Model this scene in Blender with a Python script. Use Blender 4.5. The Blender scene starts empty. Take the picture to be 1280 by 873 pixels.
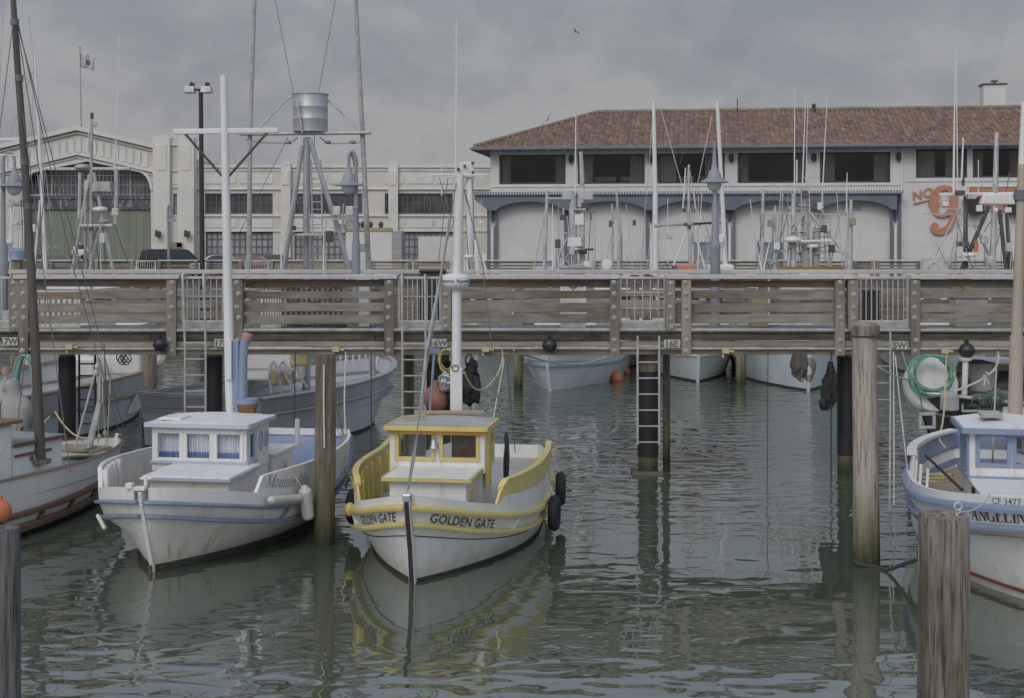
import bpy, bmesh, math, random
from mathutils import Vector, Matrix, noise

random.seed(7)
R = math.radians
sc = bpy.context.scene
COL = sc.collection
FL = 1280 * 50 / 36.0          # focal length in photo pixels
CZ = 3.85                      # eye height above the water
HY = 300.0                     # horizon row in the photo

def P(px, py, Y):
    """A point of the place at depth Y that the photo shows at (px, py)."""
    return Vector(((px - 640) * Y / FL, Y, CZ - (py - HY) * Y / FL))
def XZ(px, Y): return (px - 640) * Y / FL
def ZY(py, Y): return CZ - (py - HY) * Y / FL

WM = {}                        # world matrix of every parent
# ------------------------------------------------------------------ materials
MATS = {}
def _new(name):
    m = bpy.data.materials.new(name); m.use_nodes = True
    nt = m.node_tree
    b = nt.nodes['Principled BSDF']
    MATS[name] = m
    return m, nt, b

def paint(name, c, rough=0.5, var=0.12, scale=3.0, metal=0.0, bump=0.0, dirt=None, dirt_amt=0.0, stretch=(1, 1, 1), spec=0.5, seams=0.0, scum=None):
    m, nt, b = _new(name)
    N = nt.nodes.new; L = nt.links.new
    tc = N('ShaderNodeTexCoord'); mp = N('ShaderNodeMapping'); mp.inputs['Scale'].default_value = stretch
    L(tc.outputs['Object'], mp.inputs['Vector'])
    n1 = N('ShaderNodeTexNoise'); n1.inputs['Scale'].default_value = scale; n1.inputs['Detail'].default_value = 6; n1.inputs['Roughness'].default_value = 0.6
    L(mp.outputs[0], n1.inputs['Vector'])
    r = N('ShaderNodeValToRGB')
    lo = tuple(max(0, x * (1 - var * 1.6)) for x in c) + (1,); hi = tuple(min(1, x * (1 + var)) for x in c) + (1,)
    r.color_ramp.elements[0].position = 0.3; r.color_ramp.elements[0].color = lo
    r.color_ramp.elements[1].position = 0.7; r.color_ramp.elements[1].color = hi
    L(n1.outputs['Fac'], r.inputs['Fac'])
    out = r.outputs['Color']
    if dirt:
        n2 = N('ShaderNodeTexNoise'); n2.inputs['Scale'].default_value = scale * 2.7; n2.inputs['Detail'].default_value = 8; n2.inputs['Roughness'].default_value = 0.7
        mp2 = N('ShaderNodeMapping'); mp2.inputs['Scale'].default_value = (1.6, 1.6, 0.35); mp2.inputs['Location'].default_value = (3.1, 1.7, 0.4)
        L(tc.outputs['Object'], mp2.inputs['Vector']); L(mp2.outputs[0], n2.inputs['Vector'])
        r2 = N('ShaderNodeValToRGB'); r2.color_ramp.elements[0].position = 0.52; r2.color_ramp.elements[1].position = 0.75
        r2.color_ramp.elements[1].color = (dirt_amt,) * 3 + (1,)
        L(n2.outputs['Fac'], r2.inputs['Fac'])
        mx = N('ShaderNodeMixRGB'); mx.inputs['Color2'].default_value = tuple(dirt) + (1,)
        L(r2.outputs['Color'], mx.inputs['Fac']); L(out, mx.inputs['Color1']); out = mx.outputs['Color']
    if scum:
        gp = N('ShaderNodeNewGeometry'); sz = N('ShaderNodeSeparateXYZ'); L(gp.outputs['Position'], sz.inputs[0])
        ns = N('ShaderNodeTexNoise'); ns.inputs['Scale'].default_value = 5.0; ns.inputs['Detail'].default_value = 6; ms_ = N('ShaderNodeMapping'); ms_.inputs['Scale'].default_value = (1, 1, .25); L(gp.outputs['Position'], ms_.inputs['Vector']); L(ms_.outputs[0], ns.inputs['Vector'])
        ws = N('ShaderNodeMath'); ws.operation = 'MULTIPLY_ADD'; ws.inputs[1].default_value = 0.45; L(ns.outputs['Fac'], ws.inputs[0]); L(sz.outputs['Z'], ws.inputs[2])
        rs_ = N('ShaderNodeMapRange'); rs_.inputs['From Min'].default_value = 0.22; rs_.inputs['From Max'].default_value = 0.52; rs_.inputs['To Min'].default_value = 0.75; rs_.inputs['To Max'].default_value = 0.0; L(ws.outputs[0], rs_.inputs['Value'])
        xs_ = N('ShaderNodeMixRGB'); xs_.inputs['Color2'].default_value = tuple(scum) + (1,); L(rs_.outputs[0], xs_.inputs['Fac']); L(out, xs_.inputs['Color1']); out = xs_.outputs['Color']
    if seams:
        wv = N('ShaderNodeTexWave'); wv.bands_direction = 'Z'; wv.inputs['Scale'].default_value = seams; wv.inputs['Distortion'].default_value = 0.35; wv.inputs['Detail'].default_value = 2; wv.inputs['Detail Scale'].default_value = 0.6
        L(tc.outputs['Object'], wv.inputs['Vector'])
        rw = N('ShaderNodeValToRGB'); rw.color_ramp.elements[0].position = 0.0; rw.color_ramp.elements[0].color = (.16, .16, .16, 1); rw.color_ramp.elements[1].position = 0.045; rw.color_ramp.elements[1].color = (0, 0, 0, 1); L(wv.outputs['Fac'], rw.inputs['Fac'])
        xw = N('ShaderNodeMixRGB'); xw.inputs['Color2'].default_value = tuple(v * .55 for v in c) + (1,); L(rw.outputs['Color'], xw.inputs['Fac']); L(out, xw.inputs['Color1']); out = xw.outputs['Color']
    L(out, b.inputs['Base Color'])
    b.inputs['Roughness'].default_value = rough; b.inputs['Metallic'].default_value = metal
    b.inputs['Specular IOR Level'].default_value = spec
    if bump:
        n3 = N('ShaderNodeTexNoise'); n3.inputs['Scale'].default_value = scale * 6; n3.inputs['Detail'].default_value = 5
        L(mp.outputs[0], n3.inputs['Vector'])
        bp = N('ShaderNodeBump'); bp.inputs['Strength'].default_value = bump; bp.inputs['Distance'].default_value = 0.01
        L(n3.outputs['Fac'], bp.inputs['Height']); L(bp.outputs[0], b.inputs['Normal'])
    return m

def wood(name, c, c2, axis='X', scale=2.0, bump=0.5, algae=False, rough=0.85, grain=14.0, crack=0.0):
    """weathered timber: grain stretched along one axis, optional tide stain by height above the water."""
    m, nt, b = _new(name)
    N = nt.nodes.new; L = nt.links.new
    tc = N('ShaderNodeTexCoord'); ge = N('ShaderNodeNewGeometry'); mp = N('ShaderNodeMapping')
    s = {'X': (0.18, 1, 1), 'Y': (1, 0.18, 1), 'Z': (1, 1, 0.1)}[axis]
    mp.inputs['Scale'].default_value = s
    L(ge.outputs['Position'], mp.inputs['Vector'])
    n1 = N('ShaderNodeTexNoise'); n1.inputs['Scale'].default_value = grain; n1.inputs['Detail'].default_value = 8; n1.inputs['Roughness'].default_value = 0.65
    n0 = N('ShaderNodeTexNoise'); n0.inputs['Scale'].default_value = scale; n0.inputs['Detail'].default_value = 4
    L(mp.outputs[0], n1.inputs['Vector']); L(mp.outputs[0], n0.inputs['Vector'])
    ad = N('ShaderNodeMath'); ad.operation = 'ADD'; L(n1.outputs['Fac'], ad.inputs[0]); L(n0.outputs['Fac'], ad.inputs[1])
    r = N('ShaderNodeValToRGB'); r.color_ramp.elements[0].position = 0.40; r.color_ramp.elements[1].position = 0.60
    r.color_ramp.elements[0].color = tuple(c2) + (1,); r.color_ramp.elements[1].color = tuple(c) + (1,)
    hf = N('ShaderNodeMath'); hf.operation = 'MULTIPLY'; hf.inputs[1].default_value = 0.5
    L(ad.outputs[0], hf.inputs[0]); L(hf.outputs[0], r.inputs['Fac'])
    oi = N('ShaderNodeObjectInfo'); mv = N('ShaderNodeMapRange'); mv.inputs['To Min'].default_value = 0.78; mv.inputs['To Max'].default_value = 1.14; L(oi.outputs['Random'], mv.inputs['Value'])
    vv = N('ShaderNodeVectorMath'); vv.operation = 'SCALE'; L(r.outputs['Color'], vv.inputs[0]); L(mv.outputs[0], vv.inputs['Scale'])
    n4 = N('ShaderNodeTexNoise'); n4.inputs['Scale'].default_value = 1.7; n4.inputs['Detail'].default_value = 6; L(ge.outputs['Position'], n4.inputs['Vector'])
    r4 = N('ShaderNodeValToRGB'); r4.color_ramp.elements[0].position = 0.5; r4.color_ramp.elements[1].position = 0.72; r4.color_ramp.elements[1].color = (.55, .55, .55, 1); L(n4.outputs['Fac'], r4.inputs['Fac'])
    x4 = N('ShaderNodeMixRGB'); x4.inputs['Color2'].default_value = (c[0] * 1.02, c[1] * 1.06, c[2] * 1.16, 1); L(r4.outputs['Color'], x4.inputs['Fac']); L(vv.outputs[0], x4.inputs['Color1'])
    out = x4.outputs['Color']
    if crack:
        mc = N('ShaderNodeMapping'); mc.inputs['Scale'].default_value = {'X': (0.05, 1, 1), 'Y': (1, 0.05, 1), 'Z': (1, 1, 0.045)}[axis]; L(ge.outputs['Position'], mc.inputs['Vector'])
        nc = N('ShaderNodeTexNoise'); nc.inputs['Scale'].default_value = grain * 2.6; nc.inputs['Detail'].default_value = 5; nc.inputs['Roughness'].default_value = 0.7; L(mc.outputs[0], nc.inputs['Vector'])
        rc = N('ShaderNodeValToRGB'); rc.color_ramp.elements[0].position = 0.50; rc.color_ramp.elements[1].position = 0.66; rc.color_ramp.elements[1].color = (crack,) * 3 + (1,)
        L(nc.outputs['Fac'], rc.inputs['Fac'])
        xc = N('ShaderNodeMixRGB'); xc.inputs['Color2'].default_value = tuple(v * 0.45 for v in c2) + (1,); L(rc.outputs['Color'], xc.inputs['Fac']); L(out, xc.inputs['Color1']); out = xc.outputs['Color']
    def stain(out, z0, z1, colr, wob):
        sx = N('ShaderNodeSeparateXYZ'); L(ge.outputs['Position'], sx.inputs[0])
        w = N('ShaderNodeMath'); w.operation = 'MULTIPLY_ADD'; w.inputs[1].default_value = wob; L(n1.outputs['Fac'], w.inputs[0]); L(sx.outputs['Z'], w.inputs[2])
        mr = N('ShaderNodeMapRange'); mr.inputs['From Min'].default_value = z0; mr.inputs['From Max'].default_value = z1; mr.inputs['To Min'].default_value = 1; mr.inputs['To Max'].default_value = 0
        L(w.outputs[0], mr.inputs['Value'])
        mx = N('ShaderNodeMixRGB'); mx.inputs['Color2'].default_value = tuple(colr) + (1,)
        L(mr.outputs[0], mx.inputs['Fac']); L(out, mx.inputs['Color1'])
        return mx.outputs['Color']
    if algae:
        out = stain(out, 0.75, 1.7, (0.13, 0.125, 0.06), 1.1)
        out = stain(out, 0.42, 0.72, (0.045, 0.05, 0.03), 0.75)
    L(out, b.inputs['Base Color']); b.inputs['Roughness'].default_value = rough; b.inputs['Specular IOR Level'].default_value = 0.25
    bp = N('ShaderNodeBump'); bp.inputs['Strength'].default_value = bump; bp.inputs['Distance'].default_value = 0.012
    L(n1.outputs['Fac'], bp.inputs['Height']); L(bp.outputs[0], b.inputs['Normal'])
    return m

def glass(name, tint=(0.55, 0.58, 0.6), refl=0.16):
    m = bpy.data.materials.new(name); m.use_nodes = True
    nt = m.node_tree; nt.nodes.remove(nt.nodes['Principled BSDF'])
    N = nt.nodes.new; L = nt.links.new
    t = N('ShaderNodeBsdfTransparent'); t.inputs['Color'].default_value = tuple(tint) + (1,)
    g = N('ShaderNodeBsdfGlossy'); g.inputs['Roughness'].default_value = 0.03; g.inputs['Color'].default_value = (.9, .9, .9, 1)
    lw = N('ShaderNodeLayerWeight'); lw.inputs['Blend'].default_value = 0.35
    mr = N('ShaderNodeMapRange'); mr.inputs['To Min'].default_value = refl * 0.4; mr.inputs['To Max'].default_value = min(1, refl * 4)
    L(lw.outputs['Fresnel'], mr.inputs['Value'])
    mx = N('ShaderNodeMixShader'); L(mr.outputs[0], mx.inputs['Fac']); L(t.outputs[0], mx.inputs[1]); L(g.outputs[0], mx.inputs[2])
    L(mx.outputs[0], nt.nodes['Material Output'].inputs['Surface'])
    MATS[name] = m
    return m

# ------------------------------------------------------------------ mesh builder
class MB:
    """Collects shapes given in world coordinates (or in a frame M) and links them as ONE mesh object."""
    def __init__(s, M=None):
        s.v = []; s.f = []; s.mi = []; s.cur = 0; s.M = M
    def add(s, vs, fs):
        o = len(s.v)
        for v in vs:
            v = Vector(v); s.v.append(s.M @ v if s.M else v)
        for f in fs:
            s.f.append([i + o for i in f]); s.mi.append(s.cur)
        return s
    def box(s, c, size, rz=0.0, rot=None, top=1.0):
        hx, hy, hz = (k / 2 for k in size)
        vs = [Vector((x * hx * (top if z > 0 else 1), y * hy * (top if z > 0 else 1), z * hz)) for z in (-1, 1) for y in (-1, 1) for x in (-1, 1)]
        Mx = rot if rot is not None else Matrix.Rotation(rz, 3, 'Z')
        vs = [Mx @ v + Vector(c) for v in vs]
        return s.add(vs, [(0, 2, 3, 1), (4, 5, 7, 6), (0, 1, 5, 4), (2, 6, 7, 3), (0, 4, 6, 2), (1, 3, 7, 5)])
    def span(s, x0, x1, y0, y1, z0, z1):
        return s.box(((x0 + x1) / 2, (y0 + y1) / 2, (z0 + z1) / 2), (abs(x1 - x0), abs(y1 - y0), abs(z1 - z0)))
    def bar(s, a, b, w, h, up=(0, 0, 1)):
        a = Vector(a); b = Vector(b); d = (b - a); ln = d.length
        if ln < 1e-6: return s
        d.normalize(); u = Vector(up)
        if abs(d.dot(u)) > 0.98: u = Vector((0, 1, 0))
        x = d.cross(u).normalized(); z = x.cross(d).normalized()
        vs = []
        for p in (a, b):
            for i, j in ((-1, -1), (1, -1), (1, 1), (-1, 1)):
                vs.append(p + x * (i * w / 2) + z * (j * h / 2))
        return s.add(vs, [(0, 1, 2, 3), (7, 6, 5, 4), (0, 4, 5, 1), (1, 5, 6, 2), (2, 6, 7, 3), (3, 7, 4, 0)])
    def tube(s, pts, r, n=8, caps=True):
        pts = [Vector(p) for p in pts]
        if len(pts) < 2: return s
        rs = r if isinstance(r, (list, tuple)) else [r] * len(pts)
        vs = []; fs = []
        t0 = (pts[1] - pts[0]).normalized()
        u = Vector((0, 0, 1)) if abs(t0.z) < 0.9 else Vector((1, 0, 0))
        u = (u - t0 * u.dot(t0)).normalized()
        for i, p in enumerate(pts):
            a = pts[max(i - 1, 0)]; b = pts[min(i + 1, len(pts) - 1)]
            t = (b - a)
            t = t.normalized() if t.length > 1e-9 else t0
            u = (u - t * u.dot(t))
            u = u.normalized() if u.length > 1e-6 else t.orthogonal().normalized()
            w = t.cross(u)
            for k in range(n):
                an = 2 * math.pi * k / n
                vs.append(p + (u * math.cos(an) + w * math.sin(an)) * rs[i])
        for i in range(len(pts) - 1):
            for k in range(n):
                fs.append((i * n + k, i * n + (k + 1) % n, (i + 1) * n + (k + 1) % n, (i + 1) * n + k))
        if caps:
            fs.append(tuple(range(n - 1, -1, -1))); fs.append(tuple((len(pts) - 1) * n + k for k in range(n)))
        return s.add(vs, fs)
    def lathe(s, c, prof, n=20, rot=None, squash=(1, 1)):
        c = Vector(c); vs = []; fs = []
        for (r, z) in prof:
            for k in range(n):
                a = 2 * math.pi * k / n
                p = Vector((max(r, 1e-4) * math.cos(a) * squash[0], max(r, 1e-4) * math.sin(a) * squash[1], z))
                vs.append((rot @ p if rot is not None else p) + c)
        for i in range(len(prof) - 1):
            for k in range(n):
                fs.append((i * n + k, i * n + (k + 1) % n, (i + 1) * n + (k + 1) % n, (i + 1) * n + k))
        fs.append(tuple(range(n - 1, -1, -1))); fs.append(tuple((len(prof) - 1) * n + k for k in range(n)))
        return s.add(vs, fs)
    def ball(s, c, r, n=14, m=8, sz=1.0):
        prof = [(r * math.sin(math.pi * i / m), -r * sz * math.cos(math.pi * i / m)) for i in range(m + 1)]
        return s.lathe(c, prof, n)
    def torus(s, c, R_, r, axis=(0, 0, 1), n=24, m=8, squash=1.0):
        ax = Vector(axis).normalized(); u = ax.orthogonal().normalized(); w = ax.cross(u)
        vs = []; fs = []
        for i in range(n):
            a = 2 * math.pi * i / n; d = u * math.cos(a) + w * math.sin(a)
            for k in range(m):
                b = 2 * math.pi * k / m
                vs.append(Vector(c) + d * (R_ + r * math.cos(b)) + ax * (r * squash * math.sin(b)))
        for i in range(n):
            for k in range(m):
                fs.append((i * m + k, ((i + 1) % n) * m + k, ((i + 1) % n) * m + (k + 1) % m, i * m + (k + 1) % m))
        return s.add(vs, fs)
    def prism(s, pts, o, u, v, th):
        """2-D outline (a, b) on the plane o + a u + b v, extruded by the vector th."""
        o = Vector(o); u = Vector(u); v = Vector(v); th = Vector(th)
        n = len(pts)
        A = [o + u * a + v * b for a, b in pts]; B = [p + th for p in A]
        fs = [tuple(range(n)), tuple(range(2 * n - 1, n - 1, -1))]
        for i in range(n):
            j = (i + 1) % n
            fs.append((i, i + n, j + n, j))
        return s.add(A + B, fs)
    def grid(s, rows, closed=False):
        n = len(rows[0]); vs = [p for r in rows for p in r]; fs = []
        for i in range(len(rows) - 1):
            for k in range(n if closed else n - 1):
                fs.append((i * n + k, i * n + (k + 1) % n, (i + 1) * n + (k + 1) % n, (i + 1) * n + k))
        return s.add(vs, fs)
    def build(s, name, mats, parent=None, smooth=False, bevel=0.0, loc=None, fix=True, solid=0.0):
        if not isinstance(mats, (list, tuple)): mats = [mats]
        if parent is not None:
            inv = WM[parent.name].inverted(); vs = [inv @ v for v in s.v]
        else:
            if loc is None:
                xs = [v.x for v in s.v]; ys = [v.y for v in s.v]; zs = [v.z for v in s.v]
                loc = Vector(((min(xs) + max(xs)) / 2, (min(ys) + max(ys)) / 2, min(zs)))
            loc = Vector(loc); vs = [v - loc for v in s.v]
        me = bpy.data.meshes.new(name)
        me.from_pydata([tuple(v) for v in vs], [], s.f)
        for m in mats: me.materials.append(MATS[m] if isinstance(m, str) else m)
        me.polygons.foreach_set('material_index', s.mi)
        if fix:
            bm = bmesh.new(); bm.from_mesh(me)
            bmesh.ops.recalc_face_normals(bm, faces=bm.faces); bm.to_mesh(me); bm.free()
        if smooth:
            me.polygons.foreach_set('use_smooth', [True] * len(me.polygons))
            try: me.set_sharp_from_angle(angle=R(38))
            except Exception: pass
        me.update()
        o = bpy.data.objects.new(name, me); COL.objects.link(o)
        if parent is not None:
            o.parent = parent; WM[o.name] = WM[parent.name].copy()
        else:
            o.location = loc; WM[o.name] = Matrix.Translation(loc)
        if solid:
            md = o.modifiers.new('Solid', 'SOLIDIFY'); md.thickness = solid; md.offset = 0
        if bevel:
            md = o.modifiers.new('Bevel', 'BEVEL'); md.width = bevel; md.segments = 2; md.limit_method = 'ANGLE'; md.angle_limit = R(40)
        return o

def tag(o, label=None, cat=None, group=None, kind=None):
    if label: o['label'] = label
    if cat: o['category'] = cat
    if group: o['group'] = group
    if kind: o['kind'] = kind
    return o
def thing(name, label, cat, loc=(0, 0, 0), group=None, rz=0.0):
    o = bpy.data.objects.new(name, None); COL.objects.link(o)
    o.empty_display_size = 0.2
    o.location = loc; o.rotation_euler = (0, 0, rz)
    WM[o.name] = Matrix.Translation(Vector(loc)) @ Matrix.Rotation(rz, 4, 'Z')
    return tag(o, label, cat, group)
def dup(root, loc, rz, label, group=None, cat=None):
    r = root.copy(); COL.objects.link(r); r.location = loc; r.rotation_euler = (0, 0, rz); r['label'] = label
    if group: r['group'] = group
    for ch in list(root.children):
        c = ch.copy(); COL.objects.link(c); c.parent = r
        for g in ch.children:
            d = g.copy(); COL.objects.link(d); d.parent = c
    WM[r.name] = Matrix.Translation(Vector(loc)) @ Matrix.Rotation(rz, 4, 'Z')
    return r
def solo(mb, name, mats, label, cat, group=None, **k):
    return tag(mb.build(name, mats, **k), label, cat, group)

def smooth_pts(pts, sub=6):
    pts = [Vector(p) for p in pts]
    if len(pts) < 3: return pts
    out = []
    for i in range(len(pts) - 1):
        p0 = pts[max(i - 1, 0)]; p1 = pts[i]; p2 = pts[i + 1]; p3 = pts[min(i + 2, len(pts) - 1)]
        for k in range(sub):
            t = k / sub
            out.append(0.5 * ((2 * p1) + (p2 - p0) * t + (2 * p0 - 5 * p1 + 4 * p2 - p3) * t * t + (3 * p1 - p0 - 3 * p2 + p3) * t ** 3))
    out.append(pts[-1])
    return out
def sag(a, b, d, n=12):
    a = Vector(a); b = Vector(b)
    return [a.lerp(b, i / n) - Vector((0, 0, d * 4 * (i / n) * (1 - i / n))) for i in range(n + 1)]
def interp(ctrl, u):
    if u <= ctrl[0][0]: return ctrl[0][1]
    for (a, za), (b, zb) in zip(ctrl, ctrl[1:]):
        if u <= b:
            t = (u - a) / (b - a)
            i = ctrl.index((a, za))
            m0 = (zb - ctrl[i - 1][1]) / (b - ctrl[i - 1][0]) if i > 0 else (zb - za) / (b - a)
            m1 = (ctrl[i + 2][1] - za) / (ctrl[i + 2][0] - a) if i + 2 < len(ctrl) else (zb - za) / (b - a)
            h = b - a; t2 = t * t; t3 = t2 * t
            return (2 * t3 - 3 * t2 + 1) * za + (t3 - 2 * t2 + t) * h * m0 + (-2 * t3 + 3 * t2) * zb + (t3 - t2) * h * m1
    return ctrl[-1][1]

# ------------------------------------------------------------------ lettering
def text2d(s, size, bold=0.0, shear=0.0, spacing=1.0):
    cu = bpy.data.curves.new('tmp', 'FONT'); cu.body = s; cu.size = size; cu.offset = bold; cu.shear = shear; cu.space_character = spacing
    cu.resolution_u = 3
    ob = bpy.data.objects.new('tmp', cu); COL.objects.link(ob)
    dg = bpy.context.evaluated_depsgraph_get()
    me = bpy.data.meshes.new_from_object(ob.evaluated_get(dg))
    vs = [(v.co.x, v.co.y) for v in me.vertices]; fs = [tuple(p.vertices) for p in me.polygons]
    bpy.data.objects.remove(ob); bpy.data.curves.remove(cu); bpy.data.meshes.remove(me)
    x0 = min(v[0] for v in vs); vs = [(a - x0, b) for a, b in vs]
    return vs, fs
def put_text(mb, t, o, u, v):
    o = Vector(o); u = Vector(u); v = Vector(v)
    return mb.add([o + u * a + v * b for a, b in t[0]], t[1])

def serif2d(s, size, shear=0.0):
    """A small drawn serif alphabet (only the letters the boats need)."""
    V = []; Fc = []; x = 0.0
    def quad(*p):
        o = len(V)
        for a, b in p: V.append((x + a, b))
        Fc.append(tuple(range(o, o + len(p))))
    def vert(a, w, y0=0.0, y1=1.0, top=True, bot=True):
        quad((a, y0), (a + w, y0), (a + w, y1), (a, y1))
        if bot: quad((a - .07, y0), (a + w + .07, y0), (a + w + .07, y0 + .06), (a - .07, y0 + .06))
        if top: quad((a - .07, y1 - .06), (a + w + .07, y1 - .06), (a + w + .07, y1), (a - .07, y1))
    def diag(x0, y0, x1, y1, w): quad((x0, y0), (x0 + w, y0), (x1 + w, y1), (x1, y1))
    def ring(cx, cy, rx, ry, wt, wn, a0=0, a1=360, n=22):
        for i in range(n):
            p = R(a0 + (a1 - a0) * i / n); q = R(a0 + (a1 - a0) * (i + 1) / n)
            def o_(a): return (cx + rx * math.cos(a), cy + ry * math.sin(a))
            def i_(a): return (cx + (rx - wt) * math.cos(a), cy + (ry - wn) * math.sin(a))
            quad(o_(p), o_(q), i_(q), i_(p))
    for ch in s:
        w = .5
        if ch == 'A':
            diag(.06, 0, .36, 1, .06); diag(.56, 0, .32, 1, .15); quad((.2, .3), (.55, .3), (.55, .36), (.2, .36))
            quad((0, 0), (.22, 0), (.22, .05), (0, .05)); quad((.48, 0), (.8, 0), (.8, .05), (.48, .05)); w = .82
        elif ch == 'N':
            vert(.08, .06); vert(.62, .06, bot=False); diag(.56, 0, .08, 1, .14); w = .78
        elif ch == 'G':
            ring(.42, .5, .4, .52, .15, .06, 40, 320); vert(.6, .14, 0.02, .42, True, False); w = .86
        elif ch == 'E':
            vert(.08, .15); quad((.08, .94), (.62, .94), (.62, 1), (.08, 1)); quad((.08, 0), (.64, 0), (.64, .06), (.08, .06))
            quad((.2, .48), (.48, .48), (.48, .54), (.2, .54)); quad((.56, .78), (.62, .78), (.62, 1), (.56, 1)); quad((.58, 0), (.64, 0), (.64, .22), (.58, .22)); w = .72
        elif ch == 'L':
            vert(.08, .15); quad((.08, 0), (.62, 0), (.62, .06), (.08, .06)); quad((.56, 0), (.62, 0), (.62, .24), (.56, .24)); w = .7
        elif ch == 'I':
            vert(.1, .15); w = .36
        elif ch == 'M':
            vert(.08, .06); vert(.76, .15); diag(.4, 0.05, .08, 1, .14); diag(.42, .05, .8, 1, .06); w = 1.02
        elif ch == 'o':
            ring(.28, .33, .28, .35, .12, .05); w = .62
        elif ch == 'm':
            for a in (.06, .38, .7): vert(a, .12, 0, .62 if a < .1 else .5, a < .1, True)
            ring(.3, .45, .2, .2, .1, .06, 0, 160, 10); ring(.62, .45, .2, .2, .1, .06, 0, 160, 10); w = .98
        elif ch == 'a':
            ring(.24, .24, .24, .25, .11, .05); vert(.38, .12, 0, .5, False, True); ring(.28, .48, .22, .17, .1, .06, 0, 150, 10); w = .62
        elif ch == 'i':
            vert(.08, .12, 0, .62); quad((.08, .76), (.2, .76), (.2, .9), (.08, .9)); w = .34
        elif ch == ' ':
            w = .38
        x += w
    return [((a + shear * b) * size, b * size) for a, b in V], Fc

# ------------------------------------------------------------------ walls with real openings
def wall_holes(mb, o, u, v, n, W, H, th, holes):
    """Wall on plane o + a u + b v (0..W, 0..H), thickness th along n; holes = (a0, a1, b0, b1)."""
    o = Vector(o); u = Vector(u); v = Vector(v); n = Vector(n)
    xs = sorted({0, W, *[h[0] for h in holes], *[h[1] for h in holes]}); ys = sorted({0, H, *[h[2] for h in holes], *[h[3] for h in holes]})
    for i in range(len(xs) - 1):
        j = 0
        while j < len(ys) - 1:
            def hole(jj):
                cx = (xs[i] + xs[i + 1]) / 2; cy = (ys[jj] + ys[jj + 1]) / 2
                return any(h[0] < cx < h[1] and h[2] < cy < h[3] for h in holes)
            if hole(j): j += 1; continue
            k = j
            while k + 1 < len(ys) - 1 and not hole(k + 1): k += 1
            mb.prism([(xs[i], ys[j]), (xs[i + 1], ys[j]), (xs[i + 1], ys[k + 1]), (xs[i], ys[k + 1])], o, u, v, n * th)
            j = k + 1
    return mb
def frame_ring(mb, o, u, v, n, a0, a1, b0, b1, w, th):
    o = Vector(o); u = Vector(u); v = Vector(v); n = Vector(n)
    for q in ((a0, a1, b0, b0 + w), (a0, a1, b1 - w, b1), (a0, a0 + w, b0 + w, b1 - w), (a1 - w, a1, b0 + w, b1 - w)):
        mb.prism([(q[0], q[2]), (q[1], q[2]), (q[1], q[3]), (q[0], q[3])], o, u, v, n * th)
    return mb
def pane(mb, o, u, v, a0, a1, b0, b1):
    o = Vector(o); u = Vector(u); v = Vector(v)
    return mb.add([o + u * a + v * b for a, b in ((a0, b0), (a1, b0), (a1, b1), (a0, b1))], [(0, 1, 2, 3)])
EXPOSURE = -0.42
SUN_E = 0.55
WAVE = 0.016
CLOUD_LOC = (0.35, 0.6, 0.2)
# ================================================================== camera, sky, sun
cam = bpy.data.cameras.new('camera'); cam.lens = 50; cam.sensor_width = 36; cam.clip_end = 6000
cam.shift_y = -(436.5 - HY) / 1280
camo = bpy.data.objects.new('camera', cam); COL.objects.link(camo)
camo.location = (0, 0, CZ); camo.rotation_euler = (R(90), 0, 0); sc.camera = camo
sc.view_settings.view_transform = 'Standard'; sc.view_settings.look = 'None'; sc.view_settings.gamma = 1
sc.view_settings.use_curve_mapping = False
sc.view_settings.exposure = EXPOSURE

SUN_EL, SUN_AZ = 40.0, -156.0          # azimuth from +Y towards +X: behind the camera, to the left
w = bpy.data.worlds.new('World'); sc.world = w; w.use_nodes = True
nt = w.node_tree; N = nt.nodes.new; L = nt.links.new
bg = nt.nodes['Background']; bg.inputs['Strength'].default_value = 0.1
sky = N('ShaderNodeTexSky'); sky.sky_type = 'NISHITA'; sky.sun_disc = False
sky.sun_elevation = R(SUN_EL); sky.sun_rotation = R(SUN_AZ); sky.air_density = 1.2; sky.dust_density = 2.0
tc = N('ShaderNodeTexCoord')
sx = N('ShaderNodeSeparateXYZ'); L(tc.outputs['Generated'], sx.inputs[0])
# a flat cloud deck seen in perspective: direction / (height + bias)
hz = N('ShaderNodeMath'); hz.operation = 'MAXIMUM'; hz.inputs[1].default_value = 0.0; L(sx.outputs['Z'], hz.inputs[0])
hb = N('ShaderNodeMath'); hb.operation = 'ADD'; hb.inputs[1].default_value = 0.22; L(hz.outputs[0], hb.inputs[0])
dv = N('ShaderNodeVectorMath'); dv.operation = 'DIVIDE'
cx = N('ShaderNodeCombineXYZ'); [L(hb.outputs[0], cx.inputs[i]) for i in range(3)]
L(tc.outputs['Generated'], dv.inputs[0]); L(cx.outputs[0], dv.inputs[1])
mp = N('ShaderNodeMapping'); mp.inputs['Location'].default_value = CLOUD_LOC; mp.inputs['Scale'].default_value = (1.0, 1.0, 1.25); L(dv.outputs[0], mp.inputs['Vector'])
n1 = N('ShaderNodeTexNoise'); n1.inputs['Scale'].default_value = 3.2; n1.inputs['Detail'].default_value = 7; n1.inputs['Roughness'].default_value = 0.56; n1.inputs['Distortion'].default_value = 0.25
L(mp.outputs[0], n1.inputs['Vector'])
n2 = N('ShaderNodeTexNoise'); n2.inputs['Scale'].default_value = 6.5; n2.inputs['Detail'].default_value = 7; n2.inputs['Roughness'].default_value = 0.58; n2.inputs['Distortion'].default_value = 0.4
mq = N('ShaderNodeMapping'); mq.inputs['Scale'].default_value = (1.0, 1.0, 1.35); mq.inputs['Location'].default_value = (0.35, 0.9, 0.15); L(tc.outputs['Generated'], mq.inputs['Vector']); L(mq.outputs[0], n2.inputs['Vector'])
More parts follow.
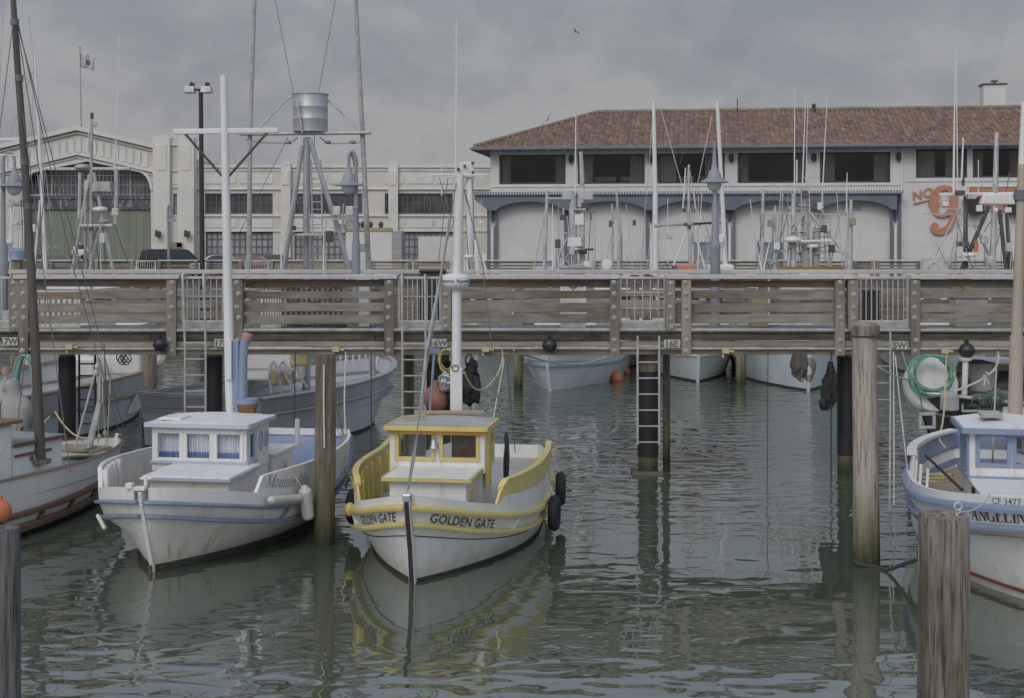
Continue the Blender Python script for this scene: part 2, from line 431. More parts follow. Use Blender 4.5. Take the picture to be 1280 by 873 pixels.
r1 = N('ShaderNodeValToRGB')
e = r1.color_ramp.elements; e[0].position = 0.42; e[0].color = (3.4, 3.54, 4.02, 1); e[1].position = 0.57; e[1].color = (4.75, 4.77, 4.9, 1)
x_ = r1.color_ramp.elements.new(0.5); x_.color = (4.0, 4.1, 4.4, 1)
ad = N('ShaderNodeMath'); ad.operation = 'MULTIPLY_ADD'; ad.inputs[1].default_value = 0.22
L(n1.outputs['Fac'], ad.inputs[0])
m2 = N('ShaderNodeMath'); m2.operation = 'MULTIPLY'; m2.inputs[1].default_value = 0.78; L(n2.outputs['Fac'], m2.inputs[0]); L(m2.outputs[0], ad.inputs[2])
L(ad.outputs[0], r1.inputs['Fac'])
# thin cloud overhead lets some blue through
mr = N('ShaderNodeMapRange'); mr.inputs['From Min'].default_value = 0.10; mr.inputs['From Max'].default_value = 0.34; mr.inputs['To Min'].default_value = 0.04; mr.inputs['To Max'].default_value = 0.5
L(hz.outputs[0], mr.inputs['Value'])
mx = N('ShaderNodeMixRGB'); L(mr.outputs[0], mx.inputs['Fac']); L(r1.outputs['Color'], mx.inputs['Color1']); L(sky.outputs['Color'], mx.inputs['Color2'])
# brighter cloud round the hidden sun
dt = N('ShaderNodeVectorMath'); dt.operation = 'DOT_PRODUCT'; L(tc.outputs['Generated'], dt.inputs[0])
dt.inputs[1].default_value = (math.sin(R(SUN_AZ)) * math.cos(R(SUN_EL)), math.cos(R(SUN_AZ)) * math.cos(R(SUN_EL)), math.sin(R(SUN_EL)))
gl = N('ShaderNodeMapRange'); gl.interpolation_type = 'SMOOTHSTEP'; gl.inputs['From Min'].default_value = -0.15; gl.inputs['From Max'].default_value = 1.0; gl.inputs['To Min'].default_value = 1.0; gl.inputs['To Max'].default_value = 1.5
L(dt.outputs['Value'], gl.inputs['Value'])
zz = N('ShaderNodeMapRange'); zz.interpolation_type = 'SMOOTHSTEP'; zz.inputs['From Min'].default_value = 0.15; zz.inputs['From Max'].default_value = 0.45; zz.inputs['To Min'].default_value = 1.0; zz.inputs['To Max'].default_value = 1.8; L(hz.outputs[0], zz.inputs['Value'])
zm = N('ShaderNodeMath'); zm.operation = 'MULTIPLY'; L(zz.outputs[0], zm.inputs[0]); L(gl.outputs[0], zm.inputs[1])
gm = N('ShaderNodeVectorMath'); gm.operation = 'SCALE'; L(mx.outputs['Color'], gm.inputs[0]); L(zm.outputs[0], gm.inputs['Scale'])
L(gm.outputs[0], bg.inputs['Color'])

sl = bpy.data.lights.new('sun', 'SUN'); sl.energy = SUN_E; sl.angle = R(12); sl.color = (1.0, 0.96, 0.9)
so = bpy.data.objects.new('sun', sl); COL.objects.link(so)
d = Vector((math.sin(R(SUN_AZ)) * math.cos(R(SUN_EL)), math.cos(R(SUN_AZ)) * math.cos(R(SUN_EL)), math.sin(R(SUN_EL))))
so.rotation_euler = d.to_track_quat('Z', 'Y').to_euler(); so.location = d * 60

# ================================================================== materials of the setting
def water_mat():
    m, nt, b = _new('water')
    N = nt.nodes.new; L = nt.links.new
    g = N('ShaderNodeNewGeometry')
    b.inputs['Base Color'].default_value = (0.066, 0.084, 0.058, 1)
    b.inputs['Roughness'].default_value = 0.025; b.inputs['IOR'].default_value = 3.0
    def nz(scale, sc3, det, dist, loc=(0, 0, 0)):
        mp = N('ShaderNodeMapping'); mp.inputs['Scale'].default_value = sc3; mp.inputs['Location'].default_value = loc
        L(g.outputs['Position'], mp.inputs['Vector'])
        n = N('ShaderNodeTexNoise'); n.inputs['Scale'].default_value = scale; n.inputs['Detail'].default_value = det; n.inputs['Distortion'].default_value = dist; n.inputs['Roughness'].default_value = 0.45
        L(mp.outputs[0], n.inputs['Vector']); return n.outputs['Fac']
    big = nz(0.22, (1, 0.8, 1), 1, 0.3)          # slow patches of calm and ruffled water
    mid = nz(0.55, (0.8, 1.15, 1), 0.6, 0.9, (4, 2, 0))
    sm = nz(2.5, (0.75, 1.3, 1), 0.5, 0.8, (1, 7, 0))
    mr = N('ShaderNodeMapRange'); mr.inputs['From Min'].default_value = 0.44; mr.inputs['From Max'].default_value = 0.60; mr.inputs['To Min'].default_value = 0.06; mr.inputs['To Max'].default_value = 1.0
    L(big, mr.inputs['Value'])
    sy = N('ShaderNodeSeparateXYZ'); L(g.outputs['Position'], sy.inputs[0])
    far = N('ShaderNodeMapRange'); far.interpolation_type = 'SMOOTHSTEP'; far.inputs['From Min'].default_value = 17.0; far.inputs['From Max'].default_value = 21.0; far.inputs['To Min'].default_value = 0.0; far.inputs['To Max'].default_value = 1.4; L(sy.outputs['Y'], far.inputs['Value'])
    nea = N('ShaderNodeMapRange'); nea.interpolation_type = 'SMOOTHSTEP'; nea.inputs['From Min'].default_value = 12.6; nea.inputs['From Max'].default_value = 14.0; nea.inputs['To Min'].default_value = 1.15; nea.inputs['To Max'].default_value = 0.0; L(sy.outputs['Y'], nea.inputs['Value'])
    mxo = N('ShaderNodeMath'); mxo.operation = 'MAXIMUM'; L(mr.outputs[0], mxo.inputs[0]); L(nea.outputs[0], mxo.inputs[1])
    mxm = N('ShaderNodeMath'); mxm.operation = 'MAXIMUM'; L(mxo.outputs[0], mxm.inputs[0]); L(far.outputs[0], mxm.inputs[1])
    ruf = N('ShaderNodeMath'); ruf.operation = 'MULTIPLY'; L(sm, ruf.inputs[0]); L(mxm.outputs[0], ruf.inputs[1])
    ad = N('ShaderNodeMath'); ad.operation = 'ADD'; L(mid, ad.inputs[0]); L(ruf.outputs[0], ad.inputs[1])
    bp = N('ShaderNodeBump'); bp.inputs['Strength'].default_value = 1.0; bp.inputs['Distance'].default_value = WAVE
    L(ad.outputs[0], bp.inputs['Height']); L(bp.outputs[0], b.inputs['Normal'])
water_mat()
paint('asphalt', (0.075, 0.075, 0.078), 0.9, 0.2, 0.6)
paint('concrete', (0.33, 0.32, 0.30), 0.9, 0.2, 0.8, bump=0.3, dirt=(0.1, 0.1, 0.09), dirt_amt=0.6)
paint('quay', (0.16, 0.155, 0.14), 0.95, 0.3, 0.7, dirt=(0.05, 0.06, 0.04), dirt_amt=0.8)

m = MB(); m.add([(-400, -120, 0), (400, -120, 0), (400, 60, 0), (-400, 60, 0)], [(0, 1, 2, 3)])
wo = m.build('water', 'water', loc=(0, 0, 0)); wo['kind'] = 'structure'
QY = 56.0; QZ = 1.5
m = MB(); m.add([(-1500, QY + 0.4, QZ), (1500, QY + 0.4, QZ), (1500, 4000, QZ), (-1500, 4000, QZ)], [(0, 1, 2, 3)])
m.build('wharf_ground', 'asphalt', loc=(0, 200, QZ))['kind'] = 'structure'
m = MB(); m.span(-420, 420, QY, QY + 0.395, -1, QZ + 0.12)
tag(m.build('quay_wall', 'quay', bevel=0.02), 'grey concrete quay wall at the far side of the basin under the wharf fence', 'quay wall')['kind'] = 'structure'
m = MB(); m.span(-420, 420, QY + 6, QY + 9, QZ + 0.004, QZ + 0.12)
m.build('pavement', 'concrete', bevel=0.02)['kind'] = 'structure'
# ================================================================== the near pier
Y0 = 23.15                      # front face of the pier
PX = lambda px: XZ(px, Y0)
PZ = lambda py: ZY(py, Y0)
DECK = PZ(417)
wood('fence_wood', (0.335, 0.302, 0.258), (0.165, 0.14, 0.11), 'X', 1.6, 0.6)
wood('fence_wood_dark', (0.25, 0.20, 0.155), (0.13, 0.10, 0.08), 'X', 1.6, 0.6)
wood('fence_post', (0.31, 0.275, 0.23), (0.16, 0.135, 0.11), 'Z', 1.6, 0.6)
wood('fascia', (0.40, 0.35, 0.28), (0.24, 0.20, 0.16), 'X', 1.2, 0.5)
wood('mossy_beam', (0.15, 0.135, 0.10), (0.05, 0.045, 0.033), 'X', 3.0, 0.9, grain=9)
wood('deck_board', (0.33, 0.32, 0.30), (0.2, 0.19, 0.17), 'Y', 1.5, 0.5)
paint('cap_paint', (0.54, 0.53, 0.505), 0.8, 0.14, 1.2, dirt=(0.28, 0.26, 0.23), dirt_amt=0.7, stretch=(0.3, 1, 1))
paint('galv', (0.54, 0.54, 0.53), 0.5, 0.18, 5, metal=0.35, dirt=(0.25, 0.2, 0.16), dirt_amt=0.4)
paint('galv_dull', (0.42, 0.42, 0.41), 0.7, 0.2, 6, metal=0.15, dirt=(0.22, 0.18, 0.14), dirt_amt=0.5)
paint('bolt', (0.40, 0.39, 0.37), 0.55, 0.15, 9, metal=0.3)
paint('black_wrap', (0.022, 0.022, 0.023), 0.5, 0.3, 2, dirt=(0.05, 0.05, 0.045), dirt_amt=0.6)
paint('black_rubber', (0.02, 0.02, 0.021), 0.7, 0.2, 4)
paint('sign_white', (0.52, 0.52, 0.50), 0.7, 0.08, 4, dirt=(0.4, 0.38, 0.33), dirt_amt=0.5)
paint('letter_black', (0.03, 0.03, 0.032), 0.6, 0.1, 4)
paint('letter_worn', (0.16, 0.16, 0.16), 0.7, 0.3, 9, dirt=(0.4, 0.4, 0.38), dirt_amt=0.35)
paint('outlet_cream', (0.52, 0.45, 0.27), 0.6, 0.15, 6)
paint('rope_white', (0.58, 0.57, 0.52), 0.9, 0.15, 20)
paint('rope_tan', (0.50, 0.44, 0.28), 0.9, 0.15, 20)
paint('rope_dark', (0.06, 0.06, 0.06), 0.9, 0.2, 20)
wood('pile_pale', (0.38, 0.35, 0.295), (0.13, 0.112, 0.09), 'Z', 2.0, 1.0, algae=True, grain=16, crack=.85)
wood('pile_brown', (0.36, 0.315, 0.235), (0.15, 0.125, 0.09), 'Z', 2.0, 0.9, algae=True, grain=16, crack=.7)
wood('pile_grey', (0.30, 0.265, 0.22), (0.095, 0.077, 0.06), 'Z', 3.0, 1.0, algae=False, grain=24, crack=.9)
wood('pile_dark', (0.17, 0.165, 0.165), (0.055, 0.053, 0.053), 'Z', 2.5, 0.9, grain=20, crack=.8)

XL, XR = -26.0, 26.0
pier = thing('pier', 'long timber pier on dark pilings crossing the basin behind the moored boats', 'pier', (0, Y0 + 1.4, 0))
m = MB()
x = XL; k = 0
while x < XR:
    m.span(x, x + 0.19, Y0 + 0.0, Y0 + 2.3, DECK - 0.06 + random.uniform(-.004, .004), DECK); x += 0.2
m.build('deck', 'deck_board', pier, bevel=0.004)
def seg_beam(name, mat, y0, y1, z0, z1, cuts, wob=0.006):
    m = MB(); c = [XL] + cuts + [XR]
    for a, b in zip(c, c[1:]):
        dz = random.uniform(-wob, wob); dy = random.uniform(-wob, wob)
        m.span(a + .004, b - .004, y0 + dy, y1 + dy, z0 + dz, z1 + dz)
    return m.build(name, mat, pier, bevel=0.008)
seg_beam('curb', 'deck_board', Y0 - 0.02, Y0 + 0.16, DECK + 0.003, DECK + 0.085, [PX(v) for v in (90, 225, 285, 420, 497, 555, 690, 773, 832, 960, 1070, 1136, 1240)])
seg_beam('mossy_beam', 'mossy_beam', Y0 - 0.05, Y0 + 0.25, PZ(425.5), PZ(417.5), [PX(v) for v in (-120, 190, 470, 770, 1060)])
seg_beam('upper_fascia', 'fascia', Y0 - 0.03, Y0 + 0.05, PZ(434), PZ(426.5), [PX(v) for v in (-60, 218, 490, 768, 1050)])
seg_beam('lower_fascia', 'fascia', Y0 - 0.03, Y0 + 0.05, PZ(443.3), PZ(437.2), [PX(v) for v in (-100, 216, 489, 769, 1047)])
seg_beam('rear_fascia', 'fascia', Y0 + 2.2, Y0 + 2.26, PZ(427), PZ(417), [PX(v) for v in (-40, 300, 640, 1000)])
m = MB()
for px in range(-300, 1600, 90):
    m.span(PX(px), PX(px) + 0.1, Y0 + 0.26, Y0 + 2.19, PZ(427), DECK - 0.065)
m.build('joist', 'mossy_beam', pier)
for i, (z, r) in enumerate(((PZ(435.6), 0.022), (PZ(412.5), 0.026))):
    m = MB(); m.tube([(XL, Y0 - 0.075, z), (-9, Y0 - 0.078, z - .008), (0.0, Y0 - 0.075, z + .004), (9, Y0 - 0.077, z - .005), (XR, Y0 - 0.075, z)], r, 8)
    m.build('conduit_pipe', 'galv_dull', pier, smooth=True)

# ---------------------------------------------------------------- fences of the pier
PLANKS = [(350.5, 359, 1), (364.5, 374, 0), (379.5, 390.5, 0), (393.5, 404.5, 0)]
def post_mb(m, px, tall, Yf, bolts=True, side=-1, w=0.155):
    x = XZ(px, Y0); z0 = PZ(444) if tall else PZ(413); z1 = PZ(348.3)
    m.cur = 0
    m.span(x - w / 2, x + w / 2, Yf - 0.12 if side < 0 else Yf + 0.02, Yf - 0.002 if side < 0 else Yf + 0.12, z0, z1)
    if bolts:
        m.cur = 1
        for py in ((353, 367, 384, 397, 425, 438) if tall else (354, 368, 384, 398, 408)):
            rot = Matrix.Rotation(R(90), 3, 'X')
            dx = random.uniform(-.02, .02)
            yb = Yf - 0.122 if side < 0 else Yf + 0.122
            m.lathe((x + dx, yb, PZ(py)), [(0.001, 0.026), (0.02, 0.024), (0.024, 0.01), (0.042, 0.009), (0.044, 0.0)], 10, rot=rot)
        m.cur = 0
def fence(label, px0, px1, posts, Yf, short=(), cap=True, rear=False, seed=0, capx=None, dz=0.0, capdz=0.0):
    rnd = random.Random(seed)
    t = thing('plank_fence', label, 'fence', (XZ((px0 + px1) / 2, Y0), Yf, DECK), 'plank fence panels of the pier')
    for a, b, dark in PLANKS:
        m = MB(); j = rnd.uniform(-.008, .008)
        zc_ = (PZ(a) + PZ(b)) / 2 + dz; m.bar((PX(px0) + rnd.uniform(-.04, .03), Yf + .03, zc_ + rnd.uniform(-.014, .014)), (PX(px1) + rnd.uniform(-.01, .02), Yf + .03, zc_ + rnd.uniform(-.014, .014)), .05, (PZ(a) - PZ(b)) * rnd.uniform(.93, 1.03))
        m.build('plank', 'fence_wood_dark' if dark else 'fence_wood', t, bevel=0.007)
    for p in posts:
        m = MB(); post_mb(m, p, True, Yf, side=1 if rear else -1); m.build('post', ['fence_post', 'bolt'], t, bevel=0.008)
    for p in short:
        m = MB(); post_mb(m, p, False, Yf, side=1 if rear else -1); m.build('post', ['fence_post', 'bolt'], t, bevel=0.008)
    if cap:
        c0, c1 = capx or (px0 - 6, px1 + 8)
        m = MB(); m.span(PX(c0), PX(c1), Yf - 0.15, Yf + 0.2, PZ(348.6) + capdz, PZ(343.6) + capdz)
        m.build('cap_rail', 'cap_paint', t, bevel=0.006)
    return t
fence('weathered plank fence panel between the 17W sign and the gate beside the 17E sign', 36, 210, (32, 216), Y0, short=(20,), seed=1, capx=(20, 226))
fence('plank fence panel behind the white boat mast with the crossbar, beside the 17E sign', 305, 481, (299, 487), Y0, seed=2, capx=(288, 497))
fence('plank fence panel to the right of the round radar dome, a black ball below it', 563, 762, (768,), Y0, short=(558,), seed=3, capx=(553, 773))
fence('plank fence panel right of the 16E sign, ending behind the tall pale piling', 842, 1060, (857, 1048), Y0, short=(837, 1064), seed=4, capx=(832, 1070))
fence('plank fence panel above the coiled green hose at the far right of the pier', 1148, 1420, (1142, 1426), Y0, seed=5, capx=(1136, 1440))
fence('plank fence panel left of the 17W sign at the edge of the picture', -210, -60, (-66, -204), Y0, seed=6, capx=(-220, -50))
YR = Y0 + 2.1
for i, (a, b, lab) in enumerate(((-300, 40, 'rear plank fence of the pier seen through the bars beside the 17W sign'), (44, 330, 'rear plank fence of the pier seen through the gate left of the white crossbar mast'),
        (334, 640, 'rear plank fence of the pier seen through the gate above the 16W sign'), (644, 960, 'rear plank fence of the pier seen through the gate above the dark ladder piling'),
        (964, 1440, 'rear plank fence of the pier seen through the gate above the 15W sign'))):
    s = YR / Y0
    q = lambda v: 640 + (v - 640) * s
    fence(lab, q(a), q(b), (), YR, short=(q(a) + 6, (q(a) + q(b)) / 2 - 9, (q(a) + q(b)) / 2 + 9, q(b) - 6), rear=True, seed=20 + i, dz=-0.035, capdz=0.035, capx=(q(a) - 2.1, q(b) + 2.1))

# ---------------------------------------------------------------- gates of bars
def gate(label, px0, px1, n, fr=0.04, top=346, bot=404, plate=True, mid=None):
    t = thing('bar_gate', label, 'gate', (XZ((px0 + px1) / 2, Y0), Y0, DECK), 'metal bar gates above the ladders')
    x0, x1 = PX(px0), PX(px1); y = Y0 + 0.02
    m = MB(); frame_ring(m, (0, y, 0), (1, 0, 0), (0, 0, 1), (0, 1, 0), x0, x1, PZ(bot), PZ(top), fr, 0.04)
    m.build('frame', 'galv', t, bevel=0.005)
    m = MB()
    for i in range(1, n + 1):
        x = x0 + (x1 - x0) * i / (n + 1)
        m.tube([(x, y + 0.02, PZ(bot) + fr), (x, y + 0.02, PZ(top) - fr)], 0.011, 6)
    for py in (mid or ()):
        m.tube([(x0 + fr, y + 0.035, PZ(py)), (x1 - fr, y + 0.035, PZ(py))], 0.012, 6)
    m.build('bars', 'galv', t, smooth=True)
    if plate:
        m = MB(); m.span(x0, x1, y + 0.003, y + 0.012, PZ(416), PZ(bot + .2)); m.build('kick_plate', 'galv_dull', t, bevel=0.002)
    return t
gate('metal bar gate above the 17W sign at the left edge, white bucket behind it', -46, 13, 4)
gate('metal bar gate left of the white crossbar mast, aluminium ladder hanging from it', 226, 285, 7, mid=(371,))
gate('metal bar gate left of the radar dome, ladder below it', 497, 552, 8, mid=(371,))
gate('square meshed bar gate above the ladder on the dark round piling', 774, 833, 5, mid=(366, 386))
gate('wide metal bar gate behind the top of the tall pale piling', 1070, 1137, 9, mid=())

# ---------------------------------------------------------------- ladders
def ladder(label, pxa, pxb, top, bot, rungs, Y=Y0 - 0.2, mat='galv', hoop=True, lean=0.0, lower=None):
    t = thing('ladder', label, 'ladder', (XZ((pxa + pxb) / 2, Y), Y, ZY(bot, Y)), 'ladders down from the pier')
    for px in (pxa, pxb):
        pts = []
        if hoop: pts += [(XZ(px - 4 * lean, Y), Y + 0.35, ZY(top + 9, Y)), (XZ(px - 4 * lean, Y), Y + 0.25, ZY(top + 1, Y)), (XZ(px - 4 * lean, Y), Y + 0.06, ZY(top, Y)), (XZ(px - 2.5 * lean, Y), Y, ZY(top + 12, Y))]
        else: pts += [(XZ(px, Y), Y, ZY(top, Y))]
        pts += [(XZ(px, Y), Y, ZY((top + bot) / 2, Y)), (XZ(px, Y), Y, ZY(bot, Y))]
        m = MB(); m.tube(smooth_pts(pts, 4), 0.018, 8); m.build('rail', mat, t, smooth=True)
    for py in rungs: m = MB(); m.tube([(XZ(pxa, Y), Y, ZY(py, Y)), (XZ(pxb, Y), Y, ZY(py, Y))], 0.013, 6); m.build('rung', mat, t, smooth=True)
    return t
ladder('aluminium ladder hanging from the pier left of the white crossbar mast', 231, 257, 344, 520, range(429, 520, 20), lean=1)
ladder('aluminium ladder below the bar gate left of the 16W sign', 503, 532, 345, 528, range(430, 528, 20), lean=0.3)
ladder('ladder standing against the dark round piling in open water', 797, 824, 420, 556, range(433, 556, 20), hoop=False)
ladder('grey ladder just right of the tall pale piling, below the 15W sign', 1088, 1113, 412, 540, range(437, 520, 21), hoop=False, mat='galv_dull')

# ---------------------------------------------------------------- pilings
def piling(label, px, w, top, mat, Y, head=None, group='pilings', extra=None, bottom=-1.5, lean=0.0, rough=0.07, seed=0):
    rnd = random.Random(seed)
    x = XZ(px, Y); r = w * Y / FL / 2; z1 = ZY(top, Y)
    prof = []; n = 56
    for i in range(n + 1):
        z = bottom + (z1 - bottom) * i / n
        prof.append((r * (1.04 - 0.06 * i / n), z))
    prof.append((r * 0.93, z1 + 0.012)); prof.append((r * .4, z1 + .02 - r * .12)); prof.append((0, z1 - r * .1))
    m = MB(); m.lathe((x, Y, 0), prof, 56)
    # fluted, checked surface
    for i, v in enumerate(m.v):
        a = math.atan2(v.y - Y, v.x - x); k = 1 + rough * (1.2 * noise.noise(Vector((math.cos(a) * 1.6, math.sin(a) * 1.6, v.z * 0.7 + seed))) - 1.5 * max(0, noise.noise(Vector((math.cos(a) * 7, math.sin(a) * 7, v.z * 0.8 + seed * 2))) - .12) - (.9 * max(0, noise.noise(Vector((math.cos(a) * 3, math.sin(a) * 3, seed)))) if v.z > z1 - .05 else 0))
        m.v[i] = Vector((x + (v.x - x) * k + lean * (v.z - 1), Y + (v.y - Y) * k, v.z))
    o = m.build('piling', mat, smooth=True, loc=(x, Y, 0))
    return tag(o, label, 'piling', group)
piling('brown wooden piling with green foot at the stern of the white and blue boat', 406, 26, 443, 'pile_brown', 18.0, seed=3, lean=.006, group='free-standing pilings')
pp = piling('tall pale piling standing in the water right of the middle, rope round its foot', 1082, 32, 405, 'pile_pale', 16.9, seed=4, lean=-.008, group='free-standing pilings')
piling('thick grey weathered piling in front of the blue trimmed boat', 1180, 64, 646, 'pile_grey', 8.2, seed=5, rough=0.09, group='free-standing pilings')
piling('dark grey piling at the lower left corner of the picture', 6, 38, 662, 'pile_dark', 8.6, seed=6, group='free-standing pilings')
piling('yellowish wooden piling behind the pier by the grey boat hulls', 187, 19, 437, 'pile_brown', 29.0, seed=7, group='free-standing pilings')
piling('slim wooden piling behind the pier left of the 16W ladder', 511, 13, 440, 'pile_brown', 25.6, seed=8, group='free-standing pilings')
piling('slim wooden brace pile just right of the dark ladder piling', 833, 9, 437, 'pile_brown', 24.6, seed=9, group='free-standing pilings')
piling('slim grey piling far back under the pier, just left of the blue railed bow', 648, 12, 437, 'pile_pale', 37.0, seed=10, group='free-standing pilings')
piling('slim grey piling far back under the pier, left of the dark cable bundle', 926, 13, 437, 'pile_pale', 38.0, seed=11, group='free-standing pilings')
def wrapped(label, px, w, top, collar, Y):
    x = XZ(px, Y); r = w * Y / FL / 2
    t = thing('wrapped_piling', label, 'piling', (x, Y, 0), 'black wrapped pilings under the pier')
    m = MB(); m.lathe((x, Y, 0), [(r, 0.28), (r, 0.8), (r * 1.0, 1.2), (r, ZY(top, Y))], 26); m.build('wrap', 'black_wrap', t, smooth=True)
    m = MB(); m.lathe((x, Y, 0), [(r * .95, -1.5), (r * .98, 0.0), (r * .93, 0.3), (r * .9, 1.0), (r * .9, PZ(442))], 22); m.build('timber', 'pile_brown', t, smooth=True)
    if collar:
        m = MB(); m.span(x - r - .1, x + r + .06, Y - r - .05, Y - r + .01, -0.02, 0.05); m.span(x - r - .1, x - r, Y - r + .011, Y + r, -0.02, 0.05); m.build('collar', 'mossy_beam', t, bevel=0.005)
    return t
ladder('black ladder under the pier just right of the left black piling', 99, 119, 441, 545, range(455, 540, 15), Y=Y0 + .75, hoop=False, mat='rope_dark')
for px in (84, 268, 547, 810, 1058, -120, 1340):
    m = MB(); m.span(PX(px) - .2, PX(px) + .2, Y0 + .27, Y0 + 1.6, PZ(443), PZ(436)); m.build('pile_cap', 'mossy_beam', pier, bevel=.01)
wrapped('black wrapped piling under the pier behind the boat with brown rails', 84, 21, 446, False, Y0 + 0.5)
wrapped('black wrapped piling under the pier behind the white and blue cabin', 268, 20, 446, False, Y0 + 0.5)
wrapped('black wrapped piling behind the yellow cabin boat mast', 547, 33, 452, False, Y0 + 0.5)
wrapped('black wrapped piling in open water carrying the ladder below the meshed gate', 810, 26, 464, True, Y0 + 0.35)
wrapped('black wrapped piling beside the tall pale piling, net bag hanging by it', 1058, 23, 446, False, Y0 + 0.5)
for i, (px, lab) in enumerate(((380, 'hidden'),)): pass

# rope tied round the tall pale pile head, an iron hoop, an eye bolt on the thick grey pile
m = MB(); m.lathe((XZ(1082, 16.9), 16.9, ZY(419, 16.9)), [(0.15, 0), (0.162, 0.02), (0.165, 0.11), (0.15, 0.125)], 22)
m.build('head_band', 'pile_pale', pp, smooth=True)
m = MB(); m.torus((XZ(1082, 16.9), 16.9, ZY(420, 16.9)), 0.163, 0.012, (0, 0, 1), 24, 6)
m.build('iron_hoop', 'rope_dark', pp, smooth=True)
Yg = 8.2
t = thing('eye_bolt', 'galvanised eye bolt with a ring on top of the thick grey piling', 'eye bolt', P(1198, 640, Yg))
m = MB(); m.torus(P(1197.5, 633.5, Yg), 0.021, 0.008, (0, 1, 0), 20, 8); m.build('ring', 'galv', t, smooth=True)
m = MB(); m.tube([P(1196, 652, Yg), P(1196, 640, Yg)], 0.009, 8); m.lathe(P(1196, 649, Yg), [(0.02, 0), (0.02, .01)], 8); m.build('shank', 'galv', t, smooth=True)

# ---------------------------------------------------------------- berth number signs
def berth(txt, px, py, w=20, label=''):
    Y = Y0 - 0.16
    t = thing('berth_sign', label, 'sign', P(px, py + 6, Y), 'berth number signs on the pier')
    m = MB(); x0 = XZ(px - w / 2, Y); x1 = XZ(px + w / 2, Y); m.span(x0, x1, Y, Y + 0.02, ZY(py + 5, Y), ZY(py - 5, Y)); m.build('board', 'sign_white', t, bevel=0.003)
    tx = text2d(txt, 0.14, 0.006); wd = max(a for a, b in tx[0])
    m = MB(); put_text(m, tx, (XZ(px, Y) - wd / 2, Y - 0.004, ZY(py + 3.6, Y)), (1, 0, 0), (0, 0, 1)); m.build('lettering', 'letter_worn', t)
berth('17W', 12, 427, 20, 'small white board reading 17W at the left end of the pier')
berth('17E', 277, 429, 18, 'small white board reading 17E beside the white crossbar mast')
berth('16W', 549, 429, 20, 'small white board reading 16W above the black piling')
berth('16E', 840, 430, 20, 'small white board reading 16E right of the meshed gate')
berth('15W', 1123, 432, 22, 'small white board reading 15W right of the tall pale piling')

# ---------------------------------------------------------------- small fittings along the pier
def outlet(px, py, label):
    Y = Y0 - 0.12
    t = thing('outlet_box', label, 'outlet box', P(px, py + 4, Y), 'cream outlet boxes along the pier')
    m = MB(); m.box(P(px, py, Y), (0.12, 0.1, 0.085)); m.build('box', 'outlet_cream', t, bevel=0.012)
    m = MB(); m.tube([P(px + 4, py, Y), P(px + 10, py + 1, Y)], 0.022, 8); m.tube([P(px - 3, py + 3, Y), P(px - 3, py + 8, Y)], 0.018, 8); m.build('spout', 'outlet_cream', t, smooth=True)
outlet(87, 434, 'cream outlet box on the pier above the black piling at the left')
outlet(420, 437, 'cream outlet box on the pier just right of the brown piling top')
outlet(607, 437, 'cream outlet box on the pier right of the yellow boat mast')
outlet(907, 439, 'cream outlet box on the pier right of the 16E sign')
outlet(1181, 439, 'cream outlet box on the pier above the green hose coil')
paint('float_black', (0.035, 0.036, 0.04), 0.35, 0.15, 5)
def bfloat(px, py, r, Y, label, post=False):
    t = thing('ball_float', label, 'float', P(px, py, Y), 'black ball floats at the pier')
    c = P(px, py, Y); m = MB(); prof = [(r * math.sin(math.pi * i / 12), -r * math.cos(math.pi * i / 12)) for i in range(13)]
    m.lathe(c, prof, 28)
    for i, v in enumerate(m.v):
        dz = v.z - c.z
        if abs(dz) < r * .85:
            a = math.atan2(v.y - c.y, v.x - c.x); k = 1 + 0.018 * math.cos(14 * a)
            m.v[i] = Vector((c.x + (v.x - c.x) * k, c.y + (v.y - c.y) * k, v.z))
    m.build('ball', 'float_black', t, smooth=True)
    m = MB(); m.lathe(c, [(r * 1.015, -.018), (r * 1.03, -.015), (r * 1.03, .015), (r * 1.015, .018)], 28); m.lathe(c + Vector((0, 0, r * .97)), [(0.03, 0), (0.03, .05), (.02, .055)], 10)
    m.build('seam', 'black_rubber', t, smooth=True)
    m = MB(); m.tube([c + Vector((0, 0, r)), (c.x, Y0 - .06, PZ(424))], 0.008, 6); m.build('cord', 'rope_dark', t)
bfloat(200, 431, 0.112, Y0 - .2, 'ribbed black ball float hung at the pier above the grey boat bow')
bfloat(687, 432, 0.115, Y0 - .2, 'round black ball float hung at the pier over the open water')

# lamps on the pier (rear edge)
paint('lamp_blue', (0.27, 0.285, 0.315), 0.5, 0.1, 3, dirt=(0.2, 0.2, 0.2), dirt_amt=0.3)
paint('lamp_glass', (0.55, 0.56, 0.57), 0.25, 0.06, 3)
def bell(t, c, s=1.0):
    c = Vector(c)
    m = MB(); m.lathe(c, [(0.262 * s, 0.0), (0.262 * s, 0.008), (0.13 * s, 0.075 * s), (0.115 * s, 0.13 * s), (0.095 * s, 0.2 * s), (0.06 * s, 0.235 * s), (0.045 * s, 0.3 * s), (0.025 * s, 0.36 * s)], 28); m.build('shade', 'lamp_blue', t, smooth=True)
    m = MB(); pr = [(0.135 * s * math.cos(R(a)), -0.16 * s * math.sin(R(a))) for a in range(90, -1, -10)]; m.lathe(c + Vector((0, 0, -0.002)), pr, 24); m.build('globe', 'lamp_glass', t, smooth=True)
YL = Y0 + 1.95
t = thing('crook_lamp', 'blue grey lamp with a bell shade on a curved crook post, left of middle', 'street lamp', (XZ(445, YL), YL, DECK))
x = XZ(445, YL)
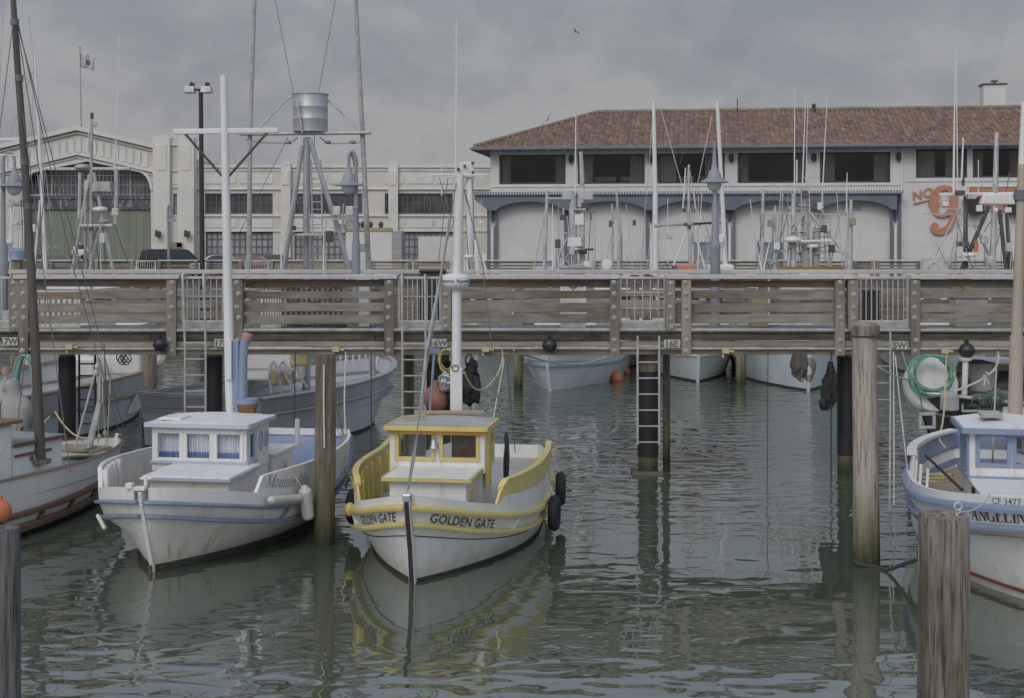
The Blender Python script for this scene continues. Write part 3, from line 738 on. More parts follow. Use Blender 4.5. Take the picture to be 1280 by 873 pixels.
m = MB(); m.lathe((x, YL, 0), [(0.09, DECK), (0.09, DECK + .5), (0.075, DECK + .6), (0.075, ZY(306, YL)), (0.06, ZY(300, YL)), (0.042, ZY(262, YL)), (0.055, ZY(260, YL)), (0.042, ZY(257, YL)), (0.036, ZY(220, YL))], 16); m.build('post', 'lamp_blue', t, smooth=True)
m = MB(); m.tube(smooth_pts([P(445, 222, YL), P(444.8, 202, YL), P(443, 193, YL), P(440, 189.5, YL), P(437, 193, YL), P(436, 202, YL), P(435.8, 218, YL)], 5), 0.028, 10); m.build('crook', 'lamp_blue', t, smooth=True)
m = MB()
for k in range(9):
    a = k / 8; m.torus(P(444.6 - 3.2 * a * a, 206 - 13 * a, YL + .02), 0.045, 0.01, (0.3, 1, 0.2), 10, 5)
m.build('scroll', 'lamp_blue', t, smooth=True)
bell(t, P(436, 232.5, YL))
t = thing('post_lamp', 'blue grey post lamp with bell shade and white globe before the restaurant', 'street lamp', (XZ(894, YL), YL, DECK))
m = MB(); m.lathe((XZ(894, YL), YL, 0), [(0.09, DECK), (0.09, ZY(312, YL)), (0.1, ZY(308, YL)), (0.08, ZY(304, YL)), (0.066, ZY(300, YL)), (0.06, ZY(255, YL)), (0.035, ZY(251, YL)), (0.03, ZY(238, YL))], 16); m.build('post', 'lamp_blue', t, smooth=True)
bell(t, P(893, 228.5, YL))
m = MB(); m.lathe(P(893, 212, YL), [(0.05, 0), (0.035, .2), (0.02, .48)], 12); m.build('finial', 'lamp_blue', t, smooth=True)
t = thing('crook_lamp', 'blue grey bell shaded lamp behind the dark mast at the left edge', 'street lamp', (XZ(4, YL), YL, DECK))
m = MB(); m.lathe((XZ(4, YL), YL, 0), [(0.08, DECK), (0.08, ZY(310, YL)), (0.045, ZY(300, YL)), (0.036, ZY(205, YL))], 14); m.build('post', 'lamp_blue', t, smooth=True)
m = MB(); m.tube(smooth_pts([P(4, 206, YL), P(5, 197, YL), P(10, 191, YL), P(16, 194, YL), P(18, 202, YL), P(18, 218, YL)], 5), 0.028, 10); m.build('crook', 'lamp_blue', t, smooth=True)
bell(t, P(18, 233.5, YL))
# ================================================================== the restaurant with the tiled roof
paint('stucco', (0.64, 0.635, 0.62), 0.85, 0.05, 0.8, dirt=(0.5, 0.49, 0.46), dirt_amt=0.35)
paint('awning_blue', (0.15, 0.168, 0.205), 0.6, 0.1, 1.2)
paint('door_blue', (0.22, 0.26, 0.33), 0.6, 0.08, 2)
paint('trim_dark', (0.06, 0.055, 0.05), 0.5, 0.1, 3)
paint('gutter', (0.16, 0.19, 0.24), 0.5, 0.1, 2)
paint('room_dark', (0.045, 0.037, 0.03), 0.9, 0.3, 0.6)
paint('curtain_dim', (0.40, 0.36, 0.29), 0.9, 0.15, 2)
paint('table_cloth', (0.5, 0.47, 0.38), 0.8, 0.1, 2)
paint('sign_orange', (0.50, 0.225, 0.14), 0.6, 0.08, 1.5)
paint('sign_edge', (0.42, 0.17, 0.10), 0.6, 0.08, 2)
paint('white_clean', (0.78, 0.78, 0.76), 0.5, 0.04, 3)
paint('vent_grey', (0.36, 0.36, 0.35), 0.7, 0.1, 3)
glass('dark_glass', (0.62, 0.62, 0.62), 0.08)
TILE = []
for i, c in enumerate(((0.265, 0.178, 0.134), (0.23, 0.155, 0.123), (0.30, 0.212, 0.158), (0.20, 0.135, 0.115), (0.34, 0.24, 0.165), (0.25, 0.18, 0.145), (0.16, 0.12, 0.11))):
    paint('tile_%d' % i, c, 0.85, 0.16, 2.5); TILE.append('tile_%d' % i)
paint('ridge_tile', (0.25, 0.20, 0.15), 0.9, 0.2, 3)

RA = R(7.5); RU = Vector((math.cos(RA), -math.sin(RA), 0)); RN = Vector((-math.sin(RA), -math.cos(RA), 0)); UP = Vector((0, 0, 1))
RO = Vector((XZ(613, 86), 86, 0))
def RAa(px):                                    # distance along the front wall
    k = (px - 640) / FL
    return (k * RO.y - RO.x) / (RU.x - k * RU.y)
def RZ(px, py): return ZY(py, RO.y + RU.y * RAa(px))
def RP(a, z, out=0.0): return RO + RU * a + UP * z + RN * out
rest = thing('restaurant_building', 'white two storey restaurant with terracotta tiled hip roof and blue arched awning', 'building', RP(17, QZ))
RW = 37.0; Z0, Z1 = QZ, 9.36
wins = [(624, 707), (722, 806), (821, 906), (922, 1008), (1025, 1113), (1145, 1209), (1216, 1279)]
holes = []
for i, (a, b) in enumerate(wins):
    zt, zb = (8.98, 7.2) if i < 5 else (9.12, 7.45)
    holes.append((RAa(a), RAa(b), zb - Z0, zt - Z0))
m = MB()
wall_holes(m, RO + UP * Z0, RU, UP, -RN, RW, Z1 - Z0, 0.3, holes)
m.prism([(0, 0), (15, 0), (15, Z1 - Z0), (0, Z1 - Z0)], RO + UP * Z0 - RN * 0.3, -RN, UP, RU * 0.3)
m.prism([(0.3, 0), (15, 0), (15, Z1 - Z0), (0.3, Z1 - Z0)], RO + UP * Z0 + RU * (RW - 0.3), -RN, UP, RU * 0.3)
m.prism([(0.31, 0), (RW - .31, 0), (RW - .31, Z1 - Z0), (0.31, Z1 - Z0)], RO + UP * Z0 - RN * 14.7, RU, UP, -RN * 0.3)
m.build('wall', 'stucco', rest)
m = MB()
m.prism([(0.32, 5.5), (RW - .32, 5.5), (RW - .32, Z1 - Z0 - .02), (0.32, Z1 - Z0 - .02)], RO + UP * Z0 - RN * 4.5, RU, UP, -RN * 0.1)
m.prism([(0.32, 0.32), (RW - .32, 0.32), (RW - .32, 4.4), (0.32, 4.4)], RO + UP * 7.0, RU, -RN, UP * 0.1)
m.prism([(0.32, 0.32), (RW - .32, 0.32), (RW - .32, 4.4), (0.32, 4.4)], RO + UP * 9.2, RU, -RN, UP * 0.1)
m.build('dining_room', 'room_dark', rest)
rnd = random.Random(3)
for i, h in enumerate(holes):
    a0, a1, b0, b1 = h
    f = MB(); frame_ring(f, RO + UP * Z0 - RN * 0.02, RU, UP, -RN, a0 + .003, a1 - .003, b0 + .003, b1 - .003, 0.10, 0.12)
    fo = f.build('window', 'trim_dark', rest, bevel=0.01)
    p = MB(); pane(p, RO + UP * Z0 - RN * 0.09, RU, UP, a0 + .09, a1 - .09, b0 + .09, b1 - .09); p.build('pane', 'dark_glass', fo, fix=False)
    c = MB()
    for s in (0, 1):
        rows = []
        for z in (b0 + .05, b1 - .05):
            row = []
            for k in range(17):
                t = k / 16 * (0.55 + 0.25 * ((i * 7 + s * 3) % 3))
                aa = a0 + .1 + t if s == 0 else a1 - .1 - t
                row.append(RO + UP * (Z0 + z) + RU * aa - RN * (0.42 + .05 * math.sin(k * 2.0)))
            rows.append(row)
        c.grid(rows)
    c.build('curtain', 'curtain_dim', fo, smooth=True)
    if i in (1, 2):
        c = MB()
        for q in range(2): c.prism([(0, 0), (1.3, 0), (1.3, .28), (0, .28)], RO + UP * (Z0 + b0 + .22) + RU * (a0 + .9 + q * 1.6) - RN * 1.6, RU, UP, -RN * 0.5)
        c.build('table', 'table_cloth', fo)
# mouldings, lamps under the eaves, vents
m = MB()
m.prism([(0, 0), (RAa(1129), 0), (RAa(1129), .05), (0, .05)], RP(0, 7.02, 0.002), RU, UP, RN * 0.05)
m.prism([(RAa(1133), 0), (RW, 0), (RW, .06), (RAa(1133), .06)], RP(0, 7.22, 0.002), RU, UP, RN * 0.05)
m.build('sill_moulding', 'stucco', rest, bevel=0.01)
m = MB()
k = 0.6
while k < RW:
    m.prism([(0, 0), (.12, 0), (.12, .16), (0, .16)], RP(k, 9.12, 0.002), RU, UP, RN * 0.55); k += 0.98
m.build('eave_bracket', 'stucco', rest, bevel=0.01)
for px in (714, 813, 914, 1017, 1123):
    a = RAa(px); c = RP(a, 8.62, 0.16)
    m = MB(); m.lathe(c, [(0.05, 0.3), (0.13, 0.25), (0.15, 0.0), (0.09, -.16), (0.02, -.2)], 10); m.bar(c + UP * .3, RP(a, 8.95, 0.004), .04, .04)
    m.build('wall_lantern', 'trim_dark', rest, smooth=True)
for px, py in ((877, 261), (963, 259), (1068, 260)):
    m = MB()
    for q in range(3): m.prism([(-.4, 0), (.4, 0), (.4, .07), (-.4, .07)], RP(RAa(px), RZ(px, py + 3) + q * .12, 0.003), RU, UP, RN * 0.04)
    m.build('vent', 'vent_grey', rest)
for px in (879, 962):
    a = RAa(px)
    m = MB(); m.prism([(-.66, 0), (.66, 0), (.66, 2.1), (-.66, 2.1)], RP(a, Z0 + .01, 0.003), RU, UP, RN * 0.05); dd = m.build('door', 'door_blue', rest, bevel=0.01)
    m = MB(); frame_ring(m, RP(a, Z0 + .01, 0.003), RU, UP, RN, -.76, .76, -.1, 2.2, .1, .09); m.build('frame', 'awning_blue', dd)
# arched awning: fascia with scalloped lower edge, top slab, dentil strip, brackets and posts
AZ = 6.5
posts = [616, 712, 814, 912, 1119]
cuts = [RAa(p) for p in (597, 712, 814, 912, 1017, 1119)]
for i in range(len(cuts) - 1):
    a0, a1 = cuts[i], cuts[i + 1]
    if i == 0: a0 = RAa(616)
    hw = 0.34; pts = [(a0 - (1.0 if i == 0 else 0), AZ), (a0 - (1.0 if i == 0 else 0), AZ - .25)]
    if i == 0: pts.append((a0 - .15, AZ - .9))
    else: pts.append((a0, AZ - .9))
    pts.append((a0 + hw, AZ - .9)); n = 18
    for k in range(n + 1):
        t = k / n; aa = a0 + hw + (a1 - a0 - 2 * hw) * t
        pts.append((aa, AZ - .86 + 0.5 * math.sin(math.pi * t) ** 0.6))
    pts += [(a1 - hw, AZ - .9), (a1, AZ - .9), (a1, AZ)]
    m = MB(); m.prism(pts[::-1], RP(0, 0, 0.72), RU, UP, RN * 0.06); m.build('awning_arch', 'awning_blue', rest)
m = MB(); m.prism([(RAa(616) - 1.0, 0.004), (RAa(1126), 0.004), (RAa(1126), 0.9), (RAa(616) - 1.0, 0.9)], RP(0, AZ + .002, 0), RU, RN, UP * 0.07); m.build('awning_slab', 'awning_blue', rest)
m = MB(); k = RAa(616) - 1.0
while k < RAa(1126):
    m.prism([(k, 0), (k + .08, 0), (k + .08, .14), (k, .14)], RP(0, AZ + .074, 0.80), RU, UP, RN * 0.08); k += 0.16
m.build('awning_dentils', 'awning_blue', rest)
for px in posts:
    for s in (-1, 1):
        a = RAa(px) + s * 0.24
        m = MB(); m.prism([(a - .075, Z0), (a + .075, Z0), (a + .075, AZ - .02), (a - .075, AZ - .02)], RP(0, 0, 0.10), RU, UP, RN * 0.16); m.build('awning_post', 'awning_blue', rest, bevel=0.01)
    a = RAa(px)
    m = MB(); m.prism([(0, 0), (0.68, 1.3), (0.68, 1.6), (0, 1.6)], RP(a - .06, AZ - 1.62, 0.012), RN, UP, RU * 0.12); m.build('awning_bracket', 'awning_blue', rest)
    if px != 712:
        m = MB(); m.tube([RP(a, Z0, 0.14), RP(a, Z0 + 3.2, 0.14)], 0.09, 8); m.build('downpipe', 'white_clean', rest, smooth=True)
    else:
        m = MB(); m.prism([(a - .12, Z0), (a + .12, Z0), (a + .12, AZ - 1.7), (a - .12, AZ - 1.7)], RP(0, 0, 0.012), RU, UP, RN * .08); m.build('pilaster', 'door_blue', rest)
m = MB(); m.tube([RP(RAa(1127), Z0, 0.08), RP(RAa(1127), 9.2, 0.08)], 0.06, 8); m.build('downpipe', 'white_clean', rest, smooth=True)
# roof: barrel tiles in courses
ov = 0.95; RUN = 7.0; RISE = 2.62; ZE = 9.36
m = MB(); tw = 0.30; tl = 0.47; rnd = random.Random(11)
ncol = int((RW + 2 * ov) / tw); nrow = int(RUN / tl)
def RRoof(a, b, up): return RP(a, ZE + RISE * b / RUN + up, ov - b)
for c in range(ncol):
    a0 = -ov + c * tw
    for r_ in range(nrow + 1):
        b0 = r_ * tl; b1 = min(b0 + tl * 1.06, RUN)
        if b0 > a0 + ov + 0.1 or b0 >= RUN: continue
        m.cur = min(6, int(abs(rnd.gauss(0, 2.2)))) if rnd.random() < .7 else rnd.randrange(7)
        j = rnd.uniform(-.008, .012)
        row0 = []; row1 = []
        for k in range(6):
            t = k / 5; h = 0.12 * math.sin(math.pi * min(1, t * 1.35)) if t < .74 else 0.0
            row0.append(RRoof(a0 + tw * t, b0, h + .05 + j)); row1.append(RRoof(a0 + tw * t, b1, h * .75 - .02 + j))
        m.grid([row0, row1])
        m.add([row0[0] - UP * .03, *row0, row0[-1] - UP * .03], [tuple(range(8))])
roof = m.build('roof', TILE, rest, fix=False)
m = MB()
E = [RRoof(-ov, 0, 0), RP(RW + ov, ZE, ov), RP(RW + ov, ZE, -15 - ov), RP(-ov, ZE, -15 - ov)]
G0 = RRoof(-ov + RUN, RUN, 0); G1 = RP(RW + ov, ZE + RISE, ov - RUN); H0 = RP(-ov + RUN, ZE + RISE, -15 - ov + RUN); H1 = RP(RW + ov, ZE + RISE, -15 - ov + RUN)
m.add([*E, G0, G1, H0, H1], [(0, 1, 5, 4), (3, 0, 4, 6), (2, 3, 6, 7), (4, 5, 7, 6), (0, 3, 2, 1), (1, 2, 7, 5)])
m.build('sheathing', 'tile_1', roof)
m = MB(); m.tube([RRoof(-ov + RUN, RUN, .06)] + [RRoof(-ov + RUN + q, RUN, .06 + .02 * math.sin(q * 1.7)) for q in range(2, 32, 2)], 0.14, 8)
m.tube([RRoof(-ov + q, q, .08) for q in (0.1, 1.5, 3, 4.5, 6, RUN)], 0.12, 8); m.build('ridge', 'ridge_tile', roof, smooth=True)
m = MB(); m.bar(RP(-ov, ZE - .06, ov + .08), RP(RW + ov, ZE - .06, ov + .08), .14, .16); m.bar(RP(-ov - .08, ZE - .06, ov), RP(-ov - .08, ZE - .06, -14), .14, .16); m.build('gutter', 'gutter', roof, bevel=0.02)
m = MB(); c = RP(RAa(1283), 0, -9.5)
m.box((c.x, c.y, 12.55), (1.4, 1.3, 2.4), rz=-RA); m.box((c.x + 1.5, c.y + .4, 11.7), (1.5, 1.2, 1.6), rz=-RA); ch = m.build('chimney', 'stucco', rest, bevel=0.02)
m = MB(); m.box((c.x, c.y, 13.79), (1.55, 1.45, .08), rz=-RA); m.tube([(c.x + .1, c.y, 13.83), (c.x + .1, c.y, 14.0)], .05, 8); m.lathe((c.x + .1, c.y, 13.97), [(.05, 0), (.25, .02), (.22, .1), (.02, .14)], 12); m.build('cap', 'trim_dark', ch)
m = MB(); c = RP(RAa(1027), ZE + RISE, ov - RUN + .3); m.tube([c, c + UP * .2], .06, 8); m.ball(c + UP * .28, .14, 10, 6); m.build('roof_vent', 'trim_dark', rest, smooth=True)
m = MB(); c = RP(RAa(925), ZE + RISE, ov - RUN + .3); m.tube([c, c + UP * .75], .03, 6); m.build('roof_pipe', 'trim_dark', rest)

# the big number sign, standing off the wall
def SG(pts): return [(RAa(1120 + x / 5.82), RZ(1120 + x / 5.82, 200 + y / 5.82)) for x, y in pts]
outer = [(430, 215), (400, 198), (362, 187), (322, 189), (285, 208), (258, 240), (246, 275), (243, 300), (232, 318), (244, 336), (250, 362), (268, 392), (296, 412), (330, 420), (364, 414), (392, 402),
         (384, 440), (366, 472), (338, 494), (312, 500), (300, 496), (304, 482), (302, 466), (288, 456), (268, 458), (252, 474), (247, 498), (256, 522), (280, 540), (318, 546), (358, 536), (394, 508),
         (420, 462), (438, 404), (446, 340), (448, 280), (444, 240)]
inner = [(388, 268), (376, 232), (352, 218), (330, 228), (314, 262), (306, 300), (316, 320), (304, 342), (308, 372), (322, 390), (344, 392), (366, 376), (382, 346), (390, 306)]
sgn = thing('number_sign', 'large orange NO. 9 lettering fixed to the white restaurant wall', 'sign', RP(RAa(1180), RZ(1180, 295)))
def keyhole(o, i):
    # join the hole to the outline by a slit at the nearest pair
    best = min(((Vector(o[a]) - Vector(i[b])).length, a, b) for a in range(len(o)) for b in range(len(i)))
    _, a, b = best
    ii = i[b:] + i[:b + 1]
    return o[:a + 1] + ii + o[a:]
def area(p): return sum(p[k][0] * p[(k + 1) % len(p)][1] - p[(k + 1) % len(p)][0] * p[k][1] for k in range(len(p)))
def smooth2(pts, sub=3):
    n = len(pts); out = []
    for i in range(n):
        p0, p1, p2, p3 = (Vector(pts[(i + d) % n]) for d in (-1, 0, 1, 2))
        for k in range(sub):
            t = k / sub; out.append(tuple(0.5 * ((2 * p1) + (p2 - p0) * t + (2 * p0 - 5 * p1 + 4 * p2 - p3) * t * t + (3 * p1 - p0 - 3 * p2 + p3) * t ** 3)))
    return out
def ring_prism(m, o, i, off, th):
    o = SG(o); i = SG(i)
    if area(o) < 0: o = o[::-1]
    if area(i) > 0: i = i[::-1]
    k = keyhole(o, i)
    A = [RP(a, z, off + th) for a, z in k]
    m.add(A, [tuple(range(len(A)))])
    for loop in (o, i):
        n = len(loop); q = [RP(a, z, off + th) for a, z in loop] + [RP(a, z, off) for a, z in loop]
        m.add(q, [(j, (j + 1) % n, (j + 1) % n + n, j + n) for j in range(n)])
m = MB(); ring_prism(m, smooth2(outer), smooth2(inner), 0.05, 0.12); m.build('numeral', 'sign_orange', sgn, fix=False)
tn = text2d('NO.', 0.76, 0.02, spacing=1.05)
ang = R(14); m = MB(); o_ = RP(RAa(1141), RZ(1141, 251), 0.10)
u_ = RU * math.cos(ang) + UP * math.sin(ang); v_ = -RU * math.sin(ang) * .2 + UP * math.cos(ang)
put_text(m, tn, o_, u_, v_); m.build('lettering', 'sign_orange', sgn)
m = MB(); m.prism([(0, 0), (1.0, 0), (1.0, .09), (0, .09)], RP(RAa(1142), RZ(1142, 256), .05), u_, v_, RN * .05); m.build('underline', 'sign_orange', sgn)
m = MB(); m.prism([(0, 0), (.44, 0), (.44, .34), (0, .34)], RP(RAa(1177), RZ(1177, 258.5), .02), RU, UP, RN * .04); pl = m.build('plaque', 'sign_edge', sgn)
m = MB(); m.prism([(0.03, 0.03), (.41, 0.03), (.41, .31), (.03, .31)], RP(RAa(1177), RZ(1177, 258.5), .063), RU, UP, RN * .004); m.build('face', 'white_clean', pl)
bs = thing('banner_sign', "long orange banner sign with white letters on the restaurant wall behind the boat's beam", 'sign', RP(RAa(1250), RZ(1250, 262)))
aL = RAa(1211); aR = RAa(1330); zt = RZ(1240, 234); zb = RZ(1240, 262)
m = MB(); m.prism([(aL, zb), (aR, zb), (aR, zt), (aL, zt)], RP(0, 0, .02), RU, UP, RN * .06); m.build('board', 'sign_orange', bs, bevel=0.01)
m = MB(); frame_ring(m, RP(0, 0, .02), RU, UP, RN, aL - .06, aR + .06, zb - .06, zt + .06, .05, .1); m.build('border', 'white_clean', bs)
tf = text2d("FISHERMEN'S", 0.95, 0.02); m = MB(); put_text(m, tf, RP(aL + .35, zb + .32, .085), RU, UP); m.build('lettering', 'white_clean', bs)
for px0, px1, lab in ((1208, 1228, 'black awning panel left of the orange banner post on the restaurant wall'), (1259, 1290, 'black awning panel at the right edge below the orange banner')):
    m = MB(); m.prism([(0, 0), (0.5, 0.0), (0.25, 1.0), (0, 1.0)], RP(RAa(px0), RZ(px0, 268), .1), RN, UP, RU * (RAa(px1) - RAa(px0)))
    solo(m, 'window_awning', 'black_rubber', lab, 'awning', 'black awnings under the banner sign')

# ================================================================== the long pier shed at the left
paint('shed_wall', (0.62, 0.60, 0.55), 0.9, 0.08, 0.5, dirt=(0.5, 0.48, 0.43), dirt_amt=0.4)
paint('shed_trim', (0.68, 0.66, 0.61), 0.9, 0.06, 1)
paint('shed_panel', (0.67, 0.66, 0.63), 0.9, 0.05, 1)
paint('green_door', (0.225, 0.25, 0.195), 0.8, 0.1, 0.7, stretch=(3, 1, .2))
paint('sash_dark', (0.14, 0.145, 0.15), 0.6, 0.1, 2)
paint('sash_pale', (0.42, 0.42, 0.4), 0.6, 0.15, 2)
paint('pane_frost', (0.37, 0.38, 0.38), 0.35, 0.2, 0.6)
paint('pane_dark', (0.085, 0.09, 0.095), 0.15, 0.5, 0.5)
paint('peeling', (0.10, 0.10, 0.11), 0.8, 0.2, 1.5, dirt=(0.62, 0.62, 0.6), dirt_amt=1.0)
paint('yellow_faded', (0.36, 0.34, 0.16), 0.8, 0.15, 2)
paint('white_faded', (0.42, 0.44, 0.38), 0.8, 0.15, 2)
SY = 100.0
SX = lambda px: XZ(px, SY)
SZ = lambda py: ZY(py, SY)
U = Vector((1, 0, 0)); NN = Vector((0, -1, 0))
shed = thing('pier_shed_building', 'long cream pier shed with gabled front, green doors and flat parapet wing', 'building', (SX(300), SY, QZ))
def SB(m, px0, px1, py0, py1, y0, y1):
    return m.span(SX(px0), SX(px1), SY + y0, SY + y1, SZ(py1), SZ(py0))
# wing wall with window openings
up_w = [(256, 341, 242, 268), (368, 453, 242, 268), (481, 566, 242, 268)]
lo_w = [(257, 341, 290, 327), (368, 453, 290, 327), (504, 566, 290, 327)]
hl = [(SX(a) - SX(245), SX(b) - SX(245), SZ(d) - QZ, SZ(c) - QZ) for a, b, c, d in up_w + lo_w]
m = MB(); wall_holes(m, (SX(245), SY, QZ), U, UP, -NN, SX(613) - SX(245), SZ(210) - QZ, 0.4, hl)
m.span(SX(612.9) + .001, SX(613) + .3, SY + .4, SY + 30, QZ, SZ(210)); m.build('wing_wall', 'shed_wall', shed)
m = MB(); SB(m, 245, 614, 206.5, 210, -.12, .5); SB(m, 245, 613, 212.5, 214, -.06, 0); SB(m, 245, 613, 235.5, 237.5, -.14, 0); SB(m, 245, 613, 268.5, 271, -.12, 0); SB(m, 245, 613, 287.5, 290, -.1, 0)
m.build('wing_moulding', 'shed_trim', shed, bevel=0.02)
for a, b in ((256, 295), (300, 341), (368, 408), (413, 453), (481, 505), (509, 541), (545, 566)):
    for c, d in ((219, 230), (275, 285)): m = MB(); SB(m, a, b, c, d, -.05, 0); m.build('wall_panel', 'shed_panel', shed, bevel=.02)
for px in (358, 492, 620):
    m = MB(); SB(m, px - 6, px + 6, 207, 331, -.35, -.002); SB(m, px - 4, px + 4, 214, 232, -.4, -.352)
    prof = [(SX(px - 6), SZ(207)), (SX(px - 6), SZ(204.5)), (SX(px - 3), SZ(202)), (SX(px), SZ(201.2)), (SX(px + 3), SZ(202)), (SX(px + 6), SZ(204.5)), (SX(px + 6), SZ(207))]
    m.prism(prof, (0, SY - .35, 0), U, UP, (0, .8, 0)); m.build('pilaster', 'shed_trim', shed, bevel=0.02)
m = MB(); m.prism([(SX(536), SZ(207)), (SX(538), SZ(205)), (SX(545), SZ(203.5)), (SX(551), SZ(205)), (SX(553), SZ(207))], (0, SY + 2, 0), U, UP, (0, 3, 0)); m.build('roof_vent', 'shed_wall', shed)
def sash_window(a, b, c, d, nx, ny, pmat, fmat, fw=.06):
    f = MB(); x0, x1, z0, z1 = SX(a), SX(b), SZ(d), SZ(c)
    frame_ring(f, (0, SY + .1, 0), U, UP, -NN, x0 + .002, x1 - .002, z0 + .002, z1 - .002, .09, .12)
    for i in range(1, nx): f.box((x0 + (x1 - x0) * i / nx, SY + .16, (z0 + z1) / 2), (fw, .06, z1 - z0 - .2))
    for i in range(1, ny): f.box(((x0 + x1) / 2, SY + .165, z0 + (z1 - z0) * i / ny), (x1 - x0 - .2, .05, fw * .8))
    fo = f.build('window', fmat, shed)
    p = MB(); pane(p, (0, SY + .2, 0), U, UP, x0 + .05, x1 - .05, z0 + .05, z1 - .05); p.build('pane', pmat, fo, fix=False)
for a, b, c, d in up_w: sash_window(a, b, c, d, 12, 2, 'pane_dark', 'sash_dark')
sash_window(257, 341, 290, 327, 12, 4, 'pane_frost', 'sash_dark', .075); sash_window(368, 453, 290, 327, 12, 4, 'pane_frost', 'sash_dark', .075); sash_window(504, 566, 290, 327, 9, 4, 'pane_frost', 'sash_dark', .075)
m = MB(); SB(m, 523, 577, 296, 330, -.05, -.003); m.build('boarded_panel', 'shed_panel', shed, bevel=0.02)
m = MB(); m.span(SX(250), SX(612), SY + .45, SY + 30, SZ(212), SZ(211)); m.build('wing_roof', 'vent_grey', shed)
# pavilion ends
for a, b in ((195, 216), (226, 246)):
    m = MB(); SB(m, a, b, 174, 331, -.9, -.002); SB(m, a + 4, b - 4, 182, 214, -.94, -.902)
    m.prism([(SX(a), SZ(174)), (SX(a), SZ(173)), (SX(a + 4), SZ(170.8)), (SX(b - 4), SZ(170.8)), (SX(b), SZ(173)), (SX(b), SZ(174))], (0, SY - .9, 0), U, UP, (0, 1.4, 0)); m.build('pavilion_pier', 'shed_trim', shed, bevel=0.03)
m = MB(); wall_holes(m, (SX(216) + .002, SY - .55, QZ), U, UP, -NN, SX(226) - SX(216) - .004, SZ(180) - QZ, .5, [(SX(219) - SX(216), SX(223.5) - SX(216), SZ(269) - QZ, SZ(243) - QZ)]); m.build('pavilion_wall', 'shed_wall', shed)
m = MB(); SB(m, 216.3, 225.7, 213, 215, -.65, -.552); SB(m, 216.3, 225.7, 234, 235.5, -.62, -.552); SB(m, 216.3, 225.7, 180, 183, -.7, -.552); SB(m, 217, 225, 269.3, 271, -.62, -.552); SB(m, 217.5, 224.8, 219, 231, -.59, -.552); m.build('pavilion_moulding', 'shed_trim', shed)
m = MB(); frame_ring(m, (0, SY - .45, 0), U, UP, -NN, SX(219) + .002, SX(223.5) - .002, SZ(269) + .002, SZ(243) - .002, .05, .1); f = m.build('window', 'sash_dark', shed)
m = MB(); pane(m, (0, SY - .38, 0), U, UP, SX(219.2), SX(223.3), SZ(268.8), SZ(243.2)); m.build('pane', 'pane_frost', f, fix=False)
for px in (203, 239):
    m = MB(); c = Vector((SX(px), SY - 1.05, SZ(292))); m.box(c, (.22, .25, .3)); m.prism([(-.12, -.2), (.2, -.32), (.28, .05), (-.05, .25)], c + Vector((-.1, -.3, 0)), U, UP, (0, .2, 0)); m.build('flood_lamp', 'trim_dark', shed)
# gabled front
AC = 112.0
def arch_y(px):
    t = abs(px - AC) / 79.0
    if t >= 1: return 331
    return 202.5 + 16 * min(t, .86) + (0 if t < .8 else 26 * (1 - math.sqrt(max(0, 1 - ((t - .8) / .2) ** 2))))
tl_, tr_ = 28, 196
gpts = [(-60, 331), (-60, 197), (AC - 10, 160.5), (tr_, 183), (tr_, 331)]
opn = [(AC + 79 - .01, 331)] + [(px, arch_y(px)) for px in [AC + 78.5 - k * 157 / 60 for k in range(61)]] + [(AC - 79 + .01, 331)]
full = [(-60, 331), (-60, 199), (AC - 12, 160.5), (tr_, 183), (tr_, 331)] + opn
m = MB(); m.prism([(SX(a), SZ(b)) for a, b in full], (0, SY - .5, 0), U, UP, (0, .5, 0)); m.build('gable_wall', 'shed_wall', shed)
def slope_bar(m, off0, off1, y0, y1):
    for pa, pb in (((-60, 199), (AC - 12, 160.5)), ((AC - 12, 160.5), (tr_, 183))):
        m.prism([(SX(pa[0]), SZ(pa[1] + off1)), (SX(pb[0]), SZ(pb[1] + off1)), (SX(pb[0]), SZ(pb[1] + off0)), (SX(pa[0]), SZ(pa[1] + off0))], (0, SY + y0, 0), U, UP, (0, y1 - y0, 0))
m = MB(); slope_bar(m, -2, 3.5, -.9, -.502); slope_bar(m, 5.5, 7.5, -.66, -.502); slope_bar(m, 31, 34, -.75, -.502); slope_bar(m, 36, 37.5, -.6, -.502); m.build('gable_moulding', 'shed_trim', shed)
m = MB()
px = -40
while px < 188:
    topy = 160.5 + (22.5 / 96 * (px - 100) if px > 100 else 38.5 / 160 * (100 - px))
    m.prism([(SX(px), SZ(topy + 29)), (SX(px + 6.5), SZ(topy + 30)), (SX(px + 6.5), SZ(topy + 13.5)), (SX(px + 5), SZ(topy + 11.5)), (SX(px + 1.5), SZ(topy + 11)), (SX(px), SZ(topy + 12.5))], (0, SY - .56, 0), U, UP, (0, .057, 0)); px += 9.2
m.build('gable_panel', 'shed_panel', shed)
m = MB()
rows = []
for off, yy in ((0, -.5), (0, -.62), (-3, -.62), (-3, -.5)):
    rows.append([Vector((SX(AC + (px - AC) * (1 + (-off) * .012)), SY + yy, SZ(arch_y(px) + off))) for px in [AC - 78.9 + k * 157.8 / 80 for k in range(81)]])
m.grid(rows); m.build('arch_moulding', 'shed_trim', shed, smooth=True)
m = MB(); SB(m, 30, 193, 262, 331, .35, .45); dr = m.build('loading_door', 'green_door', shed)
m = MB()
for k in range(18): SB(m, 33 + k * 9, 33.6 + k * 9, 263, 331, .33, .349)
SB(m, 110, 112, 263, 331, .32, .349); m.build('batten', 'green_door', dr)
m = MB(); SB(m, 30, 193, 246, 249, .2, .34); SB(m, 30, 193, 249.2, 259, .27, .34); SB(m, 30, 193, 259.2, 262, .2, .34); m.build('door_header', 'peeling', shed)
m = MB(); SB(m, 30, 193, 195, 246, .4, .45); ww = m.build('window', 'pane_dark', shed)
m = MB()
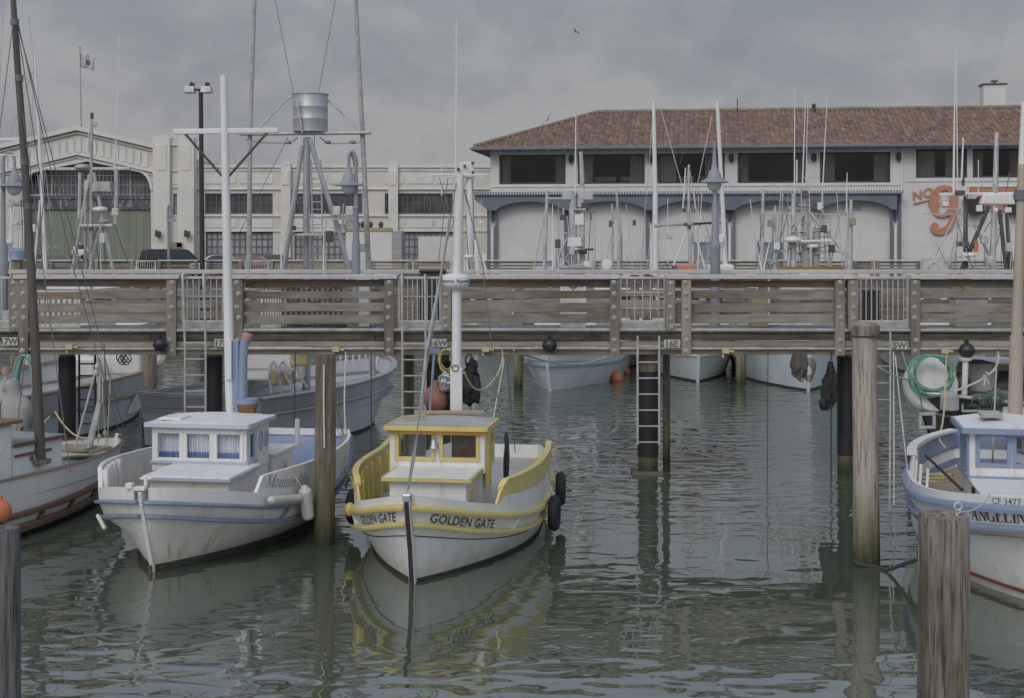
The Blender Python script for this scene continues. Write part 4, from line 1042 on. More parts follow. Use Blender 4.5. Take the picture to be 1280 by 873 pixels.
for k in range(33): SB(m, 32 + k * 5, 32.5 + k * 5, 200, 246, .37, .399)
for k in range(4): SB(m, 30, 193, 207 + k * 12, 207.7 + k * 12, .365, .399)
SB(m, 160.5, 162, 200, 246, .33, .399); SB(m, 62, 63.5, 200, 246, .33, .399); m.build('sash', 'sash_pale', ww)
for s, px, w_, mt in (('NO PARKING', 41, 33, 'white_faded'), ('NO PARKING', 132, 35, 'yellow_faded')):
    t = text2d(s, .32, .008); k = (SX(px + w_) - SX(px)) / max(a for a, b in t[0])
    m = MB(); put_text(m, t, (SX(px), SY + .325, SZ(311.5)), (k, 0, 0), (0, 0, 1.15)); m.build('lettering', mt, dr)
m = MB(); m.span(SX(-60), SX(246), SY + .5, SY + 40, QZ, SZ(199)); m.build('shed_body', 'shed_wall', shed)
m = MB(); SB(m, 225, 232, 304, 310, -1.0, -.95); m.span(SX(216.5), SX(231), SY - 1.0, SY - .95, SZ(309), SZ(303)); m.build('notice_board', 'green_door', shed)
# flag on the gable
fp = thing('flagpole', 'flagpole with a small pale flag standing on the shed gable', 'flagpole', (SX(101), SY - .2, SZ(160)))
m = MB(); m.tube([(SX(102.5), SY - .2, SZ(161)), (SX(101), SY - .2, SZ(61))], [.06, .035], 8); m.ball((SX(101), SY - .2, SZ(60)), .07, 8, 6); m.build('pole', 'galv_dull', fp, smooth=True)
paint('flag_cloth', (0.5, 0.5, 0.5), 0.9, 0.1, 3)
m = MB(); rows = []
for i in range(9):
    rows.append([Vector((SX(101.5) + k / 12 * .98, SY - .2 + .07 * math.sin(k * .9 + i * .3), SZ(66) - i / 8 * 1.02 - .018 * k - .03 * math.sin(k * .7))) for k in range(13)])
m.grid(rows); fl = m.build('flag', 'flag_cloth', fp, smooth=True, solid=.01)
m = MB(); rows = []
for i, zz in enumerate((.35, .5, .62, .75)):
    rows.append([Vector((SX(101.5) + .42 + k / 5 * (.34 - .16 * abs(i - 1.5)), SY - .225 + .07 * math.sin((5 + k * .8) * .9 + zz * 2.4), SZ(66) - zz - .12)) for k in range(6)])
m.grid(rows); m.build('emblem', 'letter_worn', fl, smooth=True, solid=.01)

# the small buildings seen in the gap, and the container
paint('cream_wall', (0.48, 0.44, 0.35), 0.9, 0.07, 0.7)
g = thing('gap_building', 'small cream house with a window seen in the gap left of the restaurant', 'building', P(607, 337, 110))
m = MB(); m.span(XZ(590, 110), XZ(640, 110), 110, 116, QZ, ZY(248, 110)); m.build('wall', 'cream_wall', g)
m = MB(); m.prism([(XZ(588, 110), ZY(252, 110)), (XZ(602, 110), ZY(246, 110)), (XZ(642, 110), ZY(259, 110)), (XZ(642, 110), ZY(244, 110)), (XZ(588, 110), ZY(244, 110))], (0, 109.6, 0), U, UP, (0, .38, 0)); m.build('roof_edge', 'cream_wall', g)
m = MB(); m.span(XZ(592, 110), XZ(601.5, 110), 109.9, 109.998, ZY(273, 110), ZY(261, 110)); wn = m.build('window', 'sash_dark', g)
m = MB(); m.span(XZ(592.8, 110), XZ(600.8, 110), 109.88, 109.899, ZY(272, 110), ZY(262, 110)); m.build('pane', 'pane_dark', wn)
g = thing('grey_roofed_building', 'dark glazed upper storey with a pale flat roof behind the restaurant', 'building', P(600, 300, 125))
m = MB(); m.span(XZ(585, 125), XZ(650, 125), 125, 135, QZ, ZY(232, 125)); m.build('wall', 'trim_dark', g)
m = MB(); m.span(XZ(583, 125), XZ(650, 125), 124, 136, ZY(232, 125), ZY(229.5, 125)); m.build('roof', 'vent_grey', g)
CY = 74.0
g = thing('container', 'cream metal container with a yellow top rail standing before the shed wing', 'container', P(478, 337, CY))
m = MB(); m.span(XZ(432, CY), XZ(490, CY), CY, CY + 2.4, QZ + .1, ZY(289, CY)); m.build('front_wall', 'shed_panel', g, bevel=0.02)
m = MB()
for k in range(12): m.span(XZ(490, CY) + .002, XZ(490, CY) + .5, CY - .0 + k * .2, CY + k * .2 + .12, QZ + .1, ZY(289, CY))
m.build('side_wall', 'vent_grey', g, bevel=0.01)
paint('rail_yellow', (0.42, 0.37, 0.2), 0.8, 0.2, 2)
m = MB(); m.span(XZ(431, CY), XZ(491, CY), CY - .06, CY + .1, ZY(289, CY) + .002, ZY(285, CY)); m.build('top_rail', 'rail_yellow', g)
m = MB()
for px in (446, 452, 462, 475): m.lathe((XZ(px, CY), CY + .5, ZY(285.5, CY)), [(.1, 0), (.1, .15), (.16, .2), (.05, .35)], 8)
m.build('roof_fitting', 'trim_dark', g, smooth=True)
m = MB(); m.span(XZ(450, CY), XZ(456.5, CY), CY - .05, CY - .003, ZY(314, CY), ZY(305, CY)); m.build('notice', 'vent_grey', g)

# ================================================================== things on the far quay
FY = 56.3
wood('far_fence_wood', (0.33, 0.28, 0.22), (0.17, 0.14, 0.11), 'X', 0.6, 0.5)
def far_fence(px0, px1, label, solid=False):
    t = thing('quay_fence', label, 'fence', P((px0 + px1) / 2, 338, FY), 'plank fence panels on the far quay')
    m = MB(); m.span(XZ(px0, FY), XZ(px1, FY), FY - .12, FY + .14, ZY(326.6, FY), ZY(325, FY)); m.build('cap_rail', 'cap_paint', t, bevel=.01)
    zs = [(327.2, 329.5), (331, 333.6), (335, 337.6)] if not solid else [(327, 329.6), (329.8, 333.2), (333.4, 337.6)]
    for a, b in zs:
        m = MB(); m.span(XZ(px0, FY), XZ(px1, FY), FY, FY + .05, ZY(b, FY), ZY(a, FY)); m.build('plank', 'far_fence_wood', t)
    for p in (px0 + 2.5, px1 - 2.5):
        m = MB(); m.span(XZ(p - 2.2, FY), XZ(p + 2.2, FY), FY - .1, FY - .002, QZ + .1, ZY(326.8, FY)); m.build('post', 'fence_post', t)
for a, b, lab, so_ in ((-60, 57, 'far quay fence panel at the left edge behind the blue capped pile', 0), (62, 117, 'far quay fence panel below the parked dark cars at the left', 0), (119, 168, 'far quay fence panel behind the tilted white bucket', 1),
                   (197, 248, 'far quay fence panel in front of the dark parked van', 0), (258, 303, 'far quay fence panel just right of the tall black lamp pole', 1), (337, 440, 'far quay fence panel behind the tripod mast ladder', 1),
                   (463, 515, 'open railed far quay fence panel below the container', 0), (517, 562, 'far quay fence panel left of the thick white mast post', 0), (606, 690, 'far quay fence panel left of the lattice mast before the restaurant', 0),
                   (742, 812, 'far quay fence panel before the white wall, right of the lattice mast', 0), (817, 868, 'far quay fence panel left of the blue restaurant door', 0), (898, 952, 'far quay fence panel right of the post lamp', 0),
                   (955, 1063, 'far quay fence panel behind the orange boat', 0), (1066, 1092, 'short closed far quay fence panel right of the orange boat', 1), (1094, 1150, 'far quay fence panel below the blue awning end post', 0), (1184, 1330, 'far quay fence panel under the NO. 9 sign', 0)):
    far_fence(a, b, lab, so_)
def far_gate(px0, px1, label):
    t = thing('quay_gate', label, 'gate', P((px0 + px1) / 2, 338, FY), 'barred gates on the far quay')
    m = MB(); frame_ring(m, (0, FY, 0), U, UP, -NN, XZ(px0, FY), XZ(px1, FY), ZY(338, FY), ZY(325.5, FY), .05, .05); m.build('frame', 'galv', t)
    m = MB(); n = int((px1 - px0) / 2.6)
    for k in range(1, n): m.tube([(XZ(px0, FY) + (XZ(px1, FY) - XZ(px0, FY)) * k / n, FY + .025, ZY(337.5, FY)), (XZ(px0, FY) + (XZ(px1, FY) - XZ(px0, FY)) * k / n, FY + .025, ZY(326, FY))], .014, 5)
    m.build('bars', 'galv', t)
far_gate(170, 195, 'barred gate in the far quay fence left of the dark van')
far_gate(306, 336, 'barred gate in the far quay fence left of the tripod mast')
far_gate(442, 461, 'barred gate in the far quay fence below the container left corner')
far_gate(565, 603, 'barred gate in the far quay fence behind the thick white mast post')
far_gate(694, 738, 'barred gate in the far quay fence behind the lattice mast')
far_gate(870, 896, 'barred gate in the far quay fence before the blue restaurant door')
far_gate(1152, 1182, 'barred gate with a round wreath in the far quay fence below the NO. 9 sign')
m = MB(); m.torus(P(1167, 333, FY - .1), .16, .05, (0, 1, 0), 20, 8)
solo(m, 'life_ring', 'sign_white', 'round pale ring hung on the barred gate below the NO. 9 sign', 'ring', smooth=True)

# tall lamp pole with flood lights
paint('pole_black', (0.03, 0.03, 0.033), 0.5, 0.15, 3)
TY = 55.7
t = thing('floodlight_pole', 'tall black pole carrying two box floodlights before the shed', 'lamp post', P(253, 340, TY))
m = MB(); m.tube([(XZ(253.5, TY), TY, 0.2), P(251, 112, TY)], [.105, .085], 10); m.bar(P(240, 112.5, TY), P(256, 112.5, TY), .08, .08); m.build('pole', 'pole_black', t, smooth=True)
for a, b in ((230, 244.5), (251, 265.5)):
    m = MB(); m.box(P((a + b) / 2, 112.4, TY), (.44, .42, .26), top=.86); h = m.build('floodlight', 'galv', t, bevel=.03)
    c = P((a + b) / 2 + (3 if a < 245 else 1), 106, TY); m = MB(); m.box(c, (.16, .16, .16), rot=Matrix.Rotation(R(25 if a < 245 else 0), 3, 'Y')); m.tube([c, c - UP * .12], .03, 6); m.build('sensor', 'pole_black', h)
t = thing('crook_lamp', 'thin crook lamp on the quay before the shed pavilion', 'street lamp', P(212, 338, 56.9))
m = MB(); m.tube(smooth_pts([P(211, 338, 56.9), P(210.5, 290, 56.9), P(210, 262, 56.9), P(212.5, 256.5, 56.9), P(215, 262, 56.9), P(215.5, 272, 56.9)], 5), .055, 8); m.build('post', 'lamp_blue', t, smooth=True)
m = MB(); m.lathe(P(215.5, 277, 56.9), [(.16, 0), (.14, .06), (.05, .12), (.03, .2)], 14); m.build('shade', 'lamp_blue', t, smooth=True)

# parked cars
paint('car_black', (0.02, 0.022, 0.026), 0.25, 0.1, 3); paint('car_white', (0.6, 0.6, 0.6), 0.3, 0.05, 3); paint('car_red', (0.2, 0.05, 0.045), 0.3, 0.05, 3); paint('car_grey', (0.15, 0.16, 0.17), 0.3, 0.05, 3); paint('car_green', (0.06, 0.09, 0.07), 0.3, 0.05, 3)
paint('car_glass', (0.03, 0.036, 0.045), 0.08, 0.3, 1); paint('tyre', (0.02, 0.02, 0.02), 0.8, 0.1, 4); paint('rim', (0.4, 0.4, 0.4), 0.4, 0.1, 4); paint('lamp_red', (0.35, 0.03, 0.02), 0.4, 0.05, 4); paint('lamp_clear', (0.6, 0.6, 0.55), 0.2, 0.05, 4)
def car(px, Y, rz, mat, label, suv=False):
    L_ = 4.5; W_ = 1.8; H_ = 1.78 if suv else 1.44
    loc = Vector((XZ(px, Y), Y, QZ)); t = thing('parked_car', label, 'car', loc, 'cars parked on the far quay', rz=R(rz)); F = WM[t.name]
    if suv: low = [(-2.2, .35), (2.2, .35), (2.25, .7), (2.2, 1.0), (1.25, 1.1), (-2.2, 1.12), (-2.25, .7)]; top = [(1.15, 1.09), (.55, H_ - .08), (.3, H_), (-1.8, H_), (-2.05, H_ - .1), (-2.2, 1.11)]
    else: low = [(-2.2, .3), (2.2, .3), (2.25, .6), (2.1, .8), (1.1, .92), (-1.5, .95), (-2.2, .92), (-2.25, .6)]; top = [(.95, .91), (.2, H_ - .06), (0, H_), (-.8, H_), (-1.1, H_ - .05), (-1.7, .94)]
    m = MB(F); m.prism(low, (0, -W_ / 2, 0), (1, 0, 0), (0, 0, 1), (0, W_, 0))
    rows = []
    for y, k in ((-W_ / 2 + .02, 0), (-W_ / 2 + .2, 1), (W_ / 2 - .2, 1), (W_ / 2 - .02, 0)):
        rows.append([Vector((a, y, b if k else min(b, top[0][1] + (b - top[0][1]) * .0 + .0))) for a, b in top])
    n = len(top)
    A = [Vector((a, -W_ / 2 + .03 + .2 * (b - .92) / (H_ - .92), b)) for a, b in top]; B = [Vector((a, W_ / 2 - .03 - .2 * (b - .92) / (H_ - .92), b)) for a, b in top]
    m.add(A + B, [tuple(range(n)), tuple(range(2 * n - 1, n - 1, -1))] + [(i, i + n, (i + 1) % n + n, (i + 1) % n) for i in range(n)])
    m.build('body', mat, t, bevel=.04)
    m = MB(F); cA = sum(A, Vector()) / n
    for side, P_ in ((-1, A), (1, B)):
        c = sum(P_, Vector()) / n; q = [c + (p - c) * .82 + Vector((0, side * .006, .02)) for p in P_]; m.add(q, [tuple(range(n))])
    for i0, i1 in ((0, 1), (n - 2, n - 1)):
        q = [A[i0], A[i1], B[i1], B[i0]]; c = sum(q, Vector()) / 4; nn = (q[1] - q[0]).cross(q[2] - q[1]).normalized()
        if nn.x * c.x < 0: nn = -nn
        m.add([c + (p - c) * .84 + nn * .008 for p in q], [(0, 1, 2, 3)])
    m.build('windows', 'car_glass', t)
    for x in (-1.4, 1.4):
        for s in (-1, 1):
            y = s * (W_ / 2 - .1); rot = Matrix.Rotation(R(90), 3, 'X')
            m = MB(F); m.lathe((x, y + .1, .33), [(.2, 0), (.33, .01), (.335, .1), (.33, .19), (.2, .2)], 18, rot=rot); wv = m.build('wheel', 'tyre', t, smooth=True)
            m = MB(F); m.lathe((x, y + s * .105, .33), [(.19, -.006), (.19, .006)], 14, rot=rot); m.build('rim', 'rim', wv)
    for s in (-1, 1):
        m = MB(F); m.box((2.235, s * .6, .68), (.04, .3, .14)); m.build('headlight', 'lamp_clear', t, bevel=.01)
        m = MB(F); m.box((-2.235, s * .68, .8), (.04, .2, .2)); m.build('tail_light', 'lamp_red', t, bevel=.01)
        m = MB(F); m.box((.85, s * (W_ / 2 + .08), 1.0), (.1, .16, .12)); m.build('mirror', mat, t, bevel=.02)
car(222, 88, 28, 'car_black', 'black sport utility car parked before the shed pavilion', True)
car(83, 86, 5, 'car_grey', 'grey car roof showing above the far fence at the left')
car(48, 90, -8, 'car_green', 'dark green car roof left of the grey car before the green door')
car(285, 86, 10, 'car_white', 'white car parked just right of the black lamp pole')
car(321, 84, 0, 'car_red', 'red car parked left of the tripod mast')
car(352, 88, 4, 'car_grey', 'grey car parked behind the tripod mast')
# ================================================================== boats
paint('boat_white', (0.72, 0.72, 0.70), 0.45, 0.06, 1.5, dirt=(0.48, 0.45, 0.38), dirt_amt=0.6)
paint('hull_white', (0.74, 0.74, 0.72), 0.42, 0.05, 1.2, dirt=(0.55, 0.52, 0.45), dirt_amt=0.7, seams=2.4, scum=(.42, .40, .28))
paint('hull_white_worn', (0.71, 0.70, 0.67), 0.5, 0.07, 1.2, dirt=(0.46, 0.42, 0.34), dirt_amt=0.85, seams=2.4, scum=(.40, .36, .24))
paint('boat_white_worn', (0.70, 0.69, 0.66), 0.5, 0.07, 1.5, dirt=(0.42, 0.38, 0.31), dirt_amt=0.55)
paint('boat_bottom', (0.05, 0.05, 0.045), 0.7, 0.3, 3, dirt=(0.12, 0.10, 0.07), dirt_amt=0.5)
paint('boat_red_bottom', (0.16, 0.04, 0.038), 0.6, 0.15, 3)
paint('yellow_trim', (0.61, 0.515, 0.19), 0.45, 0.08, 2, dirt=(0.46, 0.4, 0.2), dirt_amt=0.3)
paint('yellow_strong', (0.62, 0.51, 0.15), 0.45, 0.07, 2)
paint('orange_trim', (0.64, 0.37, 0.10), 0.45, 0.06, 2)
paint('blue_trim', (0.175, 0.225, 0.32), 0.4, 0.1, 2, dirt=(0.3, 0.36, 0.46), dirt_amt=0.3)
paint('blue_pale', (0.39, 0.445, 0.54), 0.45, 0.08, 2, dirt=(0.5, 0.55, 0.62), dirt_amt=0.3)
paint('blue_faint', (0.50, 0.56, 0.65), 0.45, 0.06, 2)
paint('blue_mid', (0.235, 0.30, 0.41), 0.45, 0.08, 2)
paint('brown_rail', (0.16, 0.092, 0.068), 0.55, 0.15, 2, dirt=(0.3, 0.22, 0.17), dirt_amt=0.3)
paint('varnish', (0.22, 0.13, 0.07), 0.35, 0.2, 2, stretch=(.3, 1, 1))
paint('deck_grey', (0.38, 0.38, 0.36), 0.85, 0.12, 2)
paint('deck_tan', (0.36, 0.30, 0.22), 0.85, 0.15, 2)
paint('deck_green', (0.24, 0.31, 0.27), 0.8, 0.15, 2, dirt=(0.3, 0.33, 0.28), dirt_amt=.4)
paint('interior', (0.06, 0.045, 0.035), 0.8, 0.2, 2)
paint('mast_white', (0.70, 0.70, 0.69), 0.45, 0.05, 2, dirt=(0.5, 0.47, 0.42), dirt_amt=0.3)
paint('mast_dark', (0.10, 0.088, 0.08), 0.7, 0.2, 4, stretch=(1, 1, .2))
paint('mast_tan', (0.42, 0.365, 0.285), 0.7, 0.12, 4, stretch=(1, 1, .2))
paint('steel', (0.45, 0.46, 0.47), 0.4, 0.12, 3, metal=0.6, dirt=(0.3, 0.26, 0.22), dirt_amt=.3)
paint('stainless', (0.50, 0.51, 0.52), 0.48, 0.12, 2, metal=0.65, stretch=(1, 1, .15))
paint('wire', (0.16, 0.16, 0.16), 0.6, 0.1, 5)
paint('hull_grey', (0.50, 0.50, 0.51), 0.6, 0.12, .9, dirt=(0.27, 0.26, 0.25), dirt_amt=.5)
paint('hull_bluegrey', (0.56, 0.60, 0.62), 0.6, 0.1, .9, dirt=(0.42, 0.46, 0.48), dirt_amt=.5)
paint('hull_black', (0.045, 0.047, 0.05), 0.5, 0.25, 1.5, dirt=(0.16, 0.15, 0.14), dirt_amt=.5)
paint('rust', (0.25, 0.12, 0.055), 0.8, 0.3, 6)
paint('rust_streak', (0.47, 0.39, 0.22), 0.6, 0.2, 9, stretch=(1, 1, .15))
paint('lace', (0.85, 0.87, 0.92), 0.9, 0.1, 6)
paint('lace_blue', (0.22, 0.36, 0.66), 0.9, 0.15, 6)
paint('fender_white', (0.62, 0.61, 0.57), 0.55, 0.08, 4, dirt=(0.4, 0.36, 0.28), dirt_amt=.5)
paint('buoy_orange', (0.55, 0.17, 0.07), 0.5, 0.12, 4)
paint('buoy_red', (0.34, 0.15, 0.11), 0.55, 0.2, 4)
paint('pink_cap', (0.5, 0.26, 0.25), 0.6, 0.1, 4)
glass('cabin_glass', (0.86, 0.88, 0.9), 0.10)

class Hull:
    """Boat hull lofted between named level curves. Local frame: x aft from the stem at the waterline, y to the viewer's left, z up."""
    def __init__(s, F, levels, N=44):
        s.F = F; s.lv = levels; s.N = N
        s.us = [(i / N) ** 1.45 for i in range(N + 1)]
    def pt(s, l, u, side):
        L_ = s.lv[l]
        x = L_['x0'] + (L_['x1'] - L_['x0']) * u
        um = L_.get('um', .5)
        if u < um: h = (1 - (1 - u / um) ** L_.get('p', 2)) ** L_.get('q', 1)
        else:
            t = (u - um) / (1 - um); h = 1 - (1 - L_.get('ps', .5)) * t ** L_.get('pp', 2.2)
        return Vector((x, side * max(L_['hb'] * h, 0.02), interp(L_['z'], u)))
    def at(s, u, z, side):
        """point of the hull side at station u and height z"""
        for l in range(len(s.lv) - 1):
            a = s.pt(l, u, side); b = s.pt(l + 1, u, side)
            if a.z <= z <= b.z or l == len(s.lv) - 2:
                t = (z - a.z) / max(1e-6, b.z - a.z); return a.lerp(b, t)
    def skin(s, m, l0, l1, cur=0):
        m.cur = cur
        for side in (1, -1):
            m.grid([[s.pt(l, u, side) for u in s.us] for l in range(l0, l1 + 1)])
        for l in range(l0, l1):
            a, b = s.pt(l, 1, 1), s.pt(l, 1, -1); c, d = s.pt(l + 1, 1, -1), s.pt(l + 1, 1, 1); m.add([a, b, c, d], [(0, 1, 2, 3)])
    def deck(s, m, l, dz=0.0, inset=.02, u0=0.0, u1=1.0):
        us = [u for u in s.us if u0 <= u <= u1]
        L_ = [s.pt(l, u, 1) + Vector((0, -inset, dz)) for u in us]; R_ = [s.pt(l, u, -1) + Vector((0, inset, dz)) for u in us]
        m.grid([L_, [(a + b) / 2 + Vector((0, 0, .03)) for a, b in zip(L_, R_)], R_])
    def outn(s, l, u, side):
        e = 1e-3; a = s.pt(l, max(0, u - e), side); b = s.pt(l, min(1, u + e), side); t = (b - a); t.z = 0
        t = t.normalized() if t.length > 1e-9 else Vector((1, 0, 0))
        n = Vector((-t.y, t.x, 0)) * side
        return n if n.y * side > 0 else -n
    def rail(s, m, l, w, h, u0=0.0, u1=1.0, dz=0.0, inset=0.02, close=True):
        for side in (1, -1):
            rows = []
            us = [u for u in s.us if u0 <= u <= u1]
            for u in us:
                p = s.pt(l, u, side) + Vector((0, 0, dz)); n = s.outn(l, u, side)
                if u == 0: n = Vector((-.85, .5 * side, 0)).normalized()
                rows.append([p - n * inset + Vector((0, 0, -h / 2)), p + n * w + Vector((0, 0, -h / 2 + .012)), p + n * (w + .008), p + n * w + Vector((0, 0, h / 2 - .012)), p - n * inset + Vector((0, 0, h / 2))])
            m.grid(rows, closed=True)
            m.add(rows[-1], [tuple(range(5))]); m.add(rows[0], [tuple(range(5))])
        if u1 >= 1 and close:
            a = s.pt(l, 1, 1) + Vector((0, 0, dz)); b = s.pt(l, 1, -1) + Vector((0, 0, dz)); m.bar(a + Vector((w / 2, 0, 0)), b + Vector((w / 2, 0, 0)), w + .04, h)
    def bulwark(s, m, l, ztop, u0, u1, th=0.05, mats=(0, 0, 0), split=None, flare=0.06, sides=(1, -1), n=40, aft=False):
        """upright bulwark standing on level l; ztop(u) is its top, split(u) where the outer colour changes"""
        for side in sides:
            us = [u0 + (u1 - u0) * (i / n) for i in range(n + 1)]
            O0, O1, O2, I0, I2 = [], [], [], [], []
            for u in us:
                p = s.pt(l, u, side); nrm = s.outn(l, u, side); zt = ztop(u); zs = split(u) if split else (p.z + zt) / 2
                zs = min(zs, zt - .004)
                def q(z, d): k = (z - p.z); return Vector((p.x, p.y, z)) + nrm * (flare * k + d)
                O0.append(q(p.z - .01, .0)); O1.append(q(zs, .0)); O2.append(q(zt, .0)); I0.append(q(p.z - .01, -th)); I2.append(q(zt, -th))
            m.cur = mats[0]; m.grid([O0, O1]); m.cur = mats[1]; m.grid([O1, O2]); m.cur = mats[2]; m.grid([O2, I2]); m.cur = mats[3] if len(mats) > 3 else mats[0]; m.grid([I2, I0])
            for k in (0, -1): m.cur = mats[2]; m.add([O0[k], O2[k], I2[k], I0[k]], [(0, 1, 2, 3)])
        if aft:
            p, r_ = s.pt(l, 1, 1), s.pt(l, 1, -1); zt = ztop(1)
            m.cur = mats[0]; m.box(((p.x + r_.x) / 2, 0, (p.z + zt) / 2), (th, abs(p.y - r_.y) + .02, zt - p.z))
    def stem(s, m, w, l0, l1, out=.03, extra=0.0):
        pts = [s.pt(l, 0, 1) for l in range(l0, l1 + 1)]; pts = [Vector((p.x - out, 0, p.z)) for p in pts]
        if extra: pts.append(pts[-1] + Vector((-extra * .25, 0, extra)))
        for a, b in zip(pts, pts[1:]): m.bar(a - (b - a) * .02, b + (b - a) * .02, w, .09, up=(1, 0, 0))
    def letters(s, m, t, u_start, z_of, side, out=.012, reverse=False):
        """wrap flat lettering on the hull side: length along the side, height straight up"""
        M_ = 400; us = [i / M_ for i in range(M_ + 1)]; acc = [0.0]; zmid = z_of(u_start)
        P_ = [s.at(u, z_of(u), side) for u in us]
        for a, b in zip(P_, P_[1:]): acc.append(acc[-1] + (b - a).length)
        k0 = min(range(M_ + 1), key=lambda k: abs(us[k] - u_start)); s0 = acc[k0]
        W_ = max(a for a, b in t[0]); vs = []
        for a, b in t[0]:
            d = s0 + (a if not reverse else (W_ - a))
            k = max(1, next((k for k in range(M_ + 1) if acc[k] >= d), M_)); f = (d - acc[k - 1]) / max(1e-9, acc[k] - acc[k - 1]); u = us[k - 1] + (us[k] - us[k - 1]) * f
            p = s.at(u, z_of(u) + b, side); nrm = s.outn(2, u, side); vs.append(p + nrm * out)
        m.add(vs, t[1])

def frame_at(px, py, ang):
    """boat frame with its origin where the stem meets the water at pixel (px, py)"""
    Y = FL * CZ / (py - HY); X = XZ(px, Y); a = R(ang)
    return Matrix(((math.sin(a), -math.cos(a), 0, X), (math.cos(a), math.sin(a), 0, Y), (0, 0, 1, 0), (0, 0, 0, 1)))
def boat(name, label, F, cat='boat', group=None):
    a = math.atan2(F[1][0], F[0][0])
    t = thing(name, label, cat, F.translation, group, rz=a); WM[t.name] = F.copy()
    return t

def house(t, F, x0, x1, hw, z0, z1, wins_front, wins_side, wall='boat_white', fr='blue_trim', curtains=False, th=.045, hw1=None, door_side=None, inside='interior', proud=.012, pane_mat='cabin_glass', back_open=False, sidefr=None, name='cabin', rake=0.0):
    """a wheelhouse of real walls with window openings. Front wall at x0 looks forward (towards -x)."""
    hw1 = hw1 or hw; H = z1 - z0
    m = MB(F); X = Vector((1, 0, 0)); Yv = Vector((0, 1, 0))
    wall_holes(m, (x0, -hw, z0), Yv, UP, X, 2 * hw, H, th, wins_front)
    sd = Vector((x1 - x0, hw1 - hw, 0)); Ls = sd.length; sdn = sd.normalized()
    wall_holes(m, (x0 + th, hw, z0), sdn, UP, -Vector((-sdn.y, sdn.x, 0)), Ls - th, H, th, wins_side)
    sdr = Vector((sdn.x, -sdn.y, 0))
    wall_holes(m, (x0 + th, -hw, z0), sdr, UP, Vector((sdn.y, sdn.x, 0)) , Ls - th, H, th, wins_side)
    if back_open: wall_holes(m, (x1, -hw1 + th, z0), Yv, UP, -X, 2 * hw1 - 2 * th, H, th, [(hw1 - th - .3, hw1 - th + .3, .02, H - .12)])
    else: wall_holes(m, (x1, -hw1 + th, z0), Yv, UP, -X, 2 * hw1 - 2 * th, H, th, [])
    c = m.build(name, wall, t, bevel=.006)
    m = MB(F); m.box(((x0 + x1) / 2, 0, z0 + .01), (x1 - x0 - 2.2 * th, 2 * min(hw, hw1) - 2.2 * th, .015)); m.build('sole', inside, c)
    for (a0, a1, b0, b1) in wins_front:
        f = MB(F); frame_ring(f, (x0 - proud, -hw, z0), Yv, UP, X, a0 - .03, a1 + .03, b0 - .03, b1 + .03, .05, th * .7 + proud); fo = f.build('window', fr, c, bevel=.004)
        p = MB(F); pane(p, (x0 + th * .55, -hw, z0), Yv, UP, a0, a1, b0, b1); p.build('pane', pane_mat, fo, fix=False)
        if curtains:
            k = MB(F); n = 40
            for zz0, zz1, cu in ((b0 + .0, b0 + (b1 - b0) * .24, 1), (b0 + (b1 - b0) * .24, b1, 0)):
                k.cur = cu
                k.grid([[Vector((x0 + th + .05 + .014 * math.sin(i * 1.35 + a0 * 9) + .006 * math.sin(i * 3.1), -hw + a0 + (a1 - a0) * i / n, z0 + z)) for i in range(n + 1)] for z in (zz0, zz1)])
            k.build('curtain', ['lace', 'lace_blue'], fo, smooth=True)
    for s in (1, -1):
        for (a0, a1, b0, b1) in wins_side:
            d = sdn if s > 0 else sdr; nn = Vector((-sdn.y, sdn.x, 0)) if s > 0 else Vector((-sdn.y, -sdn.x, 0))
            o = Vector((x0 + th, s * hw, z0))
            f = MB(F); frame_ring(f, o + nn * proud, d, UP, -nn, a0 - .03, a1 + .03, b0 - .03, b1 + .03, .045, th * .7 + proud); fo = f.build('window', sidefr or fr, c, bevel=.004)
            p = MB(F); pane(p, o - nn * th * .5, d, UP, a0, a1, b0, b1); p.build('pane', pane_mat, fo, fix=False)
    return c
def roof_slab(t, F, x0, x1, hw, z, th, mat, trim, hw1=None, camber=.05, name='roof', fas=True):
    hw1 = hw1 or hw; m = MB(F); n = 10; rows_t = []; rows_b = []
    for x, h in ((x0, hw), (x0 + .06, hw), ((x0 + x1) / 2, (hw + hw1) / 2), (x1, hw1)):
        rows_t.append([Vector((x, h * (2 * k / n - 1), z + th + camber * (1 - (2 * k / n - 1) ** 2))) for k in range(n + 1)])
        rows_b.append([Vector((x, h * (2 * k / n - 1), z)) for k in range(n + 1)])
    m.grid(rows_t); m.grid(rows_b)
    for e in (0, -1): m.grid([rows_t[e], rows_b[e]])
    for e in (0, -1): m.grid([[r[e] for r in rows_t], [r[e] for r in rows_b]])
    ro = m.build(name, mat, t, smooth=True)
    if fas:
        m = MB(F)
        for a, b in zip([(x0 - .02, -hw - .02), (x0 - .02, hw + .02), (x1, hw1 + .02)], [(x0 - .02, hw + .02), (x1, hw1 + .02), (x1, -hw1 - .02)]):
            m.bar((a[0], a[1], z + th * .5), (b[0], b[1], z + th * .5), .03, th + .01)
        m.bar((x0 - .02, -hw - .02, z + th * .5), (x1, -hw1 - .02, z + th * .5), .03, th + .01)
        m.build('fascia', trim, ro, bevel=.004)
    return ro
def rig(t, pts, r=.006, mat='wire', name='rigging', sub=False):
    m = MB()
    for a in pts: m.tube(a, r, 5)
    return m.build(name, mat, t, smooth=True)

